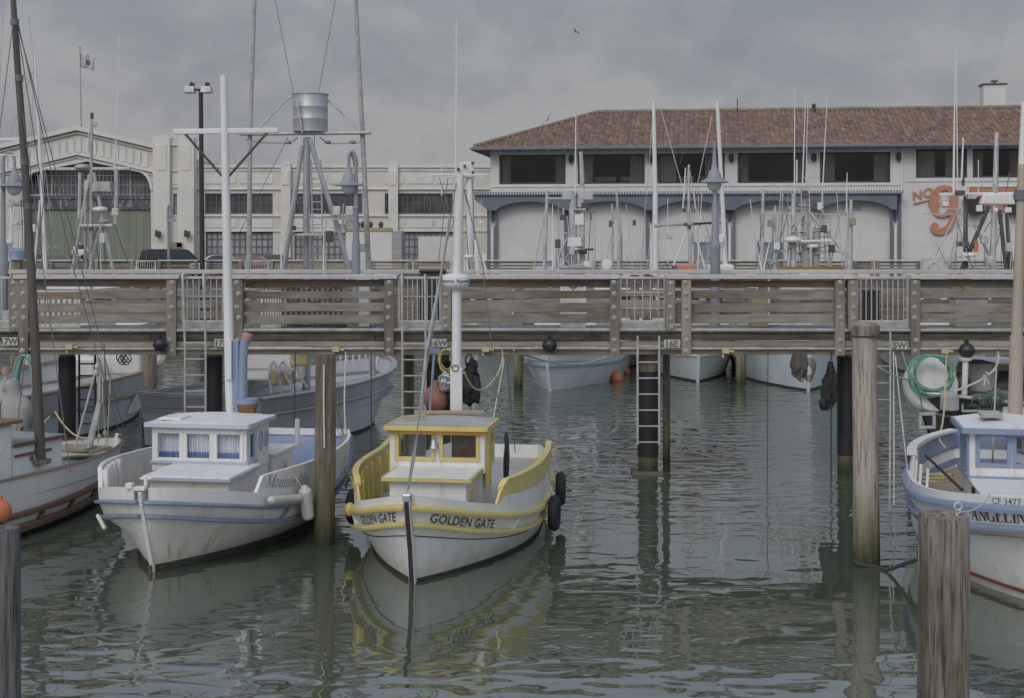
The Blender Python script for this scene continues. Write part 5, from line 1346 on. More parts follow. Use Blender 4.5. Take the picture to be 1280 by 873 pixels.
# ------------------------------------------------------------------ the white and yellow boat
F = frame_at(516.5, 729, 8)
gg = boat('fishing_boat', 'white and yellow fishing boat with GOLDEN GATE lettered on its bow', F)
zu = [(0, .90), (.12, .70), (.28, .52), (.45, .44), (.62, .47), (.8, .49), (1, .50)]
zl = [(0, .70), (.12, .49), (.28, .33), (.45, .27), (.62, .31), (.8, .34), (1, .36)]
GG = Hull(F, [dict(x0=.35, x1=5.4, hb=.30, p=2, z=[(0, -.55), (1, -.4)]),
              dict(x0=0, x1=5.8, hb=1.04, um=.5, p=2.0, ps=.45, z=[(0, 0), (1, 0)]),
              dict(x0=-.01, x1=5.82, hb=1.055, um=.5, p=2.0, ps=.46, z=[(0, .045), (1, .045)]),
              dict(x0=-.10, x1=5.92, hb=1.08, um=.48, p=2.15, q=.9, ps=.55, z=[(a, b * .62) for a, b in zl]),
              dict(x0=-.20, x1=6.0, hb=1.12, um=.46, p=2.3, q=.78, ps=.6, z=zl),
              dict(x0=-.27, x1=6.05, hb=1.15, um=.46, p=2.3, q=.74, ps=.62, z=zu)])
def hull_mesh(t, H, white, bottom='boat_bottom', stripe=None):
    m = MB(H.F); H.skin(m, 0, 2, 1); H.skin(m, 2, len(H.lv) - 1, 0)
    return m.build('hull', [white, bottom], t, smooth=True)
hull_mesh(gg, GG, 'hull_white')
m = MB(F); GG.deck(m, 5, -.03); m.build('deck', 'deck_grey', gg, smooth=True)
m = MB(F); GG.rail(m, 5, .055, .085); m.build('rub_rail', 'yellow_trim', gg)
m = MB(F); GG.rail(m, 4, .05, .075); m.build('rub_rail', 'yellow_trim', gg)
for side in (1, -1):
    for u in (.235, .5, .7):
        m = MB(F)
        a = GG.at(u + .012, interp(zu, u) - .04, side) + GG.outn(4, u, side) * .02; b = GG.at(u - .012, interp(zl, u) + .03, side) + GG.outn(4, u, side) * .02; m.bar(a, b, .04, .04); m.build('rail_brace', 'boat_white', gg)
# thin cove line below the lower rail
m = MB(F)
for side in (1, -1): m.tube([GG.at(u, max(.06, interp(zl, u) * .83 - .02), side) + GG.outn(4, u, side) * .006 for u in GG.us if u <= .75], .006, 5)
m.build('cove_line', 'letter_black', gg)
def ggtop(u): return interp([(0, 1.02), (.06, .93), (.12, .85), (.175, .78)], u)
m = MB(F); GG.bulwark(m, 5, lambda u: interp(zu, u) + .125, 0.002, .172, .045, (0, 0, 1, 0)); m.build('bow_bulwark', ['boat_white', 'deck_grey'], gg)
def gghi(u):
    t = min(1, max(0, (u - .165) / .035)); return interp(zu, .165) + .1 + (1.0 - interp(zu, .165) - .1) * (1 - (1 - t) ** 2.2) + max(0, u - .52) ** 2 * 6
m = MB(F); GG.bulwark(m, 5, gghi, .165, .63, .035, (0, 1, 1, 2), split=lambda u: gghi(u) - .42 * (gghi(u) - interp(zu, u)), flare=.05)
m.build('side_bulwark', ['boat_white', 'yellow_trim', 'yellow_trim'], gg, smooth=True)
m = MB(F); GG.bulwark(m, 5, lambda u: max(interp(zu, u) + .2, 1.06 - 3.2 * (u - .625)), .625, .999, .05, (0, 0, 1, 0), flare=.05, aft=True); m.build('stern_bulwark', ['boat_white', 'yellow_trim'], gg)
for side in (1, -1):
    for u in (.2, .235, .27, .32, .37, .43, .5, .57):
        m = MB(F); p = GG.pt(5, u, side); n = GG.outn(5, u, side); a = p - n * .085; b = Vector((p.x, p.y, gghi(u) - .04)) - n * .07; m.bar(a, b, .05, .05); m.build('bulwark_rib', 'yellow_strong', gg)
for side in (1, -1):
    rows = []; m = MB(F)
    for u in [.18 + .449 * k / 24 for k in range(25)]:
        p = GG.pt(5, u, side); n = GG.outn(5, u, side); z = gghi(u) + .012; rows.append([Vector((p.x, p.y, z - .016)) + n * .03, Vector((p.x, p.y, z + .016)) + n * .03, Vector((p.x, p.y, z + .016)) - n * .045, Vector((p.x, p.y, z - .016)) - n * .045])
    m.grid(rows, closed=True); m.add(rows[0], [(0, 1, 2, 3)]); m.add(rows[-1], [(0, 1, 2, 3)]); m.build('cap_rail', 'yellow_trim', gg)
m = MB(F); GG.stem(m, .075, 1, 5, .015, extra=.12); m.build('stem_post', 'boat_white', gg, bevel=.01)
m = MB(F); GG.stem(m, .040, 1, 5, .062, extra=.08); m.build('stem_band', 'letter_black', gg)
m = MB(F); h = GG.pt(5, 0, 1); m.box((h.x - .04, 0, 1.01), (.11, .09, .08)); m.tube([(h.x - .06, -.05, 1.04), (h.x - .06, .05, 1.04)], .03, 8); m.build('stem_head', 'steel', gg, bevel=.01)
name = text2d('GOLDEN GATE', .150, .0005, shear=.22, spacing=1.06)
mid = lambda u: (interp(zu, u) + interp(zl, u)) / 2 - .06
wd = max(a for a, b in name[0])
m = MB(F); GG.letters(m, name, .022, mid, -1); m.build('bow_lettering', 'letter_black', gg)
m = MB(F); GG.letters(m, name, .016, mid, 1, reverse=True); m.build('bow_lettering', 'letter_black', gg)
# trunk and wheelhouse
m = MB(F); m.box((1.12, -.02, .77), (.80, .92, .54)); tr = m.build('trunk_cabin', 'boat_white', gg, bevel=.015)
m = MB(F); m.box((1.1, -.02, 1.058), (.92, 1.02, .035)); m.build('trunk_top', 'boat_white', gg, bevel=.01)
m = MB(F); m.bar((.63, -.545, 1.05), (.63, .505, 1.05), .025, .045); m.bar((.63, -.545, 1.05), (1.5, -.545, 1.05), .025, .045); m.bar((.63, .505, 1.05), (1.5, .505, 1.05), .025, .045); m.build('trunk_trim', 'yellow_trim', tr)
for s in (-1, 1): m = MB(F); m.lathe((1.05, -.02 + s * .462, .82), [(.01, .018), (.05, .018), (.06, .012), (.065, 0)], 16, rot=Matrix.Rotation(R(90) * -s, 3, 'X'), squash=(.75, 1.6)); m.build('porthole', 'yellow_strong', tr, smooth=True)
hz0, hz1 = 1.0, 1.53
G0_ = F.copy(); F = F @ Matrix.Translation((0, .01, 0))
house(gg, F, 1.46, 2.25, .59, hz0, hz1, [(.09, .54, .17, .485), (.64, 1.09, .17, .485)], [(.30, .62, .13, .44)], fr='yellow_trim', back_open=True, sidefr='yellow_strong')
m = MB(F); m.box((1.88, 0, .78), (.76, 1.10, .44)); m.build('lower_house', 'boat_white', gg, bevel=.01)
m = MB(F); m.box((1.435, 0, 1.5), (.035, 1.24, .06)); m.build('visor_board', 'orange_trim', gg, bevel=.006)
for s in (-1, 1): m = MB(F); m.box((1.66, s * .602, 1.2), (.2, .04, .74)); m.build('corner_board', 'yellow_strong', gg, bevel=.006)
for s in (-1, 1): m = MB(F); m.lathe((2.08, s * .583, 1.18), [(.02, .012), (.09, .012), (.1, 0)], 18, rot=Matrix.Rotation(R(90) * -s, 3, 'X'), squash=(.7, 1.5)); m.build('side_port', 'yellow_strong', gg, smooth=True)
roof_slab(gg, F, 1.36, 2.30, .61, 1.53, .042, 'deck_grey', 'yellow_strong', camber=.045)
m = MB(F); m.tube([(1.42, 0.03, 1.45), (1.40, .03, 1.42)], [.012, .02], 10); m.lathe((1.40, .03, 1.31), [(.055, 0), (.042, .03), (.034, .08), (.012, .11)], 14); m.tube([(1.40, .03, 1.31), (1.40, .03, 1.18)], .006, 6); ib_ = MB(F); ib_.span(1.72, 1.74, -.5, -.13, 1.02, 1.5); ib_.build('inner_bulkhead', 'varnish', gg)
bell_ = m.build('bow_bell', 'stainless', gg, smooth=True)
F = G0_
# mast with radar dome
mastF = F @ Vector((2.45, .12, 0)); MY = mastF.y
def GP(px, py): return P(px, py, MY)
m = MB(); m.box((GP(570.5, 495)), (.155, .13, 70 * MY / FL)); m.build('mast_step', 'mast_white', gg, bevel=.012)
m = MB(); m.tube([GP(570.5, 640), GP(571, 360), GP(575, 218)], [.064, .062, .055], 12); m.build('mast', 'mast_white', gg, smooth=True)
rd = MB(); c = GP(570, 361); rd.lathe(c, [(.05, -.03), (.10, 0), (.15, .02), (.175, .06), (.18, .11), (.172, .15), (.13, .185), (.05, .2), (.0, .202)], 28); ro = rd.build('radar_dome', 'mast_white', gg, smooth=True)
tx = text2d('Raymarine', .055, .0015); wtx = max(a for a, b in tx[0])
m = MB()
for base in (R(-48), R(228)):
    vs = []
    for a, b in tx[0]:
        an = base + (a - wtx / 2) / .18
        vs.append(c + Vector((math.cos(an) * .1835, math.sin(an) * .1835, .085 + b)))
    m.add(vs, tx[1])
m.build('dome_lettering', 'letter_worn', ro)
m = MB(); m.box(GP(574, 219), (.68 * 1.05, .06, .022)); m.build('spreader', 'mast_white', gg, bevel=.005)
m = MB(); m.tube([GP(570, 217), GP(570.5, 26)], [.014, .006], 6); m.ball(GP(570.5, 24), .014, 6, 4); m.build('antenna', 'mast_white', gg, smooth=True)
m = MB(); m.torus(GP(569.5, 460) + Vector((0, -.07, 0)), .04, .008, (0, 1, 0), 16, 6); m.build('horseshoe', 'wire', gg, smooth=True)
rig(gg, [[GP(571, 225), F @ Vector((-.3, 0, 1.08))], [GP(576, 222), GP(603, 330), F @ Vector((2.6, -.6, 1.5))]], .0065)
rig(gg, [[GP(549, 222), GP(561, 262)], [GP(577, 228), GP(588, 262)]], .006)
m = MB(); a = F @ Vector((-.25, 0, 1.1)); b = a + (GP(571, 225) - a) * .16; m.tube([a, a.lerp(b, .3), a.lerp(b, .5), a.lerp(b, .7), b], [.012, .018, .024, .018, .01], 8); m.build('turnbuckle', 'steel', gg, smooth=True)
# poles stepped beside the mast, and gear on the roof
m = MB(); m.tube([P(526, 517, 18.6), P(533, 440, 18.8), P(551, 345, 19), P(563, 268, 19)], [.024, .024, .02, .014], 8); m.build('boom_pole', 'galv_dull', gg, smooth=True)
m = MB(); m.tube([P(537, 520, 18.5), P(543, 438, 18.8)], .017, 8); m.box(P(543.5, 439, 18.8), (.14, .1, .06)); m.build('deck_brush', 'blue_trim', gg, smooth=True)
m = MB(); m.bar((F @ Vector((1.7, .5, 1.64))), (F @ Vector((1.75, .2, 1.66))), .05, .04); m.bar((F @ Vector((2.2, .45, 1.64))), (F @ Vector((2.25, -.45, 1.65))), .05, .05); m.build('roof_gear', 'deck_tan', gg, bevel=.01)
# dark bundled gear behind the wheelhouse
m = MB(); rr_ = random.Random(4)
for q in range(16):
    a_ = rr_.uniform(0, 6.3); d_ = rr_.uniform(.0, .032)
    m.tube(smooth_pts([F @ Vector((3.0 + d_ * math.cos(a_), -.62 + d_ * math.sin(a_), .62)), F @ Vector((3.0 + d_ * 1.5 * math.cos(a_ + .6), -.62 + d_ * 1.5 * math.sin(a_ + .6), .95)), F @ Vector((3.0 + d_ * math.cos(a_ + 1.2), -.62 + d_ * math.sin(a_ + 1.2), 1.15 + rr_.uniform(-.1, .1))), F @ Vector((3.0 + d_ * .3, -.62, 1.3))], 3), .012, 6)
solo(m, 'gear_bundle', 'rope_dark', 'dark bundle of rope and netting hung behind the yellow trimmed wheelhouse', 'net', smooth=True)

# ------------------------------------------------------------------ the white and blue boat
F = frame_at(190.5, 716, 9)
mm = boat('fishing_boat', 'white and blue fishing boat with curtained windows and Momma Mia on its side', F)
zu = [(0, .87), (.10, .75), (.25, .58), (.42, .49), (.62, .53), (.8, .66), (1, .84)]
zl = [(0, .70), (.10, .56), (.25, .40), (.42, .32), (.62, .37), (.8, .5), (1, .66)]
MM = Hull(F, [dict(x0=.35, x1=5.0, hb=.30, p=2, z=[(0, -.55), (1, -.4)]),
              dict(x0=0, x1=5.4, hb=1.02, um=.5, p=1.9, ps=.45, z=[(0, 0), (1, 0)]),
              dict(x0=-.015, x1=5.42, hb=1.04, um=.5, p=1.95, ps=.46, z=[(0, .09), (.3, .11), (1, .12)]),
              dict(x0=-.16, x1=5.5, hb=1.16, um=.48, p=2.1, q=.88, ps=.55, z=[(a, b * .6 + .05) for a, b in zl]),
              dict(x0=-.25, x1=5.55, hb=1.23, um=.48, p=2.3, q=.62, ps=.6, z=zl),
              dict(x0=-.32, x1=5.6, hb=1.27, um=.48, p=2.3, q=.58, ps=.62, z=zu)])
hl_ = hull_mesh(mm, MM, 'hull_white_worn')
m = MB(F); MM.deck(m, 5, -.03, u1=.72); m.build('deck', 'deck_tan', mm, smooth=True)
m = MB(F); MM.deck(m, 5, -.04, u0=.68); m.build('stern_deck', 'blue_mid', mm, smooth=True)
m = MB(F); MM.rail(m, 5, .05, .06); m.build('rub_rail', 'blue_trim', mm)
m = MB(F); MM.rail(m, 4, .05, .065); m.build('rub_rail', 'blue_trim', mm)
for side in (1, -1):
    for u in (.275, .37, .5, .62, .75):
        m = MB(F); a = MM.at(u + .014, interp(zu, u) - .03, side) + MM.outn(4, u, side) * .02; b = MM.at(u - .014, interp(zl, u) + .03, side) + MM.outn(4, u, side) * .02; m.bar(a, b, .04, .035); m.build('rail_brace', 'blue_trim', mm)
m = MB(F); MM.bulwark(m, 5, lambda u: interp(zu, u) + .17, .002, .19, .045, (0, 0, 1, 0)); m.build('bow_bulwark', ['boat_white_worn', 'blue_pale'], mm)
def mmhi(u):
    t = min(1, max(0, (u - .175) / .03)); b0 = interp(zu, .175) + .12
    return b0 + (1.02 - b0) * (1 - (1 - t) ** 2.4) - max(0, u - .3) * .12
m = MB(F); MM.bulwark(m, 5, mmhi, .175, .999, .05, (0, 0, 1, 0), flare=.05, sides=(-1,), aft=True); m.build('side_bulwark', ['boat_white_worn', 'boat_white'], mm, smooth=True)
def mmlo(u):
    t = min(1, max(0, (u - .15) / .012)); b0 = interp(zu, .15) + .1
    return b0 + (1.08 - b0) * t - max(0, u - .25) * .25
m = MB(F); MM.bulwark(m, 5, mmlo, .15, .999, .05, (0, 0, 1, 0), flare=.05, sides=(1,)); m.build('side_bulwark', ['boat_white_worn', 'boat_white'], mm, smooth=True)
for u in (.165, .2, .235, .275, .32):
    m = MB(F); p = MM.pt(5, u, 1); n = MM.outn(5, u, 1); m.bar(p - n * .08, Vector((p.x, p.y, mmlo(u) - .02)) - n * .075, .05, .07); m.build('bulwark_rib', 'boat_white', mm)
m = MB(F)
for u in (.6, .68, .76, .84, .92):
    for sd_ in (1, -1): p = MM.pt(5, u, sd_); n = MM.outn(5, u, sd_); m.bar(p - n * .08, Vector((p.x, p.y, (mmhi(u) if sd_ < 0 else mmlo(u)) - .02)) - n * .075, .05, .06)
m.build('stern_lining', 'blue_mid', mm)
m = MB(F); MM.stem(m, .05, 1, 5, -.028, extra=.13); m.build('stem_post', 'boat_white_worn', mm, bevel=.012)
m = MB(F); MM.stem(m, .02, 1, 2, .035); m.build('stem_band', 'rust', mm)
h = MM.pt(5, 0, 1)
m = MB(F); m.box((h.x, 0, 1.03), (.11, .13, .04)); m.box((h.x + .04, .15, 1.05), (.09, .08, .06)); m.tube([(h.x + .02, -.05, 1.06), (h.x + .02, -.05, 1.17)], .025, 8); m.tube([(h.x + .02, -.12, 1.14), (h.x + .02, .02, 1.14)], .014, 8); m.build('stem_head', 'boat_white', mm, bevel=.01)
for (u0, z0_, du, z1_) in ((.03, .36, .004, .12), (.05, .26, .004, .1), (.115, .40, -.012, .12), (.125, .36, -.012, .16)):
    m = MB(F); m.tube([MM.at(u0 + du * k / 6, z0_ + (z1_ - z0_) * k / 6, -1) + MM.outn(3, u0, -1) * -.006 for k in range(7)], [.004, .014, .016, .018, .014, .012, .004], 8); m.build('rust_streak', 'rust_streak', hl_, smooth=True)
nm = serif2d('Momma Mia', .155, shear=.22)
m = MB(F); MM.letters(m, nm, .19, lambda u: interp(zu, u) + .255, -1, out=.035); m.build('side_lettering', 'blue_trim', mm)
# trunk, wheelhouse with lace curtains
m = MB(F); m.box((1.25, -.14, .77), (1.0, 1.0, .42)); tr = m.build('trunk_cabin', 'boat_white', mm, bevel=.015)
m = MB(F); m.box((1.22, -.14, .99), (1.14, 1.10, .03)); m.build('trunk_top', 'boat_white', mm, bevel=.008)
m = MB(F); m.bar((.645, -.70, .97), (.645, .42, .97), .02, .035); m.bar((.645, -.70, .97), (1.75, -.70, .97), .02, .035); m.bar((.645, .42, .97), (1.75, .42, .97), .02, .035); m.build('trunk_trim', 'blue_pale', tr)
M0_ = F.copy(); F = F @ Matrix.Translation((0, .07, -.055))
house(mm, F, 1.62, 2.50, .63, .96, 1.53, [(.07, .41, .15, .50), (.47, .81, .15, .50), (.87, 1.20, .15, .50)], [(.06, .28, .15, .48)], fr='boat_white', sidefr='blue_faint', curtains=True, back_open=True)
m = MB(F); m.box((2.06, 0, .82), (.86, 1.24, .36)); m.build('lower_house', 'boat_white', mm, bevel=.01)
m = MB(F); m.bar((1.6, -.64, 1.075), (1.6, .64, 1.075), .025, .04); m.bar((1.6, -.645, 1.075), (1.98, -.645, 1.075), .025, .04); m.build('belt_trim', 'blue_pale', mm, bevel=.005)
for s in (-1, 1):
    for x_, r_ in ((2.15, .08), (2.36, .065)): m = MB(F); m.lathe((x_, s * .632, 1.30), [(.01, .006), (r_ * .75, .006), (r_ * .8, .02), (r_, .02), (r_ * 1.05, 0)], 18, rot=Matrix.Rotation(R(90) * -s, 3, 'X'), squash=(.8, 1.5)); m.build('side_port', 'blue_pale', mm, smooth=True)
roof_slab(mm, F, 1.55, 2.58, .665, 1.53, .045, 'boat_white', 'blue_faint', camber=.03)
m = MB(F); m.box((1.85, .42, 1.612), (.35, .3, .03)); m.build('roof_hatch', 'boat_white', mm, bevel=.008); F = M0_
m = MB(F); m.box((3.0, -.1, .78), (.85, 1.0, .42)); eb = m.build('engine_box', 'boat_white_worn', mm, bevel=.02)
m = MB(F); m.box((3.0, -.1, 1.0), (.93, 1.08, .03)); m.build('lid', 'boat_white', eb, bevel=.008)
m = MB(F); m.tube([(3.0, -.612, .85), (3.05, -.615, .75), (3.2, -.62, .7)], .012, 6); m.tube([(3.0, -.612, .85), (2.95, -.615, .72)], .012, 6); m.build('anchor', 'steel', mm, smooth=True)
MY2 = (F @ Vector((2.6, .1, 0))).y
def Q(px, py): return P(px, py, MY2)
m = MB(); m.tube([Q(290.5, 620), Q(286, 425), Q(279.5, 94)], [.068, .066, .05], 12); m.build('mast', 'mast_white', mm, smooth=True)
m = MB(); m.prism([(-.085, 0), (.085, 0), (.085, 93 * MY2 / FL), (-.085, 93 * MY2 / FL)], Q(291, 518) + Vector((0, -.05, 0)), U, UP, (0, .17, 0)); m.build('mast_step', 'blue_mid', mm, bevel=.01)
m = MB(); m.box(Q(287, 449) + Vector((0, -.075, 0)), (.085, .05, 50 * MY2 / FL)); m.build('mast_batten', 'mast_white', mm, bevel=.006)
m = MB(); m.bar(Q(217, 165), Q(348, 163), .06, .07); m.build('crossbar', 'mast_white', mm, bevel=.01)
m = MB(); m.tube([Q(231, 167), Q(279, 222)], .018, 7); m.tube([Q(283, 224), Q(334, 166)], .018, 7); m.build('crossbar_brace', 'mast_dark', mm, smooth=True)
m = MB(); m.tube(smooth_pts([Q(303, 600), Q(303, 506), Q(303.5, 455), Q(305, 432), Q(309, 420)], 4), .062, 12); ex = m.build('exhaust_pipe', 'blue_mid', mm, smooth=True)
m = MB(); m.tube([Q(307.5, 424), Q(310, 417)], .066, 12); m.build('cap', 'pink_cap', ex, smooth=True)
m = MB(); m.lathe(Q(309, 520), [(.11, 0), (.125, .08), (.13, .11), (.14, .125), (.14, .17), (.12, .172)], 20); m.build('exhaust_collar', ['rust', 'blue_mid'], mm, smooth=True)
m = MB(); m.lathe(Q(309, 505), [(.132, 0), (.145, .005), (.145, .07), (.13, .075)], 20); m.build('exhaust_band', 'blue_mid', mm, smooth=True)
m = MB(F); m.tube([(3.75, -.55, .95), (3.75, -.55, 1.32)], .035, 10); m.tube([(3.75, -.55, 1.05), (3.78, -.62, .98), (3.8, -.6, .88)], .016, 6); m.build('white_bollard', 'mast_white', mm, smooth=True)

# ------------------------------------------------------------------ the blue boat at the right
F = frame_at(1302, 757, 11)
an = boat('fishing_boat', 'white fishing boat with blue rails lettered ANGELINA, entering from the right', F)
zu = [(0, 1.06), (.10, .99), (.25, .90), (.42, .86), (.62, .88), (1, 1.0)]
zl = [(0, .85), (.10, .77), (.25, .68), (.42, .64), (.62, .66), (1, .78)]
AN = Hull(F, [dict(x0=.3, x1=4.2, hb=.30, p=2, z=[(0, -.6), (1, -.4)]),
              dict(x0=0, x1=4.6, hb=.98, um=.55, p=1.8, ps=.25, z=[(0, 0), (1, 0)]),
              dict(x0=-.02, x1=4.62, hb=1.0, um=.55, p=1.8, ps=.26, z=[(0, .06), (1, .06)]),
              dict(x0=-.14, x1=4.7, hb=1.12, um=.5, p=2.0, q=.92, ps=.3, z=[(a, b * .55) for a, b in zl]),
              dict(x0=-.30, x1=4.8, hb=1.14, um=.47, p=2.3, q=.75, ps=.3, z=zl),
              dict(x0=-.38, x1=4.85, hb=1.18, um=.47, p=2.3, q=.70, ps=.3, z=zu)])
m = MB(F); AN.skin(m, 0, 1, 1); AN.skin(m, 1, 5, 0); hh = m.build('hull', ['hull_white', 'boat_red_bottom'], an, smooth=True)
m = MB(F); AN.skin(m, 1, 2, 0)
for i, v in enumerate(m.v):
    pass
m = MB(F)
for side in (1, -1): m.tube([AN.at(u, .1 + .02 * u, side) + AN.outn(3, u, side) * .004 for u in AN.us], .022, 6)
m.build('boot_stripe', 'boat_red_bottom', hh)
m = MB(F); AN.deck(m, 5, -.30); m.build('deck', 'deck_tan', an, smooth=True)
m = MB(F); AN.rail(m, 5, .06, .10); m.build('rub_rail', 'blue_mid', an)
m = MB(F); AN.rail(m, 4, .055, .085); m.build('rub_rail', 'blue_mid', an)
m = MB(F)
for side in (1, -1): m.tube([AN.at(u, interp(zl, u) - .10, side) + AN.outn(4, u, side) * .006 for u in AN.us if u < .8], .007, 5)
m.build('cove_line', 'letter_black', an)
m = MB(F); AN.bulwark(m, 5, lambda u: interp(zu, u) + .13, .002, .55, .05, (0, 0, 0, 0)); m.build('bow_bulwark', ['boat_white'], an)
m = MB(F); AN.bulwark(m, 5, lambda u: interp(zu, u) + .2, .72, .999, .05, (1, 1, 0, 1), aft=True); m.build('side_bulwark', ['boat_white', 'blue_mid'], an)
for side in (1, -1):
    top = []
    for u in (.30, .36, .42, .48, .54, .60, .66, .72):
        p = AN.pt(5, u, side) - AN.outn(5, u, side) * .04; q = Vector((p.x, p.y, 1.22)) - AN.outn(5, u, side) * .02
        if u > .2: m = MB(F); m.tube([p, q], .018, 7); m.build('stanchion', 'boat_white', an, smooth=True)
        top.append(q)
for side in (1, -1):
    rows = []; m = MB(F)
    for u in [.52 + .46 * k / 16 for k in range(17)]:
        p = AN.pt(5, u, side) - AN.outn(5, u, side) * .06; z = 1.2
        n_ = AN.outn(5, u, side); rows.append([Vector((p.x, p.y, z)) + n_ * .07, Vector((p.x, p.y, z + .035)) + n_ * .07, Vector((p.x, p.y, z + .035)) - n_ * .05, Vector((p.x, p.y, z)) - n_ * .05])
    m.grid(rows, closed=True); m.add(rows[0], [(0, 1, 2, 3)]); m.add(rows[-1], [(3, 2, 1, 0)]); m.build('grab_rail', 'boat_white', an)
an_name = serif2d('ANGELINA', .142)
amid = lambda u: interp(zl, u) + .065
m = MB(F); AN.letters(m, an_name, .004, amid, 1, reverse=True, out=.014); m.build('bow_lettering', 'letter_black', an)
m = MB(F); AN.letters(m, an_name, .028, amid, -1, out=.014); m.build('bow_lettering', 'letter_black', an)
cf = text2d('CF 3477 AB', .10, .001)
m = MB(F); AN.letters(m, cf, .004, lambda u: interp(zu, u) + .055, 1, reverse=True, out=.03); m.build('bow_number', 'letter_worn', an)
m = MB(F); AN.stem(m, .08, 1, 5, .015, extra=.22); m.build('stem_post', 'boat_white', an, bevel=.01)
m = MB(F); m.box((1.45, 0, .85), (1.1, .92, .24)); tr = m.build('trunk_cabin', 'boat_white', an, bevel=.015)
m = MB(F); m.box((1.45, 0, .984), (1.18, 1.0, .03)); m.build('trunk_trim', 'boat_white', tr, bevel=.006)
house(an, F, 2.0, 2.95, .49, .95, 1.56, [(.11, .46, .21, .57), (.53, .88, .21, .57)], [(.06, .3, .21, .57), (.4, .64, .21, .57)], fr='blue_mid', sidefr='blue_mid', back_open=True)
m = MB(F); m.box((2.46, 0, .86), (.88, .94, .24)); m.build('lower_house', 'boat_white', an, bevel=.01)
m = MB(F); m.bar((1.985, -.51, 1.0), (1.985, .51, 1.0), .03, .05); m.bar((1.985, .508, 1.0), (2.95, .508, 1.0), .03, .05); m.build('belt_trim', 'blue_mid', an, bevel=.005)
for x_ in (2.04, 2.38, 2.7): m = MB(F); m.box((x_, .505, 1.31), (.07, .03, .56)); m.build('corner_board', 'blue_mid', an, bevel=.005)
roof_slab(an, F, 1.9, 3.05, .56, 1.545, .06, 'boat_white', 'blue_mid', camber=.06)
m = MB(F); m.tube([(2.5, .95, 1.18), (1.6, .62, .92)], .018, 6); m.build('black_strut', 'letter_black', an, smooth=True)
m = MB(F); m.box((1.75, .476, .88), (.12, .03, .09)); m.build('vent_box', 'letter_black', an, bevel=.004)
YA = (F @ Vector((3.0, .2, 0))).y
m = MB(); m.tube([P(1268, 560, YA), P(1271, 420, YA)], [.095, .085], 12); m.tube([P(1271, 424, YA), P(1277.5, 206, YA)], [.07, .05], 12); ms = m.build('mast', 'mast_tan', an, smooth=True)
m = MB(); m.tube([P(1277.5, 210, YA), P(1279.5, 128, YA)], [.05, .03], 10); m.build('mast_top', 'mast_white', an, smooth=True)
m = MB(); m.tube([P(1275.5, 250, YA), P(1276, 238, YA)], .085, 12); m.build('mast_band', 'wire', an, smooth=True)
m = MB(F); m.box((2.4, .2, 1.72), (.4, .25, .05)); m.build('roof_vent', 'deck_grey', an, bevel=.01)
m = MB(); 
for k in range(3): m.torus(F @ Vector((2.7 + k * .05, .85 - .05 * k, .84 + .03 * k)), .24 - .04 * k, .014, (0, .1, 1), 22, 6)
solo(m, 'rope_coil', 'rope_tan', 'tan rope coil lying on the side deck of the blue railed boat', 'rope', smooth=True)

# ------------------------------------------------------------------ the boat with brown rails at the left
F = frame_at(139, 611, 201)
br = boat('fishing_boat', 'white boat with double brown rub rails and a tall dark mast at the left edge', F)
zu = [(0, .80), (.15, .80), (.35, .80), (.6, .82), (1, .9)]
zr = [(0, .50), (.15, .42), (.35, .34), (.6, .32), (1, .46)]
zr2 = [(0, .27), (.15, .22), (.35, .17), (.6, .15), (1, .25)]
BR = Hull(F, [dict(x0=.4, x1=7.4, hb=.3, p=2, z=[(0, -.6), (1, -.4)]),
              dict(x0=0, x1=7.7, hb=1.1, um=.5, p=2.0, ps=.5, z=[(0, 0), (1, 0)]),
              dict(x0=-.03, x1=7.72, hb=1.12, um=.5, p=2.0, ps=.5, z=[(0, .05), (1, .05)]),
              dict(x0=-.12, x1=7.8, hb=1.2, um=.48, p=2.1, q=.9, ps=.55, z=zr2),
              dict(x0=-.12, x1=7.85, hb=1.22, um=.47, p=2.2, q=.85, ps=.6, z=zr),
              dict(x0=-.16, x1=7.9, hb=1.26, um=.46, p=2.3, q=.8, ps=.62, z=zu)])
hull_mesh(br, BR, 'hull_white')
m = MB(F); BR.deck(m, 5, -.26); m.build('deck', 'deck_green', br, smooth=True)
m = MB(F); BR.rail(m, 5, .025, .035); m.build('cap_rail', 'brown_rail', br)
m = MB(F); BR.rail(m, 4, .05, .09); m.build('rub_rail', 'brown_rail', br)
m = MB(F); BR.rail(m, 3, .05, .09); m.build('rub_rail', 'brown_rail', br)
for side in (1, -1):
    for u in (.05, .13, .22, .31, .4, .5, .6):
        m = MB(F); a = BR.at(u, interp(zr, u) - .04, side) + BR.outn(4, u, side) * .025; b = BR.at(u + .012, interp(zr2, u) + .04, side) + BR.outn(4, u, side) * .025; m.bar(a, b, .05, .05); m.build('rail_brace', 'brown_rail', br)
m = MB(F); BR.stem(m, .07, 1, 5, .015, extra=.03); m.build('stem_post', 'boat_white', br, bevel=.01)
YB = 19.6
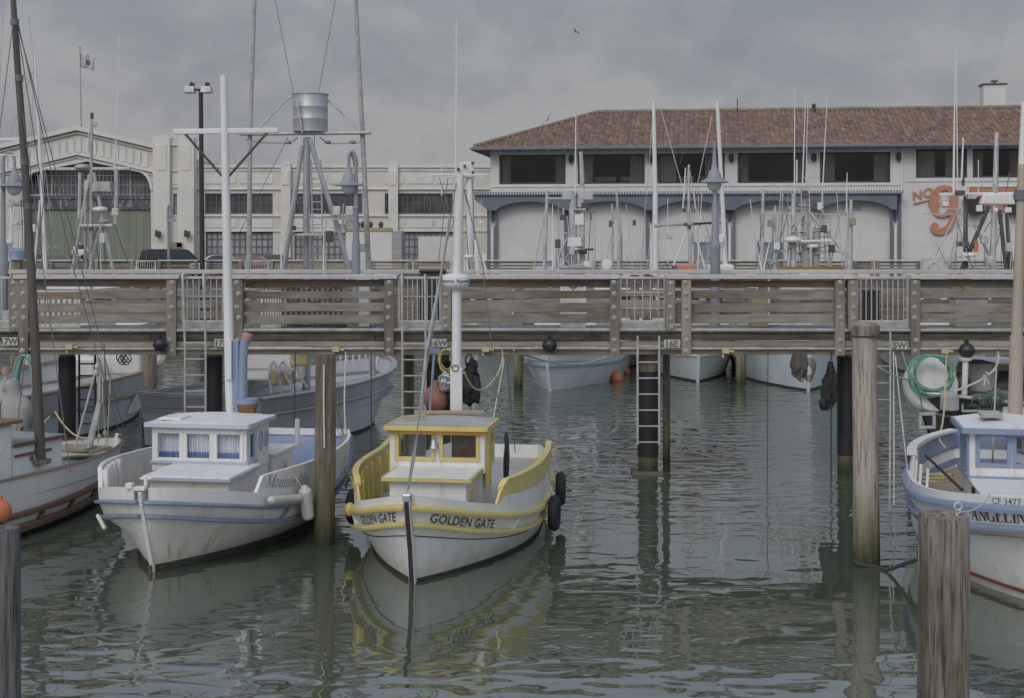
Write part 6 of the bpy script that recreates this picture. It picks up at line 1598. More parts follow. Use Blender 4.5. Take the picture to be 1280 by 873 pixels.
# cabin trunk: positions along the boat chosen to match the deck plan
m = MB(F); m.box((2.35, .0, .86), (1.02, 1.10, .42)); tr = m.build('trunk_cabin', 'boat_white', br, bevel=.02)
m = MB(F); m.box((2.35, 0, 1.09), (1.08, 1.16, .035)); tp = m.build('trunk_top', 'deck_green', br, bevel=.01)
m = MB(F); m.bar((1.80, -.59, 1.08), (1.80, .59, 1.08), .02, .05); m.bar((1.80, .59, 1.08), (2.86, .59, 1.08), .02, .05); m.bar((1.80, -.59, 1.08), (2.86, -.59, 1.08), .02, .05); m.bar((2.1, -.56, .93), (2.84, -.56, .93), .03, .035); m.bar((2.1, .56, .93), (2.84, .56, .93), .03, .035); m.build('trunk_trim', 'brown_rail', tr)
m = MB(F); m.lathe((2.5, .56, .86), [(.03, .012), (.035, .006), (.04, 0)], 12, rot=Matrix.Rotation(R(-90), 3, 'X')); m.lathe((2.5, -.56, .86), [(.03, .012), (.035, .006), (.04, 0)], 12, rot=Matrix.Rotation(R(90), 3, 'X')); m.build('fairlead', 'varnish', tr, smooth=True)
m = MB(F); m.box((3.78, 0, .98), (1.8, 1.14, .80)); wh = m.build('wheelhouse', 'boat_white', br, bevel=.05)
m = MB(F); m.box((3.78, 0, 1.41), (2.0, 1.3, .055)); m.build('roof', 'varnish', wh, bevel=.015)
for s in (-1, 1):
    m = MB(F); m.lathe((3.25, s * .572, 1.14), [(.12, .012), (.13, .02), (.15, .02), (.16, 0)], 22, rot=Matrix.Rotation(R(90) * -s, 3, 'X'), squash=(1, 1.25)); m.build('porthole', 'boat_white', wh, smooth=True)
m = MB(F)
for s in (-1, 1): m.lathe((3.25, s * .572, 1.14), [(.001, .008), (.12, .008), (.122, 0)], 22, rot=Matrix.Rotation(R(90) * -s, 3, 'X'), squash=(1, 1.25))
m.build('port_glass', 'car_glass', wh, smooth=True)
m = MB(F); m.box((.75, 0, .72), (.5, .8, .05)); m.box((.95, .2, .76), (.3, .3, .06)); m.build('bow_hatch', 'deck_tan', br, bevel=.01)
m = MB(); m.tube([P(51, 581, YB), P(46, 470, YB), P(39, 340, YB), P(30, 190, YB), P(21, 70, YB), P(14, -40, YB)], [.072, .066, .06, .052, .044, .036], 12); m.build('mast', 'mast_dark', br, smooth=True)
m = MB()
for py, px in ((28, 18.5), (98, 24), (203, 31), (258, 35)): m.tube([P(px - .3, py + 4, YB), P(px, py - 4, YB)], .06, 10)
m.box(P(52, 577, YB), (.2, .2, .06)); m.build('mast_band', 'wire', br, smooth=True)
m = MB(); m.bar(P(-60, 176, YB), P(31, 173.5, YB), .035, .035); m.tube([P(-20, 192, YB), P(34, 196, YB)], .01, 6); m.build('spreader', 'mast_white', br)
m = MB(); c = P(42, 583, YB); m.lathe(c, [(.09, 0), (.1, .1), (.06, .14), (.06, .22), (.09, .24), (.0, .26)], 12); m.build('mast_winch', 'deck_tan', br, smooth=True)
bow = F @ Vector((-.3, 0, .86))
rig(br, [[P(19, 20, YB), bow + Vector((0, 0, .05))], [P(18, 10, YB), P(55, 250, 21), F @ Vector((1.0, -1.0, .75))], [P(18, 15, YB), P(-40, 480, 18)], [P(23, 100, YB), F @ Vector((2.5, 1.2, .7))], [P(16, 0, YB), P(90, 330, 20.6), F @ Vector((.3, .4, .85))]], .007)
# bow gallows with blocks
m = MB(); m.tube([P(94, 559, 21.2), P(122, 455, 21.6)], .018, 7); m.tube([P(110, 556, 21.2), P(124, 500, 21.4), P(125, 460, 21.6)], .028, 8); m.tube([P(112, 560, 21.0), P(120, 528, 21.1), P(124.5, 505, 21.2)], [.04, .038, .03], 8); m.build('bow_gallows', 'galv_dull', br, smooth=True)
m = MB()
for px, py in ((121, 458), (120, 466), (124, 546), (131, 541)): m.ball(P(px, py, 21.5), .03, 8, 6, 1.5)
m.build('rigging_block', 'fender_white', br, smooth=True)
rig(br, [[P(122, 440, 21.6), P(123, 555, 21.4)], [P(126, 440, 21.6), P(132, 560, 21.4)], [P(129, 440, 21.6), P(128, 500, 21.4), P(112, 560, 21.2)], [P(138, 470, 22), P(134, 560, 21.6)]], .008, 'rope_tan', 'halyard')

# ------------------------------------------------------------------ dark hulled boat behind the blue one
F = frame_at(1165, 619, 62)
F.translation = Vector((XZ(1178, 23.1), 23.1, 0))
dk = boat('dark_boat', 'black hulled boat with a white bow drum and hung anchor behind the blue railed boat', F)
zu = [(0, 1.42), (.2, 1.22), (.5, 1.1), (1, 1.2)]
DK = Hull(F, [dict(x0=.5, x1=7.4, hb=.3, p=2, z=[(0, -.6), (1, -.4)]), dict(x0=0, x1=7.7, hb=1.15, um=.5, p=1.8, ps=.6, z=[(0, 0), (1, 0)]), dict(x0=-.01, x1=7.7, hb=1.16, um=.5, p=1.8, ps=.6, z=[(0, .04), (1, .04)]),
              dict(x0=-.42, x1=7.9, hb=1.35, um=.45, p=2.1, q=.8, ps=.7, z=[(a, b * .72) for a, b in zu]), dict(x0=-.62, x1=8.0, hb=1.4, um=.45, p=2.2, q=.75, ps=.7, z=zu)], 30)
hull_mesh(dk, DK, 'hull_black')
m = MB(F); DK.deck(m, 4, -.05); m.build('deck', 'deck_grey', dk)
m = MB(F); DK.rail(m, 4, .04, .07); m.build('rub_rail', 'steel', dk)
YD = 22.85
m = MB(); c = P(1163, 482, YD + .1); m.lathe(c, [(.05, -.12), (.42, -.12), (.46, -.06), (.46, .06), (.42, .12), (.05, .13)], 30, rot=Matrix.Rotation(R(78), 3, 'X') @ Matrix.Rotation(R(12), 3, 'Y')); m.build('bow_drum', 'boat_white', dk, smooth=True)
m = MB(); c = P(1142 + 17, 527, YD - .6); frame_ring(m, c + Vector((-.14, 0, -.12)), (1, .2, 0), UP, (0, -1, 0), 0, .28, 0, .26, .05, .05); m.build('hawse_plate', 'galv', dk, bevel=.01)
m = MB(); a = P(1157, 545, YD - .9); b = P(1147, 595, YD - 1.0); m.bar(a, b, .05, .05); m.tube(smooth_pts([P(1137, 575, YD - 1), P(1138, 590, YD - 1), P(1147, 597, YD - 1), P(1158, 588, YD - 1)], 4), .03, 8); m.prism([(0, 0), (.12, .28), (-.1, .3)], P(1141, 592, YD - 1.02), U, UP, (0, .05, 0)); m.build('anchor', 'hull_black', dk, bevel=.006)
m = MB(); m.tube(sag(P(1152, 512, YD - .4), P(1220, 520, YD - .2), .06), .02, 6); m.build('anchor_chain', 'wire', dk, smooth=True)
m = MB(); m.tube([P(1205, 505, Y0 - .25), P(1207, 450, Y0 - .25)], .05, 10); m.lathe(P(1207.5, 451, Y0 - .25), [(.09, 0), (.1, .03), (.06, .05)], 14); m.build('light_post', 'mast_white', dk, smooth=True)
bfloat(1208.5, 438.5, .125, Y0 - .25, 'black ball on top of the white post on the dark boat')
m = MB(); m.span(XZ(1216, 26), XZ(1300, 26), 25.6, 27.0, ZY(540, 26), ZY(452, 26)); m.build('wheelhouse', 'hull_grey', dk, bevel=.05)
m = MB(); m.lathe(P(1221, 487, 24), [(.32, 0), (.34, .05), (.34, .35), (.3, .45), (.1, .5)], 18); m.build('net_drum', 'hull_grey', dk, smooth=True)
m = MB(); m.lathe(P(1240, 488, 24), [(.26, 0), (.3, .1), (.28, .4), (.2, .5)], 16, rot=Matrix.Rotation(R(80), 3, 'Y')); m.build('winch_reel', 'hull_black', dk, smooth=True)
m = MB(); m.bar(P(1202, 514, YD - .2), P(1285, 513, YD - .2), .04, .04); m.bar(P(1202, 498, YD - .2), P(1250, 499, YD - .2), .04, .04); m.tube([P(1203, 514, YD - .2), P(1203, 498, YD - .2)], .02, 6); m.build('deck_rail', 'hull_grey', dk, bevel=.005)
m = MB(); m.span(XZ(1248, 22.8), XZ(1300, 22.8), 22.6, 23.1, ZY(520, 22.8), ZY(506, 22.8)); hb_ = m.build('hatch_box', 'boat_white', dk, bevel=.02)
m = MB(); m.span(XZ(1247, 22.8), XZ(1301, 22.8), 22.58, 23.12, ZY(506, 22.8) + .002, ZY(497, 22.8)); m.build('lid', 'brown_rail', hb_, bevel=.01)
# ================================================================== the boats behind the pier
def simple_boat(label, F, L, hb, zu, hmat, trim, deckm='deck_grey', rail_lv=None, overhang=.45, bottom='boat_bottom', low=.62, ps=.75, upper=None, wlf=.86, ddz=-.22, name='moored_boat', group='boats moored behind the pier'):
    t = boat(name, label, F, group=group)
    H = Hull(F, [dict(x0=.4, x1=L * .97, hb=hb * .3, p=2, z=[(0, -.5), (1, -.4)]), dict(x0=0, x1=L, hb=hb * wlf, um=.5, p=1.9, ps=ps, z=[(0, 0), (1, 0)]), dict(x0=-.01, x1=L, hb=hb * (wlf + .01), um=.5, p=1.9, ps=ps, z=[(0, .05), (1, .05)]),
                 dict(x0=-overhang * .65, x1=L + .05, hb=hb * .97, um=.46, p=2.1, q=.85, ps=ps, z=[(a, b * low) for a, b in zu]), dict(x0=-overhang, x1=L + .1, hb=hb, um=.45, p=2.2, q=.78, ps=ps, z=zu)], 26)
    m = MB(F); H.skin(m, 0, 2, 1); H.skin(m, 2, 3, 0); H.skin(m, 3, 4, 2); m.build('hull', [hmat, bottom, upper or hmat], t, smooth=True)
    m = MB(F); H.deck(m, 4, ddz, .05); m.build('deck', deckm, t)
    m = MB(F); H.rail(m, 4, .03, .06, inset=.07); m.build('cap_rail', trim, t)
    m = MB(F); H.rail(m, 3, .045, .07); m.build('rub_rail', trim, t)
    m = MB(F); H.stem(m, .08, 1, 4, .01, extra=.05); m.build('stem_post', hmat, t)
    return t, H
def cabin_box(t, F, x0, x1, hw, z0, z1, mat, roofm, nw=3, name='cabin'):
    m = MB(F); m.box(((x0 + x1) / 2, 0, (z0 + z1) / 2), (x1 - x0, 2 * hw, z1 - z0)); c = m.build(name, mat, t, bevel=.03)
    m = MB(F); m.box(((x0 + x1) / 2, 0, z1 + .03), (x1 - x0 + .25, 2 * hw + .2, .06)); m.build('roof', roofm, c, bevel=.015)
    hgt = min(.45, (z1 - z0) * .45)
    for k in range(nw):
        w_ = 2 * hw / nw * .72; y = -hw + 2 * hw * (k + .5) / nw
        m = MB(F); m.box((x0 - .004, y, z1 - .12 - hgt / 2), (.02, w_, hgt)); m.build('window', 'car_glass', c, bevel=.003)
    for s in (-1, 1):
        m = MB(F); m.box(((x0 + x1) / 2, s * (hw + .004), z1 - .12 - hgt / 2), ((x1 - x0) * .6, .02, hgt)); m.build('window', 'car_glass', c, bevel=.003)
    return c
def poles(t, Y, items, mat='mast_white', name='mast'):
    """each item: list of (px, py) along one spar, radius at foot and head"""
    for pts, r0, r1 in items:
        q = [P(a, b, Y) for a, b in pts]; n = len(q)
        m = MB(); m.tube(q, [r0 + (r1 - r0) * i / (n - 1) for i in range(n)], 8); m.build(name, mat, t, smooth=True)
def wires(t, Y, items, r=.012, mat='wire', name='rigging'):
    m = MB()
    for it in items: m.tube([P(a, b, Y) for a, b in it], r, 4)
    m.build(name, mat, t, smooth=True)
def radome(t, px, py, Y, r, mat='mast_white', name='radar_dome', flat=.45):
    m = MB(); c = P(px, py, Y); m.lathe(c, [(r * .5, -r * flat * .7), (r * .95, -r * flat * .4), (r, 0), (r * .9, r * flat * .5), (r * .5, r * flat * .8), (0, r * flat * .85)], 18); m.build(name, mat, t, smooth=True)
def lampbox(t, px, py, Y, w, h, mat='steel', name='deck_light'):
    m = MB(); m.box(P(px, py, Y), (w, w * .8, h), top=.9); o = m.build(name, mat, t, bevel=.02)

def thicket(t, Y, x0, x1, y0, y1, n, seed, r=.018):
    rr = random.Random(seed)
    for q in range(n):
        x_ = rr.uniform(x0, x1); d_ = rr.choice((0, 0, -1, 1)) * rr.uniform(2, (x1 - x0) * .35); top = rr.uniform(y0, y1)
        m = MB(); m.tube([P(x_, 345, Y + rr.uniform(-.4, .6)), P(x_ + d_, top, Y + rr.uniform(-.3, .3))], [r * rr.uniform(.6, 1.5), r * .5], 5); m.build('spar', rr.choice(('galv', 'mast_white', 'galv_dull', 'wire')), t, smooth=True)
    for q in range(n // 3):
        x_ = rr.uniform(x0, x1); y_ = rr.uniform(y0 + 20, 335); lampbox(t, x_, y_, Y - .2, rr.uniform(.08, .2), rr.uniform(.08, .25), rr.choice(('mast_dark', 'galv', 'boat_white')), 'fitting')
# ---- blue grey boat with the drum mast
F = frame_at(459, 517, 203)
hb_, HH = simple_boat('blue grey steel boat behind the pier with a tripod mast and big stainless drum', F, 6.2, 1.45, [(0, 1.28), (.3, 1.1), (.6, 1.0), (1, 1.02)], 'hull_bluegrey', 'steel', overhang=.55, low=.70, ps=.92, upper='hull_grey', wlf=.93, ddz=-.5)
YM = 29.6
m = MB(); m.tube([P(383, 500, YM), P(383.5, 172, YM)], [.085, .075], 12); m.build('mast', 'steel', hb_, smooth=True)
poles(hb_, YM - .6, [([(353, 348), (378, 182)], .055, .05), ([(438, 348), (425, 295), (387, 174)], .06, .05)], 'steel', 'mast_leg')
m = MB(); m.bar(P(358, 293.5, YM - .3), P(424, 293, YM - .3), .3, .05); m.build('mast_platform', 'galv', hb_)
m = MB()
for px in (389, 401): m.tube([P(px + 3, 345, YM - .2), P(px, 200, YM - .2)], .016, 5)
for k in range(15): m.tube([P(389.5 + k * .0, 205 + k * 9.5, YM - .2), P(402, 205 + k * 9.5, YM - .2)], .012, 5)
m.build('mast_ladder', 'galv', hb_)
m = MB(); m.bar(P(299, 168, YM), P(463.5, 166.5, YM), .3, .045); m.build('yard', 'galv', hb_, bevel=.01)
m = MB(); c = P(388, 165.3, YM); m.lathe(c, [(.36, 0), (.36, .25), (.364, .26), (.364, .27), (.36, .28), (.36, .5), (.364, .51), (.364, .52), (.36, .53), (.362, .76), (.385, .775), (.385, .79), (.35, .79), (.34, .6), (.0, .6)], 40); m.build('steel_drum', 'stainless', hb_, smooth=True)
m = MB(); m.tube(smooth_pts([P(366, 122, YM), P(358, 125, YM), P(324, 160, YM)], 4), .022, 6); m.build('drum_stay', 'galv', hb_, smooth=True)
m = MB(); m.tube(smooth_pts([P(398, 121, YM), P(408, 124, YM), P(441, 155, YM), P(445, 164, YM)], 4), .022, 6); m.build('drum_stay', 'galv', hb_, smooth=True)
m = MB(); m.tube([P(370, 123, YM - .4), P(378, 166, YM - .4)], .02, 6); m.build('drum_stay', 'galv', hb_, smooth=True)
poles(hb_, YM, [([(308, 500), (311, 345), (312.5, 170), (318.5, -10)], .065, .04), ([(466, 470), (461, 340), (453, 165), (444, -10)], .07, .04)], 'galv_dull', 'outrigger')
wires(hb_, YM, [[(367, 118), (343, -5)], [(398, 118), (420, -5)], [(360, 172), (300, 290)], [(393, 168), (393, 200)]], .006)
m = MB(); m.tube([P(307, 175, YM), P(320, 178, YM), P(363, 180, YM), P(372, 172, YM)], .014, 5); m.tube([P(400, 172, YM), P(410, 180, YM), P(448, 179, YM), P(454, 174, YM)], .014, 5)
for px in (360, 410, 441): m.ball(P(px, 178, YM), .07, 10, 6, .6)
m.build('light_string', 'galv_dull', hb_, smooth=True)
for px in (421, 437): lampbox(hb_, px, 264, YM - .8, .17, .2, 'galv')
m = MB(); m.tube([P(429, 285, YM - .8), P(429, 255, YM - .8)], .02, 6); m.bar(P(415, 274, YM - .8), P(445, 273, YM - .8), .04, .04); m.build('light_bracket', 'steel', hb_)
lampbox(hb_, 425, 286, YM - .5, .25, .2, 'galv')
m = MB()
for px in (340, 352, 366): m.tube(smooth_pts([P(px, 492, 28.2), P(px - 3, 465, 28.2), P(px + 2, 452, 28.2), P(px + 9, 470, 28.2)], 4), .03, 7)
m.bar(P(300, 462, 28.0), P(372, 462, 28.0), .05, .05); m.tube([P(362, 447, 28), P(384, 485, 28)], .02, 6); m.tube([P(350, 455, 28), P(366, 488, 28)], .02, 6); m.build('deck_gantry', 'hull_grey', hb_, smooth=True)
m = MB(); m.box(P(375, 448, 28.3), (.35, .3, .3)); m.box(P(352, 470, 28.6), (.5, .3, .35)); m.build('yellow_pump', 'rail_yellow', hb_, bevel=.04)
m = MB(); m.box(P(345, 452, 29.5), (1.2, 1.0, .7)); m.build('deck_house', 'boat_white_worn', hb_, bevel=.05)
for px in (425, 433, 441, 449, 457, 465):
    m = MB(); m.tube([P(px, 462 - (px - 425) * .45, 31.2), P(px + 1, 436, 31.2)], .02, 6); m.build('stanchion', 'boat_white', hb_, smooth=True)
m = MB(); m.box(HH.at(.03, 1.0, 1) + Vector((0, .03, 0)), (.1, .1, .1)); m.M = None; m.build('bow_chock', 'galv', hb_)

# ---- grey boat at the left behind the pier
F = frame_at(203, 507, 190); F.translation = Vector((-8.9, 33.6, 0))
gb, GB = simple_boat('long grey hulled boat behind the pier at the left with a lattice light mast', F, 9.5, 1.6, [(0, 1.25), (.25, 1.08), (.6, 1.0), (1, 1.02)], 'hull_bluegrey', 'deck_tan', overhang=.8, low=.58, ps=.9, upper='hull_grey', wlf=.95, ddz=-.5)
m = MB()
for k in range(11):
    u = .2 + k * .018; a = GB.at(u, .62, 1); a2 = GB.at(u, .62, -1); q = a if (F @ a).x > (F @ a2).x else a2
    sg = 1 if q.y > 0 else -1; b = GB.at(u + .012, .2, sg); n = GB.outn(3, u, sg); m.bar(F @ (q + n * .06), F @ (b + n * .05), .05, .05)
m.build('slatted_fender', 'boat_white_worn', gb)
YG = 30.5
poles(gb, YG, [([(89, 348), (112, 218)], .04, .035), ([(143, 348), (117, 216)], .04, .035)], 'galv', 'mast_leg')
poles(gb, YG, [([(114, 470), (114, 210), (114.5, 150)], .05, .03)], 'galv_dull', 'mast')
poles(gb, YG, [([(99, 274), (100, 216)], .04, .04), ([(144.5, 280), (145.5, 212)], .045, .045), ([(106, 345), (107, 225)], .03, .03)], 'galv', 'mast_upright')
m = MB(); m.bar(P(60, 211.5, YG), P(162, 211, YG), .05, .06); m.build('mast_yard', 'galv', gb, bevel=.01)
m = MB(); m.bar(P(101, 282.5, YG), P(143, 282, YG), .3, .06); m.build('mast_platform', 'galv', gb, bevel=.01)
radome(gb, 103, 209, YG, .17, 'galv_dull'); radome(gb, 125, 262, YG, .16, 'mast_white'); radome(gb, 130, 277, YG, .12, 'galv_dull')
lampbox(gb, 129, 234, YG, .42, .22, 'galv_dull'); lampbox(gb, 128, 298, YG, .13, .22, 'boat_white'); lampbox(gb, 115, 145, YG, .07, .14, 'mast_dark', 'masthead_light'); lampbox(gb, 118.5, 156, YG, .08, .1, 'galv_dull', 'masthead_light')
poles(gb, YG, [([(143, 215), (146, 150), (149.5, 44)], .018, .006), ([(110, 180), (111.5, 145)], .012, .008)], 'mast_white', 'antenna')
wires(gb, YG, [[(145, 285), (151, 305), (161, 330)], [(131, 262), (116, 300)], [(127, 262), (133, 345)], [(114, 225), (94, 300)]], .014)
m = MB(); m.box(P(140, 452, 31), (1.5, 1.0, .5)); m.box(P(108, 458, 30), (.5, .6, .4)); m.build('deck_house', 'boat_white', gb, bevel=.05)
m = MB()
for k in range(5): m.torus(P(150 + k * 2.4, 448 + (k % 2) * 3, 29), .09, .012, (.4, 1, .2), 14, 5)
m.build('hose_reel', 'mast_dark', gb, smooth=True)

# ---- far boats, bows towards the pier
def far_boat(label, px, Y, L, hb, zu, hmat='boat_white', trim='boat_white', ang=3, cab=None, **k):
    a = R(ang); F = Matrix(((math.sin(a), -math.cos(a), 0, XZ(px, Y)), (math.cos(a), math.sin(a), 0, Y), (0, 0, 1, 0), (0, 0, 0, 1)))
    t, H = simple_boat(label, F, L, hb, zu, hmat, trim, **k)
    if cab: cabin_box(t, F, *cab)
    return t, F
k1, F1 = far_boat('white boat with blue canopy and crowded lattice mast, left before the restaurant', 688, 36.4, 7.5, 1.3, [(0, 1.0), (.4, .85), (1, .95)], 'hull_bluegrey', 'blue_trim', bottom='hull_bluegrey', ang=14, cab=(1.8, 4.2, .85, .9, 2.3, 'boat_white', 'boat_white', 3))
m = MB(); m.prism([(XZ(697, 38), ZY(336, 38)), (XZ(741, 38), ZY(336, 38)), (XZ(736, 38), ZY(333.5, 38)), (XZ(722, 38), ZY(330, 38)), (XZ(702, 38), ZY(334, 38))], (0, 37.6, 0), U, UP, (0, 1.2, 0)); m.build('cabin_top', 'galv_dull', k1, bevel=.03)
m = MB(); m.span(XZ(698, 38), XZ(740, 38), 37.7, 38.7, ZY(341, 38), ZY(336.2, 38)); m.build('cabin_band', 'boat_white_worn', k1)
m = MB(); m.ball(P(721, 339.5, 37.65), .07, 10, 6); m.build('vent_port', 'letter_black', k1, smooth=True)
m = MB(); m.span(XZ(666, 39), XZ(693, 39), 38.4, 39.6, ZY(340, 39), ZY(333, 39)); m.build('canopy', 'blue_pale', k1, bevel=.06)
Yk = 38.4
poles(k1, Yk, [([(716, 345), (716, 243)], .12, .10)], 'galv', 'mast'); poles(k1, Yk, [([(728, 345), (727.5, 220), (726, 190)], .08, .05)], 'galv', 'mast')
poles(k1, Yk, [([(718.5, 320), (719, 240), (720, 136)], .035, .012)], 'mast_white', 'antenna')
poles(k1, Yk, [([(680, 345), (684, 238)], .06, .04), ([(667, 338), (682, 262)], .02, .018), ([(694, 338), (703, 312), (717, 275)], .03, .025), ([(710, 310), (724, 345)], .05, .05)], 'galv', 'spar')
for a_, b_, c_, w_ in ((684, 248, 708, .05), (704, 291.5, 737, .12), (716, 262, 732, .3)): m = MB(); m.bar(P(a_, b_, Yk), P(c_, b_, Yk), w_, .05); m.build('yard', 'galv', k1)
for px in (709, 735): lampbox(k1, px, 244, Yk, .28, .27, 'stainless')
lampbox(k1, 731, 258, Yk, .22, .2, 'mast_dark'); lampbox(k1, 726, 248, Yk, .18, .5, 'galv', 'equipment_box'); lampbox(k1, 724, 275, Yk, .26, .3, 'boat_white', 'equipment_box'); lampbox(k1, 718, 303, Yk, .4, .25, 'boat_white', 'equipment_box')
radome(k1, 718, 312, Yk, .2, 'galv'); lampbox(k1, 728, 315, Yk - .2, .25, .12, 'letter_black'); lampbox(k1, 737, 312, Yk - .2, .25, .05, 'letter_black')
m = MB(); m.tube([P(738, 275, Yk), P(740, 264, Yk), P(737, 266, Yk), P(743, 263, Yk)], .03, 5); m.tube([P(738.5, 262, Yk), P(735, 330, Yk)], .012, 5); m.build('wind_vane', 'wire', k1)

k2, F2 = far_boat('white boat with thin spars and a round grey deck light, behind the 16E gate', 785, 43.0, 7, 1.3, [(0, 1.3), (.4, 1.0), (1, 1.1)], 'boat_white', 'boat_white', cab=(2, 4, .9, .9, 2.2, 'boat_white', 'boat_white', 3))
poles(k2, 44, [([(773, 345), (774, 290), (770.5, 237)], .06, .035), ([(764, 345), (766, 300), (765, 255)], .05, .03), ([(758, 325), (770, 262)], .018, .018)], 'galv', 'spar')
poles(k2, 44, [([(819, 345), (819, 240), (817, 128)], .10, .05)], 'mast_white', 'mast')
m = MB(); m.span(XZ(752, 44), XZ(765, 44), 43.8, 44.4, ZY(343, 44), ZY(327, 44)); m.lathe(P(758.5, 331, 43.78), [(.0, -.03), (.15, -.03), (.17, .03)], 16, rot=Matrix.Rotation(R(90), 3, 'X')); m.build('light_housing', 'boat_white', k2, bevel=.05)
m = MB(); m.span(XZ(753, 44), XZ(763, 44), 43.76, 43.79, ZY(343, 44), ZY(340.5, 44)); m.build('blue_panel', 'blue_trim', k2)
lampbox(k2, 764, 280, 44, .15, .2, 'mast_dark'); wires(k2, 44, [[(817, 135), (800, 345)], [(819, 250), (807, 345)], [(825, 290), (812, 345)]], .012, 'galv')

k3, F3 = far_boat('fishing boat with slim crossed yard, red box and blue tarp before the blue door', 872, 38.5, 8, 1.3, [(0, 1.2), (.4, 1.0), (1, 1.1)], 'hull_bluegrey', 'boat_white', cab=(2.5, 4.5, 1.0, .9, 2.3, 'boat_white', 'boat_white', 3))
poles(k3, 40, [([(863, 345), (863, 290)], .06, .055), ([(861, 290), (861, 206)], .05, .03)], 'galv', 'mast')
poles(k3, 40, [([(907, 345), (904, 270), (896.5, 127)], .075, .05)], 'mast_white', 'mast')
m = MB(); m.tube([P(818, 283, 40), P(830, 281.5, 40), P(864, 280, 40), P(908, 277, 40)], [.05, .04, .05, .04], 8); m.build('yard', 'galv_dull', k3, smooth=True)
m = MB(); m.bar(P(868, 280, 39.9), P(890, 279, 39.9), .07, .06); m.build('yard_fitting', 'letter_black', k3)
poles(k3, 40, [([(853, 272), (857, 210)], .022, .018), ([(871, 272), (867, 240)], .022, .018), ([(837, 345), (858, 290)], .03, .03), ([(884, 345), (868, 290)], .035, .03), ([(866, 335), (866, 305)], .025, .025)], 'mast_white', 'spar')
wires(k3, 40, [[(861, 206), (852, 272)], [(861, 206), (872, 272)], [(824, 130), (852, 230)], [(890, 145), (872, 230)], [(878, 290), (893, 332)]], .011, 'rope_white')
for px, py in ((855, 263), (867, 263), (857, 281), (862, 284)): lampbox(k3, px, py, 39.9, .1, .1, 'mast_dark', 'block')
poles(k3, 40, [([(850, 205), (858, 176)], .006, .006)], 'wire', 'antenna')
m = MB(); m.span(XZ(845, 39.6), XZ(869, 39.6), 39.2, 39.9, ZY(341, 39.6), ZY(330.5, 39.6)); solo(m, 'deck_box', 'sign_orange', 'red orange deck box on the boat left of the blue restaurant door', 'box', bevel=.04)
m = MB(); rows = []
for i in range(7):
    rows.append([P(825 + k * 2.6, 340 - 10 * math.sin(math.pi * k / 8) ** .5 - .8 * math.sin(i * 2 + k), 39.3 + i * .12) for k in range(9)])
m.grid(rows); solo(m, 'blue_tarp', 'blue_mid', 'crumpled blue tarp beside the red orange deck box', 'tarp', smooth=True)
m = MB(); m.span(XZ(884, 39.6), XZ(916, 39.6), 39.3, 40.2, ZY(343, 39.6), ZY(331, 39.6)); m.build('bait_tank', 'boat_white', k3, bevel=.05)

k4, F4 = far_boat('fishing boat with orange varnished bow rail and thicket of masts before the restaurant', 1010, 36.2, 9, 1.5, [(0, 3.0), (.15, 2.7), (.4, 1.5), (1, 1.2)], 'hull_bluegrey', 'boat_white', cab=(3.5, 5.8, 1.0, 1.0, 2.5, 'boat_white', 'boat_white', 3), low=.4)
m = MB(); rows = []
for k in range(21):
    t_ = k / 20; px = 980 + 81 * t_; bow_ = math.sin(math.pi * t_); y = 36.5 - .8 * bow_ + 1.0
    rows.append([Vector((XZ(px, 36.9), y - .04, ZY(341.5, 36.9))), Vector((XZ(px, 36.9), y - .1, ZY(334.5 - 1.2 * bow_, 36.9))), Vector((XZ(px, 36.9), y + .05, ZY(334.5 - 1.2 * bow_, 36.9))), Vector((XZ(px, 36.9), y + .05, ZY(341.5, 36.9)))])
m.grid(rows, closed=True); paint('varnish_orange', (.50, .24, .05), .4, .1, 2); m.build('bow_rail', 'varnish_orange', k4, smooth=True)
Yk = 38.6
poles(k4, Yk, [([(1008, 345), (1008, 264)], .13, .11)], 'galv_dull', 'mast'); poles(k4, Yk, [([(1019, 345), (1021, 285)], .1, .1)], 'galv_dull', 'mast')
poles(k4, Yk, [([(992, 345), (992, 242)], .09, .06), ([(952, 345), (953, 290), (954, 236)], .06, .04), ([(968, 345), (969, 257)], .05, .035), ([(1062, 345), (1063, 280), (1064, 250)], .09, .04), ([(1057, 345), (1060, 300)], .05, .05), ([(1038, 270), (1036, 340)], .025, .025), ([(1004, 345), (1002, 232)], .04, .03)], 'galv', 'spar')
poles(k4, Yk, [([(993, 250), (993.5, 106)], .02, .008), ([(1003, 235), (1007, 120)], .022, .008), ([(1027, 265), (1034, 120)], .022, .008), ([(1058, 265), (1059, 216)], .018, .012), ([(996, 228), (996, 200)], .02, .02), ([(1006, 270), (1010, 130)], .015, .008)], 'mast_white', 'antenna')
for a_, b_, c_, d_, w_ in ((952, 266, 1066, 269, .05), (993, 234, 1028, 234, .05), (970, 314, 1060, 315, .06), (985, 260, 1020, 261, .05), (1005, 222, 1022, 222, .03)): m = MB(); m.bar(P(a_, b_, Yk), P(c_, d_, Yk), w_, w_); m.build('yard', 'galv', k4)
m = MB(); m.bar(P(1010, 262, Yk - .1), P(1032, 292, Yk - .1), .09, .06); m.bar(P(1004, 268, Yk - .1), P(990, 290, Yk - .1), .05, .05); m.bar(P(1032, 288, Yk), P(1058, 322, Yk), .05, .05); m.bar(P(948, 300, Yk), P(963, 342, Yk), .05, .05); m.bar(P(955, 315, Yk), P(965, 345, Yk), .05, .05); m.bar(P(976, 300, Yk), P(994, 242, Yk), .03, .03); m.bar(P(946, 345, Yk), P(953, 300, Yk), .04, .04); m.build('mast_brace', 'galv', k4)
m = MB()
for k in range(6): m.tube([P(1026, 278 + k * 9, Yk), P(1038, 278 + k * 9, Yk)], .014, 5)
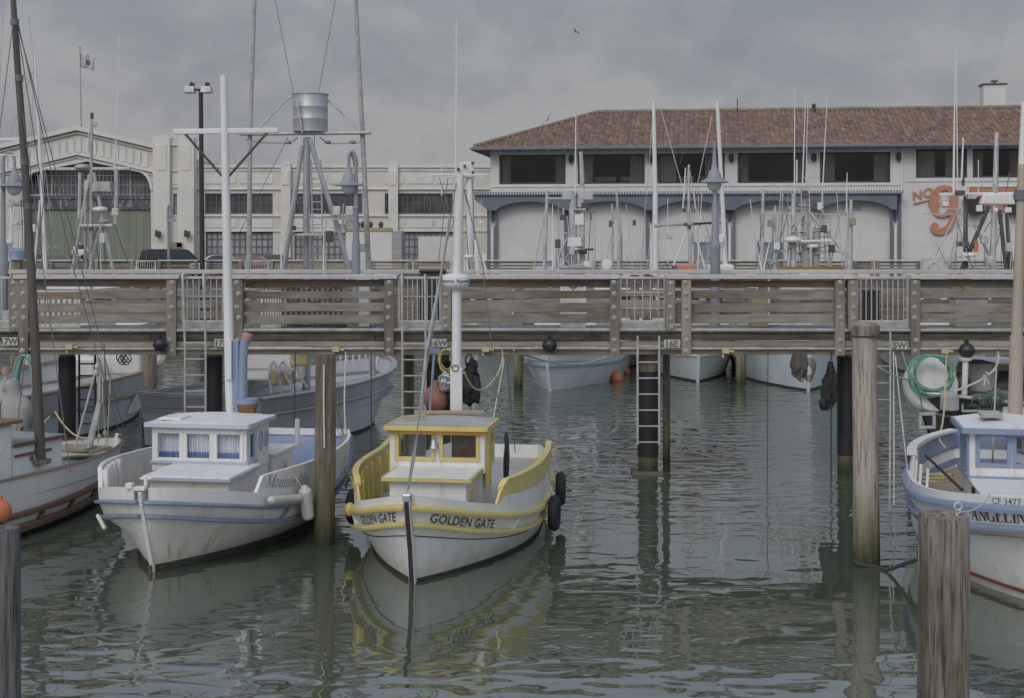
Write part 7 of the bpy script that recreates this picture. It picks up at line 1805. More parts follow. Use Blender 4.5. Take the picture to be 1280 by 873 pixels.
m.tube([P(1026, 270, Yk), P(1024, 340, Yk)], .016, 5); m.build('mast_ladder', 'galv', k4)
radome(k4, 991, 300, Yk - .2, .25, 'mast_white'); radome(k4, 1016, 308, Yk - .2, .18, 'mast_white')
m = MB(); m.bar(P(1000, 302, Yk - .3), P(1040, 301, Yk - .3), .12, .07); m.build('radar_arm', 'mast_white', k4, bevel=.02)
for px, py, c in ((1006, 243, 'mast_dark'), (1019, 258, 'mast_dark'), (1023, 258, 'boat_white'), (963, 279, 'deck_tan'), (1066, 277, 'deck_tan'), (1030, 286, 'mast_dark'), (971, 308, 'boat_white'), (1040, 311, 'mast_dark')): lampbox(k4, px, py, Yk - .15, .16, .2, c)
wires(k4, Yk, [[(975, 300), (993, 240)], [(1003, 240), (1030, 262), (1042, 262)], [(1025, 250), (1042, 262)], [(953, 236), (948, 345)], [(1064, 250), (1060, 345)], [(995, 318), (1020, 312), (1038, 306)], [(965, 345), (976, 310)]], .012)

rk = random.Random(21)
for nm_, mt_, cnt in (('spar', 'galv', 16), ('aerial', 'mast_white', 8)):
    for q in range(cnt):
        m = MB(); x_ = rk.choice((954, 968, 985, 1000, 1012, 1030, 1045, 1060)) + rk.uniform(-6, 6); t_ = rk.uniform(225, 300); d_ = rk.choice((-1, 1)) * rk.uniform(0, 16)
        m.tube([P(x_, 345, Yk + rk.uniform(-.5, .8)), P(x_ + d_, t_, Yk + rk.uniform(-.3, .3))], [rk.uniform(.016, .035), .012], 6); m.build(nm_, mt_, k4, smooth=True)
for q in range(9):
    m = MB(); y_ = rk.uniform(255, 330); x_ = rk.uniform(955, 1020); m.bar(P(x_, y_, Yk - .1), P(x_ + rk.uniform(15, 45), y_ + rk.uniform(-6, 6), Yk - .1), .03, .03); m.build('yard', 'galv', k4)
k5, F5 = far_boat('workboat with a tripod of dark struts and white beam before the NO. 9 sign', 1225, 38.0, 8, 1.5, [(0, 1.4), (.4, 1.1), (1, 1.1)], 'hull_grey', 'boat_white', cab=(2.5, 4.5, 1.0, .9, 2.3, 'boat_white', 'boat_white', 3))
Yk = 39.5
poles(k5, Yk, [([(1240, 345), (1244, 240), (1246, 166)], .10, .06)], 'galv', 'mast')
poles(k5, Yk, [([(1199, 345), (1236, 258)], .07, .055), ([(1259, 345), (1249, 262)], .06, .06), ([(1263, 345), (1258, 262)], .06, .05), ([(1207, 335), (1207, 246)], .07, .06)], 'mast_dark', 'mast_strut')
m = MB(); m.bar(P(1174, 243.5, Yk), P(1290, 242, Yk), .12, .09); m.build('beam', 'boat_white', k5, bevel=.02)
m = MB(); m.box(P(1246, 249, Yk), (1.0, .25, .32), top=.8); m.build('mast_head_box', 'boat_white_worn', k5, bevel=.05)
poles(k5, Yk, [([(1192, 242), (1193, 145), (1194.5, 75)], .035, .012), ([(1197, 242), (1196, 130), (1195.5, 60)], .02, .006), ([(1202, 225), (1204, 172)], .03, .02), ([(1223, 240), (1223, 200)], .015, .012)], 'mast_white', 'antenna')
poles(k5, Yk, [([(1168, 322), (1204, 250)], .016, .016), ([(1174, 325), (1194, 290), (1206, 245)], .02, .018), ([(1182, 345), (1204, 262)], .03, .028), ([(1239, 325), (1218, 280)], .05, .04), ([(1252, 275), (1227, 345)], .03, .02)], 'galv', 'spar')
for a_, b_, c_, d_ in ((1154, 267.5, 1212, 268.5), (1180, 261, 1202, 261), (1152, 324.5, 1212, 321), (1198, 282, 1225, 283)): m = MB(); m.bar(P(a_, b_, Yk), P(c_, d_, Yk), .03, .03); m.build('yard', 'galv', k5)
lampbox(k5, 1207, 321, Yk - .2, .2, .25, 'boat_white', 'equipment_box'); radome(k5, 1211, 319, Yk - .2, .2, 'boat_white'); lampbox(k5, 1204, 305, Yk - .2, .3, .15, 'mast_dark'); lampbox(k5, 1220, 308, Yk - .2, .12, .3, 'buoy_orange'); lampbox(k5, 1200, 241, Yk - .2, .25, .12, 'mast_dark'); lampbox(k5, 1214, 246, Yk - .2, .25, .14, 'galv'); lampbox(k5, 1204, 226, Yk, .08, .3, 'mast_dark', 'masthead_light')
wires(k5, Yk, [[(1262, 215), (1250, 290), (1236, 345)], [(1278, 200), (1270, 240)], [(1200, 262), (1192, 345)], [(1230, 290), (1243, 270)]], .012)

k6, F6 = far_boat('boat with a thick white mast post and box on top, between shed and restaurant', 596, 48.0, 7, 1.4, [(0, 1.3), (.4, 1.0), (1, 1.1)], 'boat_white', 'boat_white', cab=(2, 4, .9, .9, 2.2, 'boat_white', 'boat_white', 3))
poles(k6, 48.5, [([(587, 345), (588, 222)], .14, .11)], 'mast_white', 'mast')
m = MB(); m.box(P(583, 212.5, 48.5), (.50, .4, .52)); bx = m.build('masthead_box', 'boat_white_worn', k6, bevel=.03)
for px, py in ((591, 204), (591, 216), (581, 208), (573, 212)): lampbox(k6, px, py, 48.2, .1, .1, 'mast_dark', 'masthead_light')
m = MB(); m.bar(P(560, 221, 48.5), P(606, 221.5, 48.5), .06, .03); m.build('yard', 'mast_white', k6)
radome(k6, 586, 321, 47.6, .18, 'mast_white'); poles(k6, 47.6, [([(580, 345), (582, 322)], .03, .03), ([(597, 345), (595, 300)], .08, .05), ([(552, 245), (552, 200)], .02, .015)], 'mast_white', 'spar')
m = MB(); m.tube(smooth_pts([P(592, 326, 47.6), P(602, 326, 47.6), P(607, 334, 47.6), P(607, 345, 47.6)], 4), .03, 6); m.build('hand_rail', 'mast_white', k6, smooth=True)
wires(k6, 48.4, [[(584, 222), (560, 300)], [(590, 225), (595, 330)], [(560, 222), (548, 330)]], .012)

k7, F7 = far_boat('boat with a thin white pole mast between dark mast and shed gable at the left', 38, 41.0, 8, 1.6, [(0, 1.4), (.4, 1.1), (1, 1.1)], 'boat_white', 'boat_white', cab=(2, 4.5, 1.0, .9, 2.3, 'boat_white', 'boat_white', 3))
poles(k7, 42, [([(57, 345), (53, 250), (43.5, 70)], .07, .03)], 'mast_white', 'mast')
poles(k7, 42, [([(42, 345), (50, 250)], .04, .03), ([(14, 345), (14, 255)], .05, .04), ([(5, 345), (18, 262)], .03, .03), ([(27, 345), (25, 290)], .03, .03), ([(48, 336), (41, 345)], .02, .02)], 'mast_white', 'spar')
m = MB(); m.bar(P(8, 257, 42), P(30, 257, 42), .1, .06); m.build('yard', 'galv', k7)
m = MB(); m.bar(P(30, 245, 42), P(56, 243.5, 42), .03, .03); m.build('yard', 'galv', k7)
radome(k7, 6, 304, 41.6, .25, 'mast_white'); lampbox(k7, 24, 278, 41.8, .2, .15, 'galv'); lampbox(k7, 20, 252, 41.8, .35, .12, 'galv_dull')
wires(k7, 42, [[(43, 75), (35, 260)], [(44, 80), (10, 175)], [(36, 140), (62, 330)], [(43, 75), (56, 230)], [(5, -5), (0, 100)], [(36, 20), (66, 300)]], .009, 'galv')

thicket(k1, 38.2, 690, 745, 245, 320, 12, 31); thicket(k2, 44, 748, 800, 250, 325, 7, 32); thicket(k3, 40, 830, 905, 215, 320, 9, 33); thicket(k5, 39.3, 1180, 1275, 240, 320, 18, 34, .012); thicket(k7, 41.8, 2, 60, 215, 320, 8, 35); thicket(gb, 30.3, 88, 150, 230, 320, 8, 36, .014); thicket(hb_, 29.3, 345, 440, 255, 325, 10, 37, .014); thicket(k6, 48, 560, 606, 240, 325, 6, 38)
# ================================================================== loose things, ropes, birds, the person
YD0 = Y0 - .2
# fenders and tyres on the boats
def capsule(m, a, b, r, n=14):
    a = Vector(a); b = Vector(b); d = (b - a).normalized(); pts = []; rs = []
    for k in range(5): t = k / 4; pts.append(a - d * r * (1 - math.sin(t * math.pi / 2)) * .8 + d * 0); rs.append(r * (.35 + .65 * math.sin(t * math.pi / 2)))
    pts.append(b.copy()); rs.append(r)
    for k in range(1, 5): t = k / 4; pts.append(b + d * r * .8 * math.sin(t * math.pi / 2)); rs.append(r * (.35 + .65 * math.cos(t * math.pi / 2)))
    m.tube(pts, rs, n); return m
def fender(a, b, r, label, top=None):
    t = thing('fender', label, 'fender', Vector(b), 'fenders of the moored boats'); m = MB(); capsule(m, a, b, r); m.build('cylinder', 'fender_white', t, smooth=True)
    if top: m = MB(); m.tube(top, .008, 5); m.build('lanyard', 'rope_white', t)
mF = WM[mm.name]
s1 = mF @ (MM.pt(5, .20, -1) + MM.outn(5, .20, -1) * .11 + UP * .09); s2 = mF @ (MM.pt(5, .30, -1) + MM.outn(5, .30, -1) * .11 + UP * .10)
fender(s1, s2, .05, 'long white fender lying along the rail under the name on the blue trimmed boat')
s3 = mF @ (MM.pt(5, .315, -1) + MM.outn(5, .315, -1) * .15 + UP * .19); s4 = mF @ (MM.pt(5, .333, -1) + MM.outn(5, .333, -1) * .14 - UP * .12)
fender(s3, s4, .08, 'white fender hanging upright beside the brown piling', [s3, mF @ Vector(MM.pt(5, .30, -1) + UP * .42)])
s5 = mF @ (MM.pt(4, .1, 1) + MM.outn(4, .1, 1) * .1 + UP * .02); s6 = mF @ (MM.pt(4, .06, 1) + MM.outn(4, .06, 1) * .09 - UP * .12)
fender(s5, s6, .026, 'small worn white fender at the left bow of the blue trimmed boat')
gF = WM[gg.name]
def tyre(u, dz, label, side=-1, mat='black_rubber'):
    c = gF @ (GG.pt(5, u, side) + GG.outn(5, u, side) * .15 + UP * dz); ax = (gF.to_3x3() @ GG.outn(5, u, side))
    t = thing('tyre_fender', label, 'tyre', c - UP * .25, 'tyre fenders of the yellow trimmed boat')
    m = MB(); m.torus(c, .165, .07, ax, 28, 10, squash=1.0); m.build('tyre', mat, t, smooth=True)
    m = MB(); m.tube([c + UP * .2, gF @ (GG.pt(5, u, side) + UP * (gghi(u) if u < .7 else .9) * 0 + UP * .5)], .009, 5); m.build('lanyard', 'rope_white', t)
tyre(.46, -.12, 'black tyre fender low on the side of the yellow trimmed boat')
tyre(.64, -.04, 'black tyre fender at the stern quarter of the yellow trimmed boat, farther one')
tyre(.42, -.06, 'black tyre fender between the yellow boat and the brown piling', 1)
m = MB(); m.ball(gF @ (GG.pt(5, .36, 1) + GG.outn(5, .36, 1) * .12 - UP * .05), .075, 12, 8, 1.2); solo(m, 'yellow_float', 'yellow_strong', 'yellow float squeezed between the yellow boat and the brown piling', 'float', smooth=True)
m = MB(); c = P(0, 639, 17.4); m.ball(c, .14, 16, 10); m.lathe(c + UP * .13, [(.04, 0), (.03, .06)], 8); solo(m, 'orange_buoy', 'buoy_orange', 'orange ball buoy against the white hull at the left edge', 'buoy', smooth=True)

# gear hung on the pier behind the yellow boat
m = MB(); c = P(545, 498, YD0); m.ball(c, .205, 20, 12, 1.05); m.lathe(c + UP * .2, [(.06, 0), (.05, .08), (.0, .1)], 10); solo(m, 'orange_buoy', 'buoy_red', 'faded red round buoy hung at the pier behind the yellow boat mast', 'buoy', smooth=True)
rnd = random.Random(5)
def lump(m, c, rx, ry, rz_, seed, n=18, k=9, rough=.18):
    o = len(m.v); m.ball((0, 0, 0), 1, n, k)
    for i in range(o, len(m.v)):
        v = m.v[i]; d = 1 + rough * noise.noise(v * 2.2 + Vector((seed, seed * .7, 0))); m.v[i] = Vector((c[0] + v.x * rx * d, c[1] + v.y * ry * d, c[2] + v.z * rz_ * d))
m = MB(); lump(m, P(588, 482, YD0), .17, .12, .31, 1, 26, 14, .55); lump(m, P(590, 462, YD0), .09, .1, .16, 4, 20, 10, .6); lump(m, P(564, 494, YD0), .26, .14, .15, 2, 26, 14, .55); m.tube(smooth_pts([P(584, 462, YD0), P(582, 448, YD0 - .03), P(588, 443, YD0), P(593, 456, YD0)], 4), .014, 6); m.tube([P(589, 500, YD0), P(588, 524, YD0)], .01, 5); solo(m, 'gear_bag', 'black_rubber', 'black gear bag hung at the pier right of the yellow boat mast', 'bag', smooth=True)
m = MB(); lump(m, P(556, 478, YD0 - .2), .10, .08, .16, 3, rough=.3)
for q in range(4): m.torus(P(553 + q * 3, 474 + (q % 2) * 8, YD0 - .28), .06, .016, (.3, 1, .3 * q), 12, 6)
solo(m, 'shackle_bunch', 'stainless', 'bunch of shiny metal shackles hung beside the faded red buoy', 'shackles', smooth=True)
def coil(c, rx, rz_, n, r, mat, label, name='rope_coil', seed=0, cat='rope coil', extra=None):
    rr = random.Random(seed); m = MB(); c = Vector(c)
    for q in range(n):
        jx = rr.uniform(-.12, .12) * rx; kz = rr.uniform(.82, 1.05); kx = rr.uniform(.8, 1.06); ph = rr.uniform(-.2, .2); pts = []
        for i in range(33):
            a = 2 * math.pi * i / 32; pts.append(c + Vector((jx + rx * kx * math.sin(a + ph), rr.uniform(-.01, .01) - .012 * q, rz_ * (1 - kz) * 1.0 + rz_ * kz * math.cos(a))))
        m.tube(pts, r, 6, caps=False)
    if extra: m.tube(extra, r, 6)
    return solo(m, name, mat, label, cat, smooth=True)
paint('hose_green', (.16, .36, .25), .5, .12, 4); paint('hose_teal', (.26, .43, .38), .5, .12, 4); paint('rope_yellow', (.46, .38, .12), .9, .15, 12); paint('tarp_orange', (.38, .13, .06), .8, .15, 3); paint('tub_grey', (.37, .37, .36), .7, .12, 3, dirt=(.2, .19, .17), dirt_amt=.6)
coil(P(1164, 470, YD0 - .25), .335, .33, 9, .012, 'hose_green', 'coil of green hose hanging at the pier near the right edge', 'hose_coil', 1, 'hose', smooth_pts([P(1128, 440, YD0), P(1136, 466, YD0 - .2), P(1148, 488, YD0 - .25), P(1153, 512, YD0 - .25)], 4))
coil(P(33, 484, YD0), .155, .52, 8, .013, 'hose_teal', 'coil of teal hose hanging at the pier behind the dark mast', 'hose_coil', 2, 'hose')
coil(P(559, 452, YD0 - .1), .13, .2, 7, .011, 'rope_yellow', 'yellow rope coil hung at the pier below the 16W sign', 'rope_coil', 3)
m = MB()
for q in range(9): m.tube(smooth_pts([P(1036 + q * .5, 452, YD0), P(1031 + q * 1.5 + (q % 3), 478, YD0 + .05 * math.sin(q)), P(1029 + q * 1.6, 500, YD0), P(1034, 511 + (q % 2) * 3, YD0)], 4), .014, 5)
lump(m, P(1037, 488, YD0 + .05), .13, .1, .26, 7, 26, 16, rough=.6); lump(m, P(1029, 505, YD0), .07, .07, .1, 8, rough=.35); m.tube([P(1038, 462, YD0), P(1040, 440, YD0)], .012, 5)
solo(m, 'net_bag', 'black_rubber', 'black net bag hanging beside the black wrapped piling and tall pale piling', 'net bag', smooth=True)
m = MB(); lump(m, P(999, 456, YD0), .14, .12, .22, 9, 26, 14, rough=.45)
for q in range(5): m.tube(smooth_pts([P(1002 + q * 3, 447, YD0), P(1016 + q, 462 - q, YD0), P(1012, 470 + q * 2, YD0), P(1002, 466, YD0)], 4), .008, 5)
m.torus(P(1001.5, 474, YD0), .04, .01, (0, 1, 0), 14, 5, squash=1)
solo(m, 'cable_bundle', 'mast_dark', 'dark bundle of cable and netting slung under the pier left of the net bag', 'cable bundle', smooth=True)
# things on the pier deck behind the fence
def deckthing(px, w, py0, py1, name, mat, label, cat, y=1.2):
    Y = Y0 + y; m = MB(); m.span(XZ(px - w / 2, Y), XZ(px + w / 2, Y), Y, Y + .3, DECK + .004, ZY(py0, Y)); return solo(m, name, mat, label, cat, bevel=.02)
t = thing('bucket', 'white plastic bucket on the pier deck behind the gate at the left edge', 'bucket', (XZ(10, Y0 + .6), Y0 + .6, DECK))
m = MB(); c = Vector((XZ(10, Y0 + .6), Y0 + .6, DECK + .004)); m.lathe(c, [(.10, 0), (.112, .3), (.12, .3), (.12, .34), (.11, .34), (.1, .1)], 18); m.build('pail', 'boat_white', t, smooth=True)
m = MB(); m.tube([c + Vector((.11 * math.cos(a), -.02, .32 - .1 * math.sin(a))) for a in [math.pi * k / 10 for k in range(11)]], .005, 5); m.build('handle', 'wire', t)
def crate(px, label, mat='boat_white_worn', w=.85, h=.62, y=1.3, d=.35):
    Y = Y0 + y; x = XZ(px, Y); t = thing('slatted_crate', label, 'crate', (x, Y, DECK), 'crates and pots on the pier deck'); m = MB()
    for k in range(9): m.span(x - w / 2 + k * w / 9, x - w / 2 + k * w / 9 + w / 16, Y, Y + .02, DECK + .01, DECK + h)
    m.build('slats', mat, t)
    m = MB(); frame_ring(m, (x, Y - .02, DECK + .01), U, UP, -NN, -w / 2 - .02, w / 2 + .02, 0, h + .02, .04, .02); m.span(x - w / 2, x + w / 2, Y + .021, Y + d, DECK + .006, DECK + .03); m.build('frame', mat, t)
crate(68, 'white slatted crate seen through the fence right of the dark mast')
crate(342, 'white slatted crate behind the fence right of the white crossbar mast', w=.4)
t = thing('lattice_panel', 'white diamond lattice panel behind the fence above the black ball float', 'panel', (XZ(718, Y0 + 1.2), Y0 + 1.2, DECK)); Yp = Y0 + 1.2
m = MB(); x0, x1 = XZ(702, Yp), XZ(731, Yp); n = 8
for k in range(-n, n):
    a = x0 + (x1 - x0) * k / n
    for s in (1, -1):
        p0, p1 = (a, DECK + .02), (a + .72, DECK + .74)
        t0 = max(0, (x0 - p0[0]) / .72); t1 = min(1, (x1 - p0[0]) / .72)
        if t1 > t0:
            q0 = Vector((p0[0] + .72 * t0, Yp + .01 * s, p0[1] + .72 * t0)); q1 = Vector((p0[0] + .72 * t1, Yp + .01 * s, p0[1] + .72 * t1))
            if s < 0: q0.x = x0 + x1 - q0.x; q1.x = x0 + x1 - q1.x
            m.bar(q0, q1, .012, .03)
m.build('lattice', 'boat_white', t)
m = MB(); frame_ring(m, (0, Yp - .03, 0), U, UP, -NN, x0 - .02, x1 + .02, DECK + .005, DECK + .78, .04, .06); m.build('frame', 'boat_white', t)
t = thing('crab_pot', 'black wire crab pots on the pier deck seen through the fence behind the crook lamp', 'crab pot', (XZ(385, Y0 + 1.2), Y0 + 1.2, DECK)); Yp = Y0 + 1.2
m = MB(); x0, x1 = XZ(352, Yp), XZ(428, Yp)
for z in (.02, .3, .58, .76): m.tube([(x0, Yp, DECK + z), (x1, Yp, DECK + z), (x1, Yp + .6, DECK + z), (x0, Yp + .6, DECK + z), (x0, Yp, DECK + z)], .014, 6)
for k in range(24): x = x0 + (x1 - x0) * k / 23; m.tube([(x, Yp, DECK), (x + .04 * (-1) ** k, Yp, DECK + .76)], .009, 5)
for k in range(3): m.torus((x0 + .2 + k * .36, Yp - .02, DECK + .58), .13, .012, (0, 1, 0), 16, 5)
m.build('wire_cage', 'rope_dark', t)
for px, w_, h_, mt, nm_, lab in ((540, 30, .95, 'letter_black', 'dark_locker', 'black locker on the pier deck behind the gate left of the radar dome'), (455, 14, .8, 'sign_white', 'white_locker', 'white locker on the pier deck behind the fence beside the 16W gate'),
                           (950, 20, .55, 'deck_tan', 'wooden_chest', 'tan chest on the pier deck behind the fence right of the post lamp'), (1092, 14, .6, 'letter_black', 'dark_locker', 'black locker on the pier deck behind the wide bar gate'), (1215, 40, .5, 'tub_grey', 'fish_tub', 'grey fish tub on the pier deck behind the rightmost fence panel')):
    Yp = Y0 + 1.5; x = XZ(px, Yp); hw = w_ * Yp / FL / 2
    t = thing(nm_, lab, nm_.split('_')[1], (x, Yp, DECK)); m = MB(); m.span(x - hw, x + hw, Yp, Yp + .4, DECK + .004, DECK + h_); m.build('body', mt, t, bevel=.02)
    m = MB(); m.span(x - hw - .02, x + hw + .02, Yp - .02, Yp + .42, DECK + h_ + .003, DECK + h_ + .05); m.build('lid', mt, t, bevel=.012)
# things on the dark boat
m = MB(); rows = []
for i in range(7):
    z = i / 6; r = .30 * (1 - z) ** .8 + .03; rows.append([P(1170, 506, 23.5) + Vector((r * math.cos(a) * .62 * (1 + .12 * math.sin(5 * a)), r * math.sin(a) * (1 + .12 * math.cos(4 * a)), z * .85)) for a in [2 * math.pi * k / 20 for k in range(20)]])
m.grid(rows, closed=True); solo(m, 'orange_cloth', 'tarp_orange', 'orange brown cloth draped upright on the bow of the dark boat', 'cloth', smooth=True)
m = MB(); m.lathe(P(1187, 513, 22.5), [(.15, 0), (.155, .04), (.15, .22), (.12, .27), (.08, .3), (.0, .31)], 8); solo(m, 'grey_tub', 'tub_grey', 'stained grey plastic tub upside down on the dark boat rail', 'tub', bevel=.015)
m = MB(); m.ball(P(1200, 480, 23.6), .18, 16, 10); solo(m, 'brown_float', 'brown_rail', 'brown round float on the dark boat left of the white post', 'float', smooth=True)
m = MB(); lump(m, P(1232, 506, 22.8), .43, .2, .16, 13, 22, 10, .5); lump(m, P(1248, 497, 22.9), .25, .2, .14, 15, 18, 9, .5)
for q in range(14): m.tube(smooth_pts([P(1214 + q * 2.8, 505 - (q * 7) % 9, 22.5), P(1220 + q * 2.6, 493 + (q * 5) % 8, 22.46), P(1226 + q * 2.2, 508 - (q * 3) % 6, 22.48)], 4), .012, 5)
paint('net_green', (.10, .16, .13), .9, .4, 9, dirt=(.4, .4, .36), dirt_amt=.6); solo(m, 'net_heap', 'net_green', 'heap of green and white netting on the deck of the dark boat', 'net', smooth=True)
m = MB(); lump(m, P(1226, 461, 24.0), .25, .12, .09, 17, rough=.3); solo(m, 'yellow_bundle', 'rope_yellow', 'dull yellow bundle on top of the dark boat wheelhouse gear', 'bundle', smooth=True)

# small far things at the left
t = thing('capped_pile', 'wooden pile topped with a blue bucket behind the pier at the left', 'pile', P(21, 345, 36)); m = MB(); m.lathe((XZ(21, 36), 36, 0), [(.16, -1), (.15, ZY(318, 36))], 14); m.build('timber', 'pile_brown', t, smooth=True)
m = MB(); m.lathe((XZ(21, 36), 36, ZY(325, 36)), [(.2, 0), (.19, .02), (.185, .22), (.12, .28), (.0, .3)], 16); m.build('bucket', 'blue_mid', t, smooth=True)
t = thing('leaning_post', 'leaning dark post with a tilted white bucket on its top before the shed', 'post', P(116, 340, 36)); m = MB(); m.tube([P(122, 352, 36), P(104, 320, 36)], .07, 10); m.build('post', 'mast_dark', t, smooth=True)
m = MB(); m.tube([P(104.5, 319, 36), P(102.5, 316, 36), P(94, 310, 36)], [.16, .19, .17], 16); m.build('bucket', 'boat_white', t, smooth=True)

# mooring lines
def rope(pts, r, mat, label, name='mooring_rope', group='mooring ropes'):
    m = MB(); m.tube(pts, r, 6); return solo(m, name, mat, label, 'rope', group, smooth=True)
bp_ = lambda H, F, u, side, dz: F @ (H.pt(5, u, side) + UP * dz)
rope([P(405, 456, 17.86), P(404.6, 500, 17.86), P(405.5, 560, 17.86)], .012, 'rope_white', 'white rope end hanging down the brown piling')
rope(smooth_pts([P(432, 440, YD0), P(430.5, 500, 22.6), P(431, 545, 21.6), mF @ Vector((5.2, -.7, 1.0))], 5), .012, 'rope_white', 'white rope dropping from the pier to the stern of the blue trimmed boat')
rope(smooth_pts([P(412, 478, 18.1), P(420, 505, 19), P(429, 545, 20.5), P(434, 580, 20), P(432, 610, 20), P(438, 596, 19.5), gF @ (GG.pt(5, .2, 1) + UP * .2)], 5), .013, 'rope_tan', 'tan rope from the brown piling past the blue boat stern to the yellow boat')
rope(smooth_pts([P(580, 466, 21), P(592, 485, 21.5), P(606, 486, 22), P(622, 468, 22.5), P(628, 450, YD0), P(628, 438, YD0)], 6), .016, 'rope_tan', 'tan rope looping from the yellow boat mast up to the pier')
rope(sag(P(630, 450, YD0), P(612, 545, 21), .03), .010, 'rope_white', 'white line running from the pier down to the yellow boat wheelhouse')
rope(sag(P(634, 452, YD0), P(644, 566, 21.3), .05), .007, 'rope_dark', 'dark line running from the pier to the stern of the yellow boat')
rope(sag(P(69, 515, 22.6), P(110, 548, 21.6), .12), .014, 'rope_tan', 'tan rope from the black piling to the bow of the boat with brown rails')
rope(sag(P(0, 570, 19.2), P(62, 521, 22), .05), .012, 'rope_white', 'white rope across the cabin of the boat with brown rails')
rope(smooth_pts([P(1066, 700, 16.75), P(1076, 706, 16.72), P(1092, 708, 16.72), P(1110, 712, 16.5), P(1128, 706, 16.2), P(1150, 698, 15.6), P(1165, 690, 15.2)], 5), .022, 'rope_dark', 'dark rope round the foot of the tall pale piling leading right to the blue boat')
rope(sag(P(1113, 440, YD0), P(1112, 640, 20.2), 0), .014, 'galv_dull', 'upright thin pipe standing from the 15W sign into the water', 'thin_pipe')
rope(sag(P(1117, 440, YD0), P(1117.5, 632, 20.6), 0), .010, 'rope_white', 'white line hanging straight down beside the 15W sign')
rope(sag(P(1119, 445, YD0), P(1137, 610, 17), .05), .010, 'rope_white', 'white line slanting from the 15W sign to the bow of the blue boat')
rope(sag(P(1097, 458, 17.0), P(1133, 474, 22.9), .03), .014, 'rope_white', 'white rope from the tall pale piling to the bow drum of the dark boat')
rope(smooth_pts([P(1192, 490, 22.5), P(1225, 476, 22.7), P(1243, 462, 22.8), P(1248, 448, YD0), P(1247, 440, YD0)], 5), .018, 'rope_white', 'thick white knotted rope from the dark boat up to the pier')
m = MB()
for k in range(2): m.torus(P(1230 + k * 4, 472 - k * 4, 22.7), .03, .014, (1, .3, .5 * k), 10, 6)
m.tube([P(1232, 474, 22.65), P(1230, 482, 22.65)], .015, 5); m.tube([P(1234, 472, 22.65), P(1236, 480, 22.65)], .015, 5)
solo(m, 'rope_knot', 'rope_white', 'knots in the thick white rope above the dark boat', 'knot', smooth=True)
rope(smooth_pts([P(1183, 443, YD0 - .1), P(1181, 500, 21), P(1178, 530, 20), P(1174, 548, 19.2), P(1182, 560, 18.6)], 5), .014, 'rope_tan', 'tan rope hanging from the cream outlet box above the green hose')
rope(sag(P(1246, 445, YD0), P(1240, 590, 17.5), .0), .013, 'rope_tan', 'tan rope hanging in front of the blue boat cabin windows')
rope(sag(P(1199, 641, 8.2), P(1237, 618, 15), .05), .008, 'rope_white', 'thin white line from the eye bolt on the thick grey piling to the blue boat')
rope(sag(P(130, 430, YD0), P(134, 520, 22.6), 0), .009, 'rope_dark', 'dark line hanging below the pier at the bow of the boat with brown rails')
rope(sag(P(369, 440, YD0), P(368, 534, 22.9), 0), .010, 'rope_dark', 'dark line with a hook hanging below the pier over the blue grey transom')
rope(sag(P(464, 440, YD0), P(464, 575, YD0), 0), .009, 'rope_dark', 'dark line hanging into the water right of the blue grey bow')
rope(sag(P(960, 441, YD0), P(959, 640, YD0), 0), .007, 'rope_dark', 'thin dark line hanging into the water left of the net bag')
rope(sag(P(1039, 440, YD0), P(1039, 600, YD0), 0), .013, 'rope_dark', 'dark ladder stile hanging beside the black wrapped piling near the net bag')
rope(sag(P(642, 438, Y0 - .1), P(757, 446, 33), .2), .012, 'rope_white', 'pale line slung under the pier right of the black ball float')

for px, py, r, lab in ((771, 470, .16, 'orange ball buoy floating under the pier left of the dark ladder piling, larger one'), (783, 462, .11, 'small orange ball buoy just behind the larger one under the pier')):
    Yb = FL * (CZ - r * .3) / (py - HY + 4); m = MB(); c = Vector((XZ(px, Yb), Yb, r * .55)); m.ball(c, r, 16, 10); m.lathe(c + UP * r * .95, [(r * .25, 0), (r * .2, r * .35)], 8); solo(m, 'orange_buoy', 'buoy_orange', lab, 'buoy', smooth=True)
# gulls
paint('gull_grey', (.16, .16, .17), .8, .2, 6)
def gull(c, s, bank, label, heading=0):
    F_ = Matrix.Translation(Vector(c)) @ Matrix.Rotation(heading, 4, 'Z') @ Matrix.Rotation(bank, 4, 'Y')
    m = MB(F_); n = 10
    prof = [(-.26, .004), (-.18, .03), (-.05, .06), (.08, .058), (.16, .038), (.21, .036), (.25, .022), (.30, .003)]
    rows = [[Vector((r * math.cos(a) * s, y * s, r * math.sin(a) * s)) for a in [2 * math.pi * k / n for k in range(n)]] for y, r in prof]; m.grid(rows, closed=True)
    for sd_ in (1, -1):
        top = [(0.03, .09, -.06, .02), (.3, .12, -.02, .13), (.55, .04, -.08, .10), (.72, -.07, -.12, .05)]
        A = []; B = []
        for x, y0, y1, z in top: A.append(Vector((sd_ * x * s, y0 * s, z * s))); B.append(Vector((sd_ * x * s, y1 * s, z * s)))
        m.grid([A, B]); m.grid([[p + Vector((0, 0, .012 * s)) for p in A], [p + Vector((0, 0, .012 * s)) for p in B]]); m.grid([A, [p + Vector((0, 0, .012 * s)) for p in A]]); m.grid([B, [p + Vector((0, 0, .012 * s)) for p in B]])
    return solo(m, 'gull', 'gull_grey', label, 'bird', loc=c)
gull(P(720, 40, 60), .38, R(18), 'gull gliding high in the sky above the shed and restaurant gap', R(60))
gull(P(685, 150, 90), .85, R(-50), 'gull alighting on the tiled roof hip with raised wings', R(20))

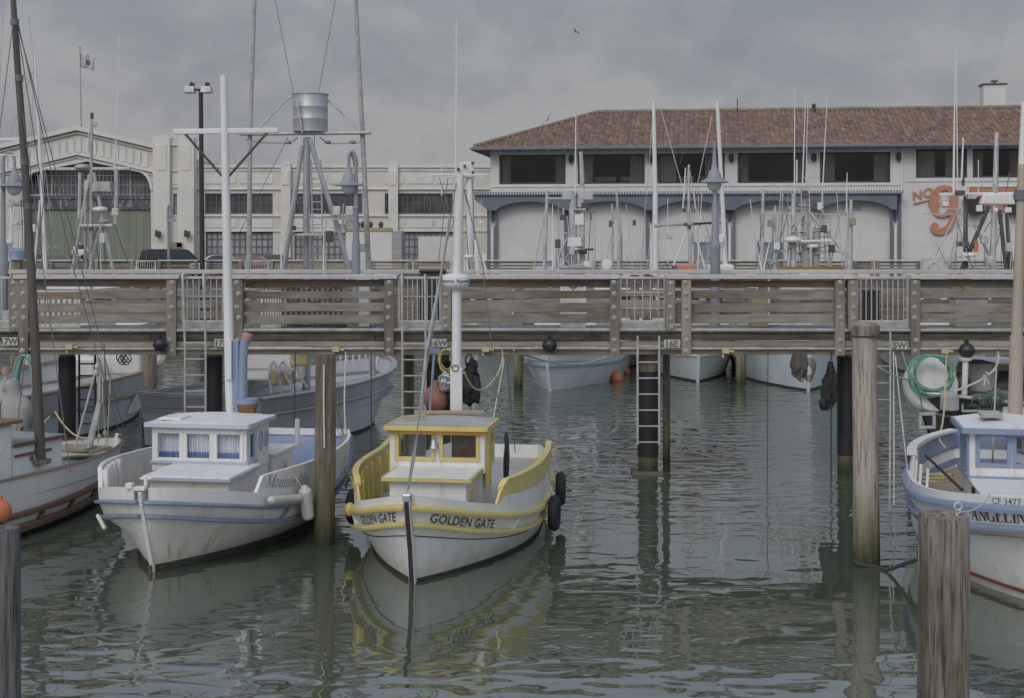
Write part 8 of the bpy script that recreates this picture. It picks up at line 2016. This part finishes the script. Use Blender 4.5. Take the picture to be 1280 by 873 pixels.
# the person on the boat with brown rails
paint('jacket', (.33, .325, .315), .9, .12, 5, bump=.4); paint('skin', (.45, .27, .2), .6, .05, 6); paint('trousers', (.05, .055, .07), .9, .15, 5)
Yp = 22.4; sP = Yp / FL
pb = P(19, 541, Yp)                                    # hip
pr = thing('person', 'person in a hooded grey jacket seen from behind, one arm raised to the pier', 'person', (pb.x, pb.y, .1))
def skinned(name, mat, pts, edges, rad, root=0, parent=pr, sub=2):
    me = bpy.data.meshes.new(name); inv = WM[parent.name].inverted()
    me.from_pydata([tuple(inv @ Vector(p)) for p in pts], edges, []); me.materials.append(MATS[mat]); o = bpy.data.objects.new(name, me); COL.objects.link(o); o.parent = parent; WM[o.name] = WM[parent.name].copy()
    o.modifiers.new('Skin', 'SKIN').use_smooth_shade = True
    for i, r in enumerate(rad):
        sv = me.skin_vertices[0].data[i]; sv.radius = (r, r) if not isinstance(r, tuple) else r; sv.use_root = (i == root)
    s = o.modifiers.new('Sub', 'SUBSURF'); s.levels = sub; s.render_levels = sub
    return o
def q(px, py, dy=0): return P(px, py, Yp + dy)
hipL, hipR = pb + Vector((-.1, 0, -.02)), pb + Vector((.1, 0, -.02))
body = [pb, q(19, 526), q(20, 511, .02), q(19, 500, .04), q(17, 491, .08), q(15.5, 484, .12),               # 0-5 spine, neck, head
        q(10, 503, .03), q(5, 492, .12), q(8, 477, .22), q(6, 471, .26),                                     # 6-9 raised left arm
        q(29, 504, .02), q(33, 519, .08), q(26, 529, .26), q(22, 527, .34),                                 # 10-13 right arm
        hipL, hipL + Vector((-.03, .05, -.36)), hipL + Vector((-.04, .12, -.70)), hipL + Vector((-.04, .0, -.74)), hipR, hipR + Vector((.04, .06, -.36)), hipR + Vector((.06, .12, -.70)), hipR + Vector((.06, .0, -.74))]
E_ = [(0, 1), (1, 2), (2, 3), (3, 4), (4, 5), (3, 6), (6, 7), (7, 8), (8, 9), (3, 10), (10, 11), (11, 12), (12, 13), (0, 14), (14, 15), (15, 16), (16, 17), (0, 18), (18, 19), (19, 20), (20, 21)]
skinned('body', 'skin', body, E_, [.13, .13, .15, .12, .055, .085, .06, .045, .035, .03, .06, .045, .035, .03, .09, .065, .05, .04, .09, .065, .05, .04])
jr = [(q(19, 549), .215, .15), (q(19, 540), .225, .155), (q(19.5, 526, .01), .225, .16), (q(20.5, 512, .02), .24, .165), (q(20, 504, .03), .235, .15), (q(18.8, 498, .04), .19, .13), (q(17.5, 492.5, .06), .125, .115), (q(16.3, 488, .08), .115, .12), (q(15.5, 482.5, .10), .128, .135), (q(15, 477.5, .10), .112, .12), (q(15, 474, .09), .06, .065), (q(15, 473, .09), .005, .005)]
m = MB(); rows = []
for c_, a_, b_ in jr:
    rows.append([c_ + Vector((a_ * math.cos(t_) * (1 + .04 * noise.noise(Vector((math.cos(t_) * 2, math.sin(t_) * 2, c_.z * 7)))), b_ * math.sin(t_), .012 * math.sin(3 * t_ + c_.z * 20))) for t_ in [2 * math.pi * k / 24 for k in range(24)]])
m.grid(rows, closed=True)
def sleeve(pts, rs): m.tube(smooth_pts(pts, 5), [rs[0] + (rs[1] - rs[0]) * k / (5 * (len(pts) - 1)) for k in range(5 * (len(pts) - 1) + 1)], 14)
sleeve([q(15, 503, .03), q(7.5, 501, .05), q(3.2, 492, .12), q(4.6, 484, .17), q(6, 476, .22)], (.105, .058))
sleeve([q(25, 503, .02), q(31.5, 506, .03), q(35.5, 518, .06), q(35, 529, .12), q(30, 535, .24)], (.11, .065))
m.build('jacket', 'jacket', pr, smooth=True)
skinned('trousers', 'trousers', [pb] + body[14:17] + body[18:21], [(0, 1), (1, 2), (2, 3), (0, 4), (4, 5), (5, 6)], [.14, .105, .08, .065, .105, .08, .065])
hand = q(5.5, 469, .27); hp = [hand, hand + Vector((-.01, .01, .05))]; he = [(0, 1)]; hr = [(.03, .018), (.034, .016)]
for k in range(4):
    b0 = hp[1] + Vector((-.027 + .018 * k, 0, .012)); L_ = (.055, .068, .072, .06)[k]; i = len(hp)
    hp += [b0, b0 + Vector((-.006 + .003 * k, .01, L_ * .6)), b0 + Vector((-.008 + .004 * k, .03, L_))]; he += [(1, i), (i, i + 1), (i + 1, i + 2)]; hr += [.0095, .0088, .0078]
i = len(hp); hp += [hand + Vector((.035, 0, .03)), hand + Vector((.055, .01, .06)), hand + Vector((.055, .025, .085))]; he += [(0, i), (i, i + 1), (i + 1, i + 2)]; hr += [.012, .011, .009]
skinned('raised_hand', 'skin', hp, he, hr)
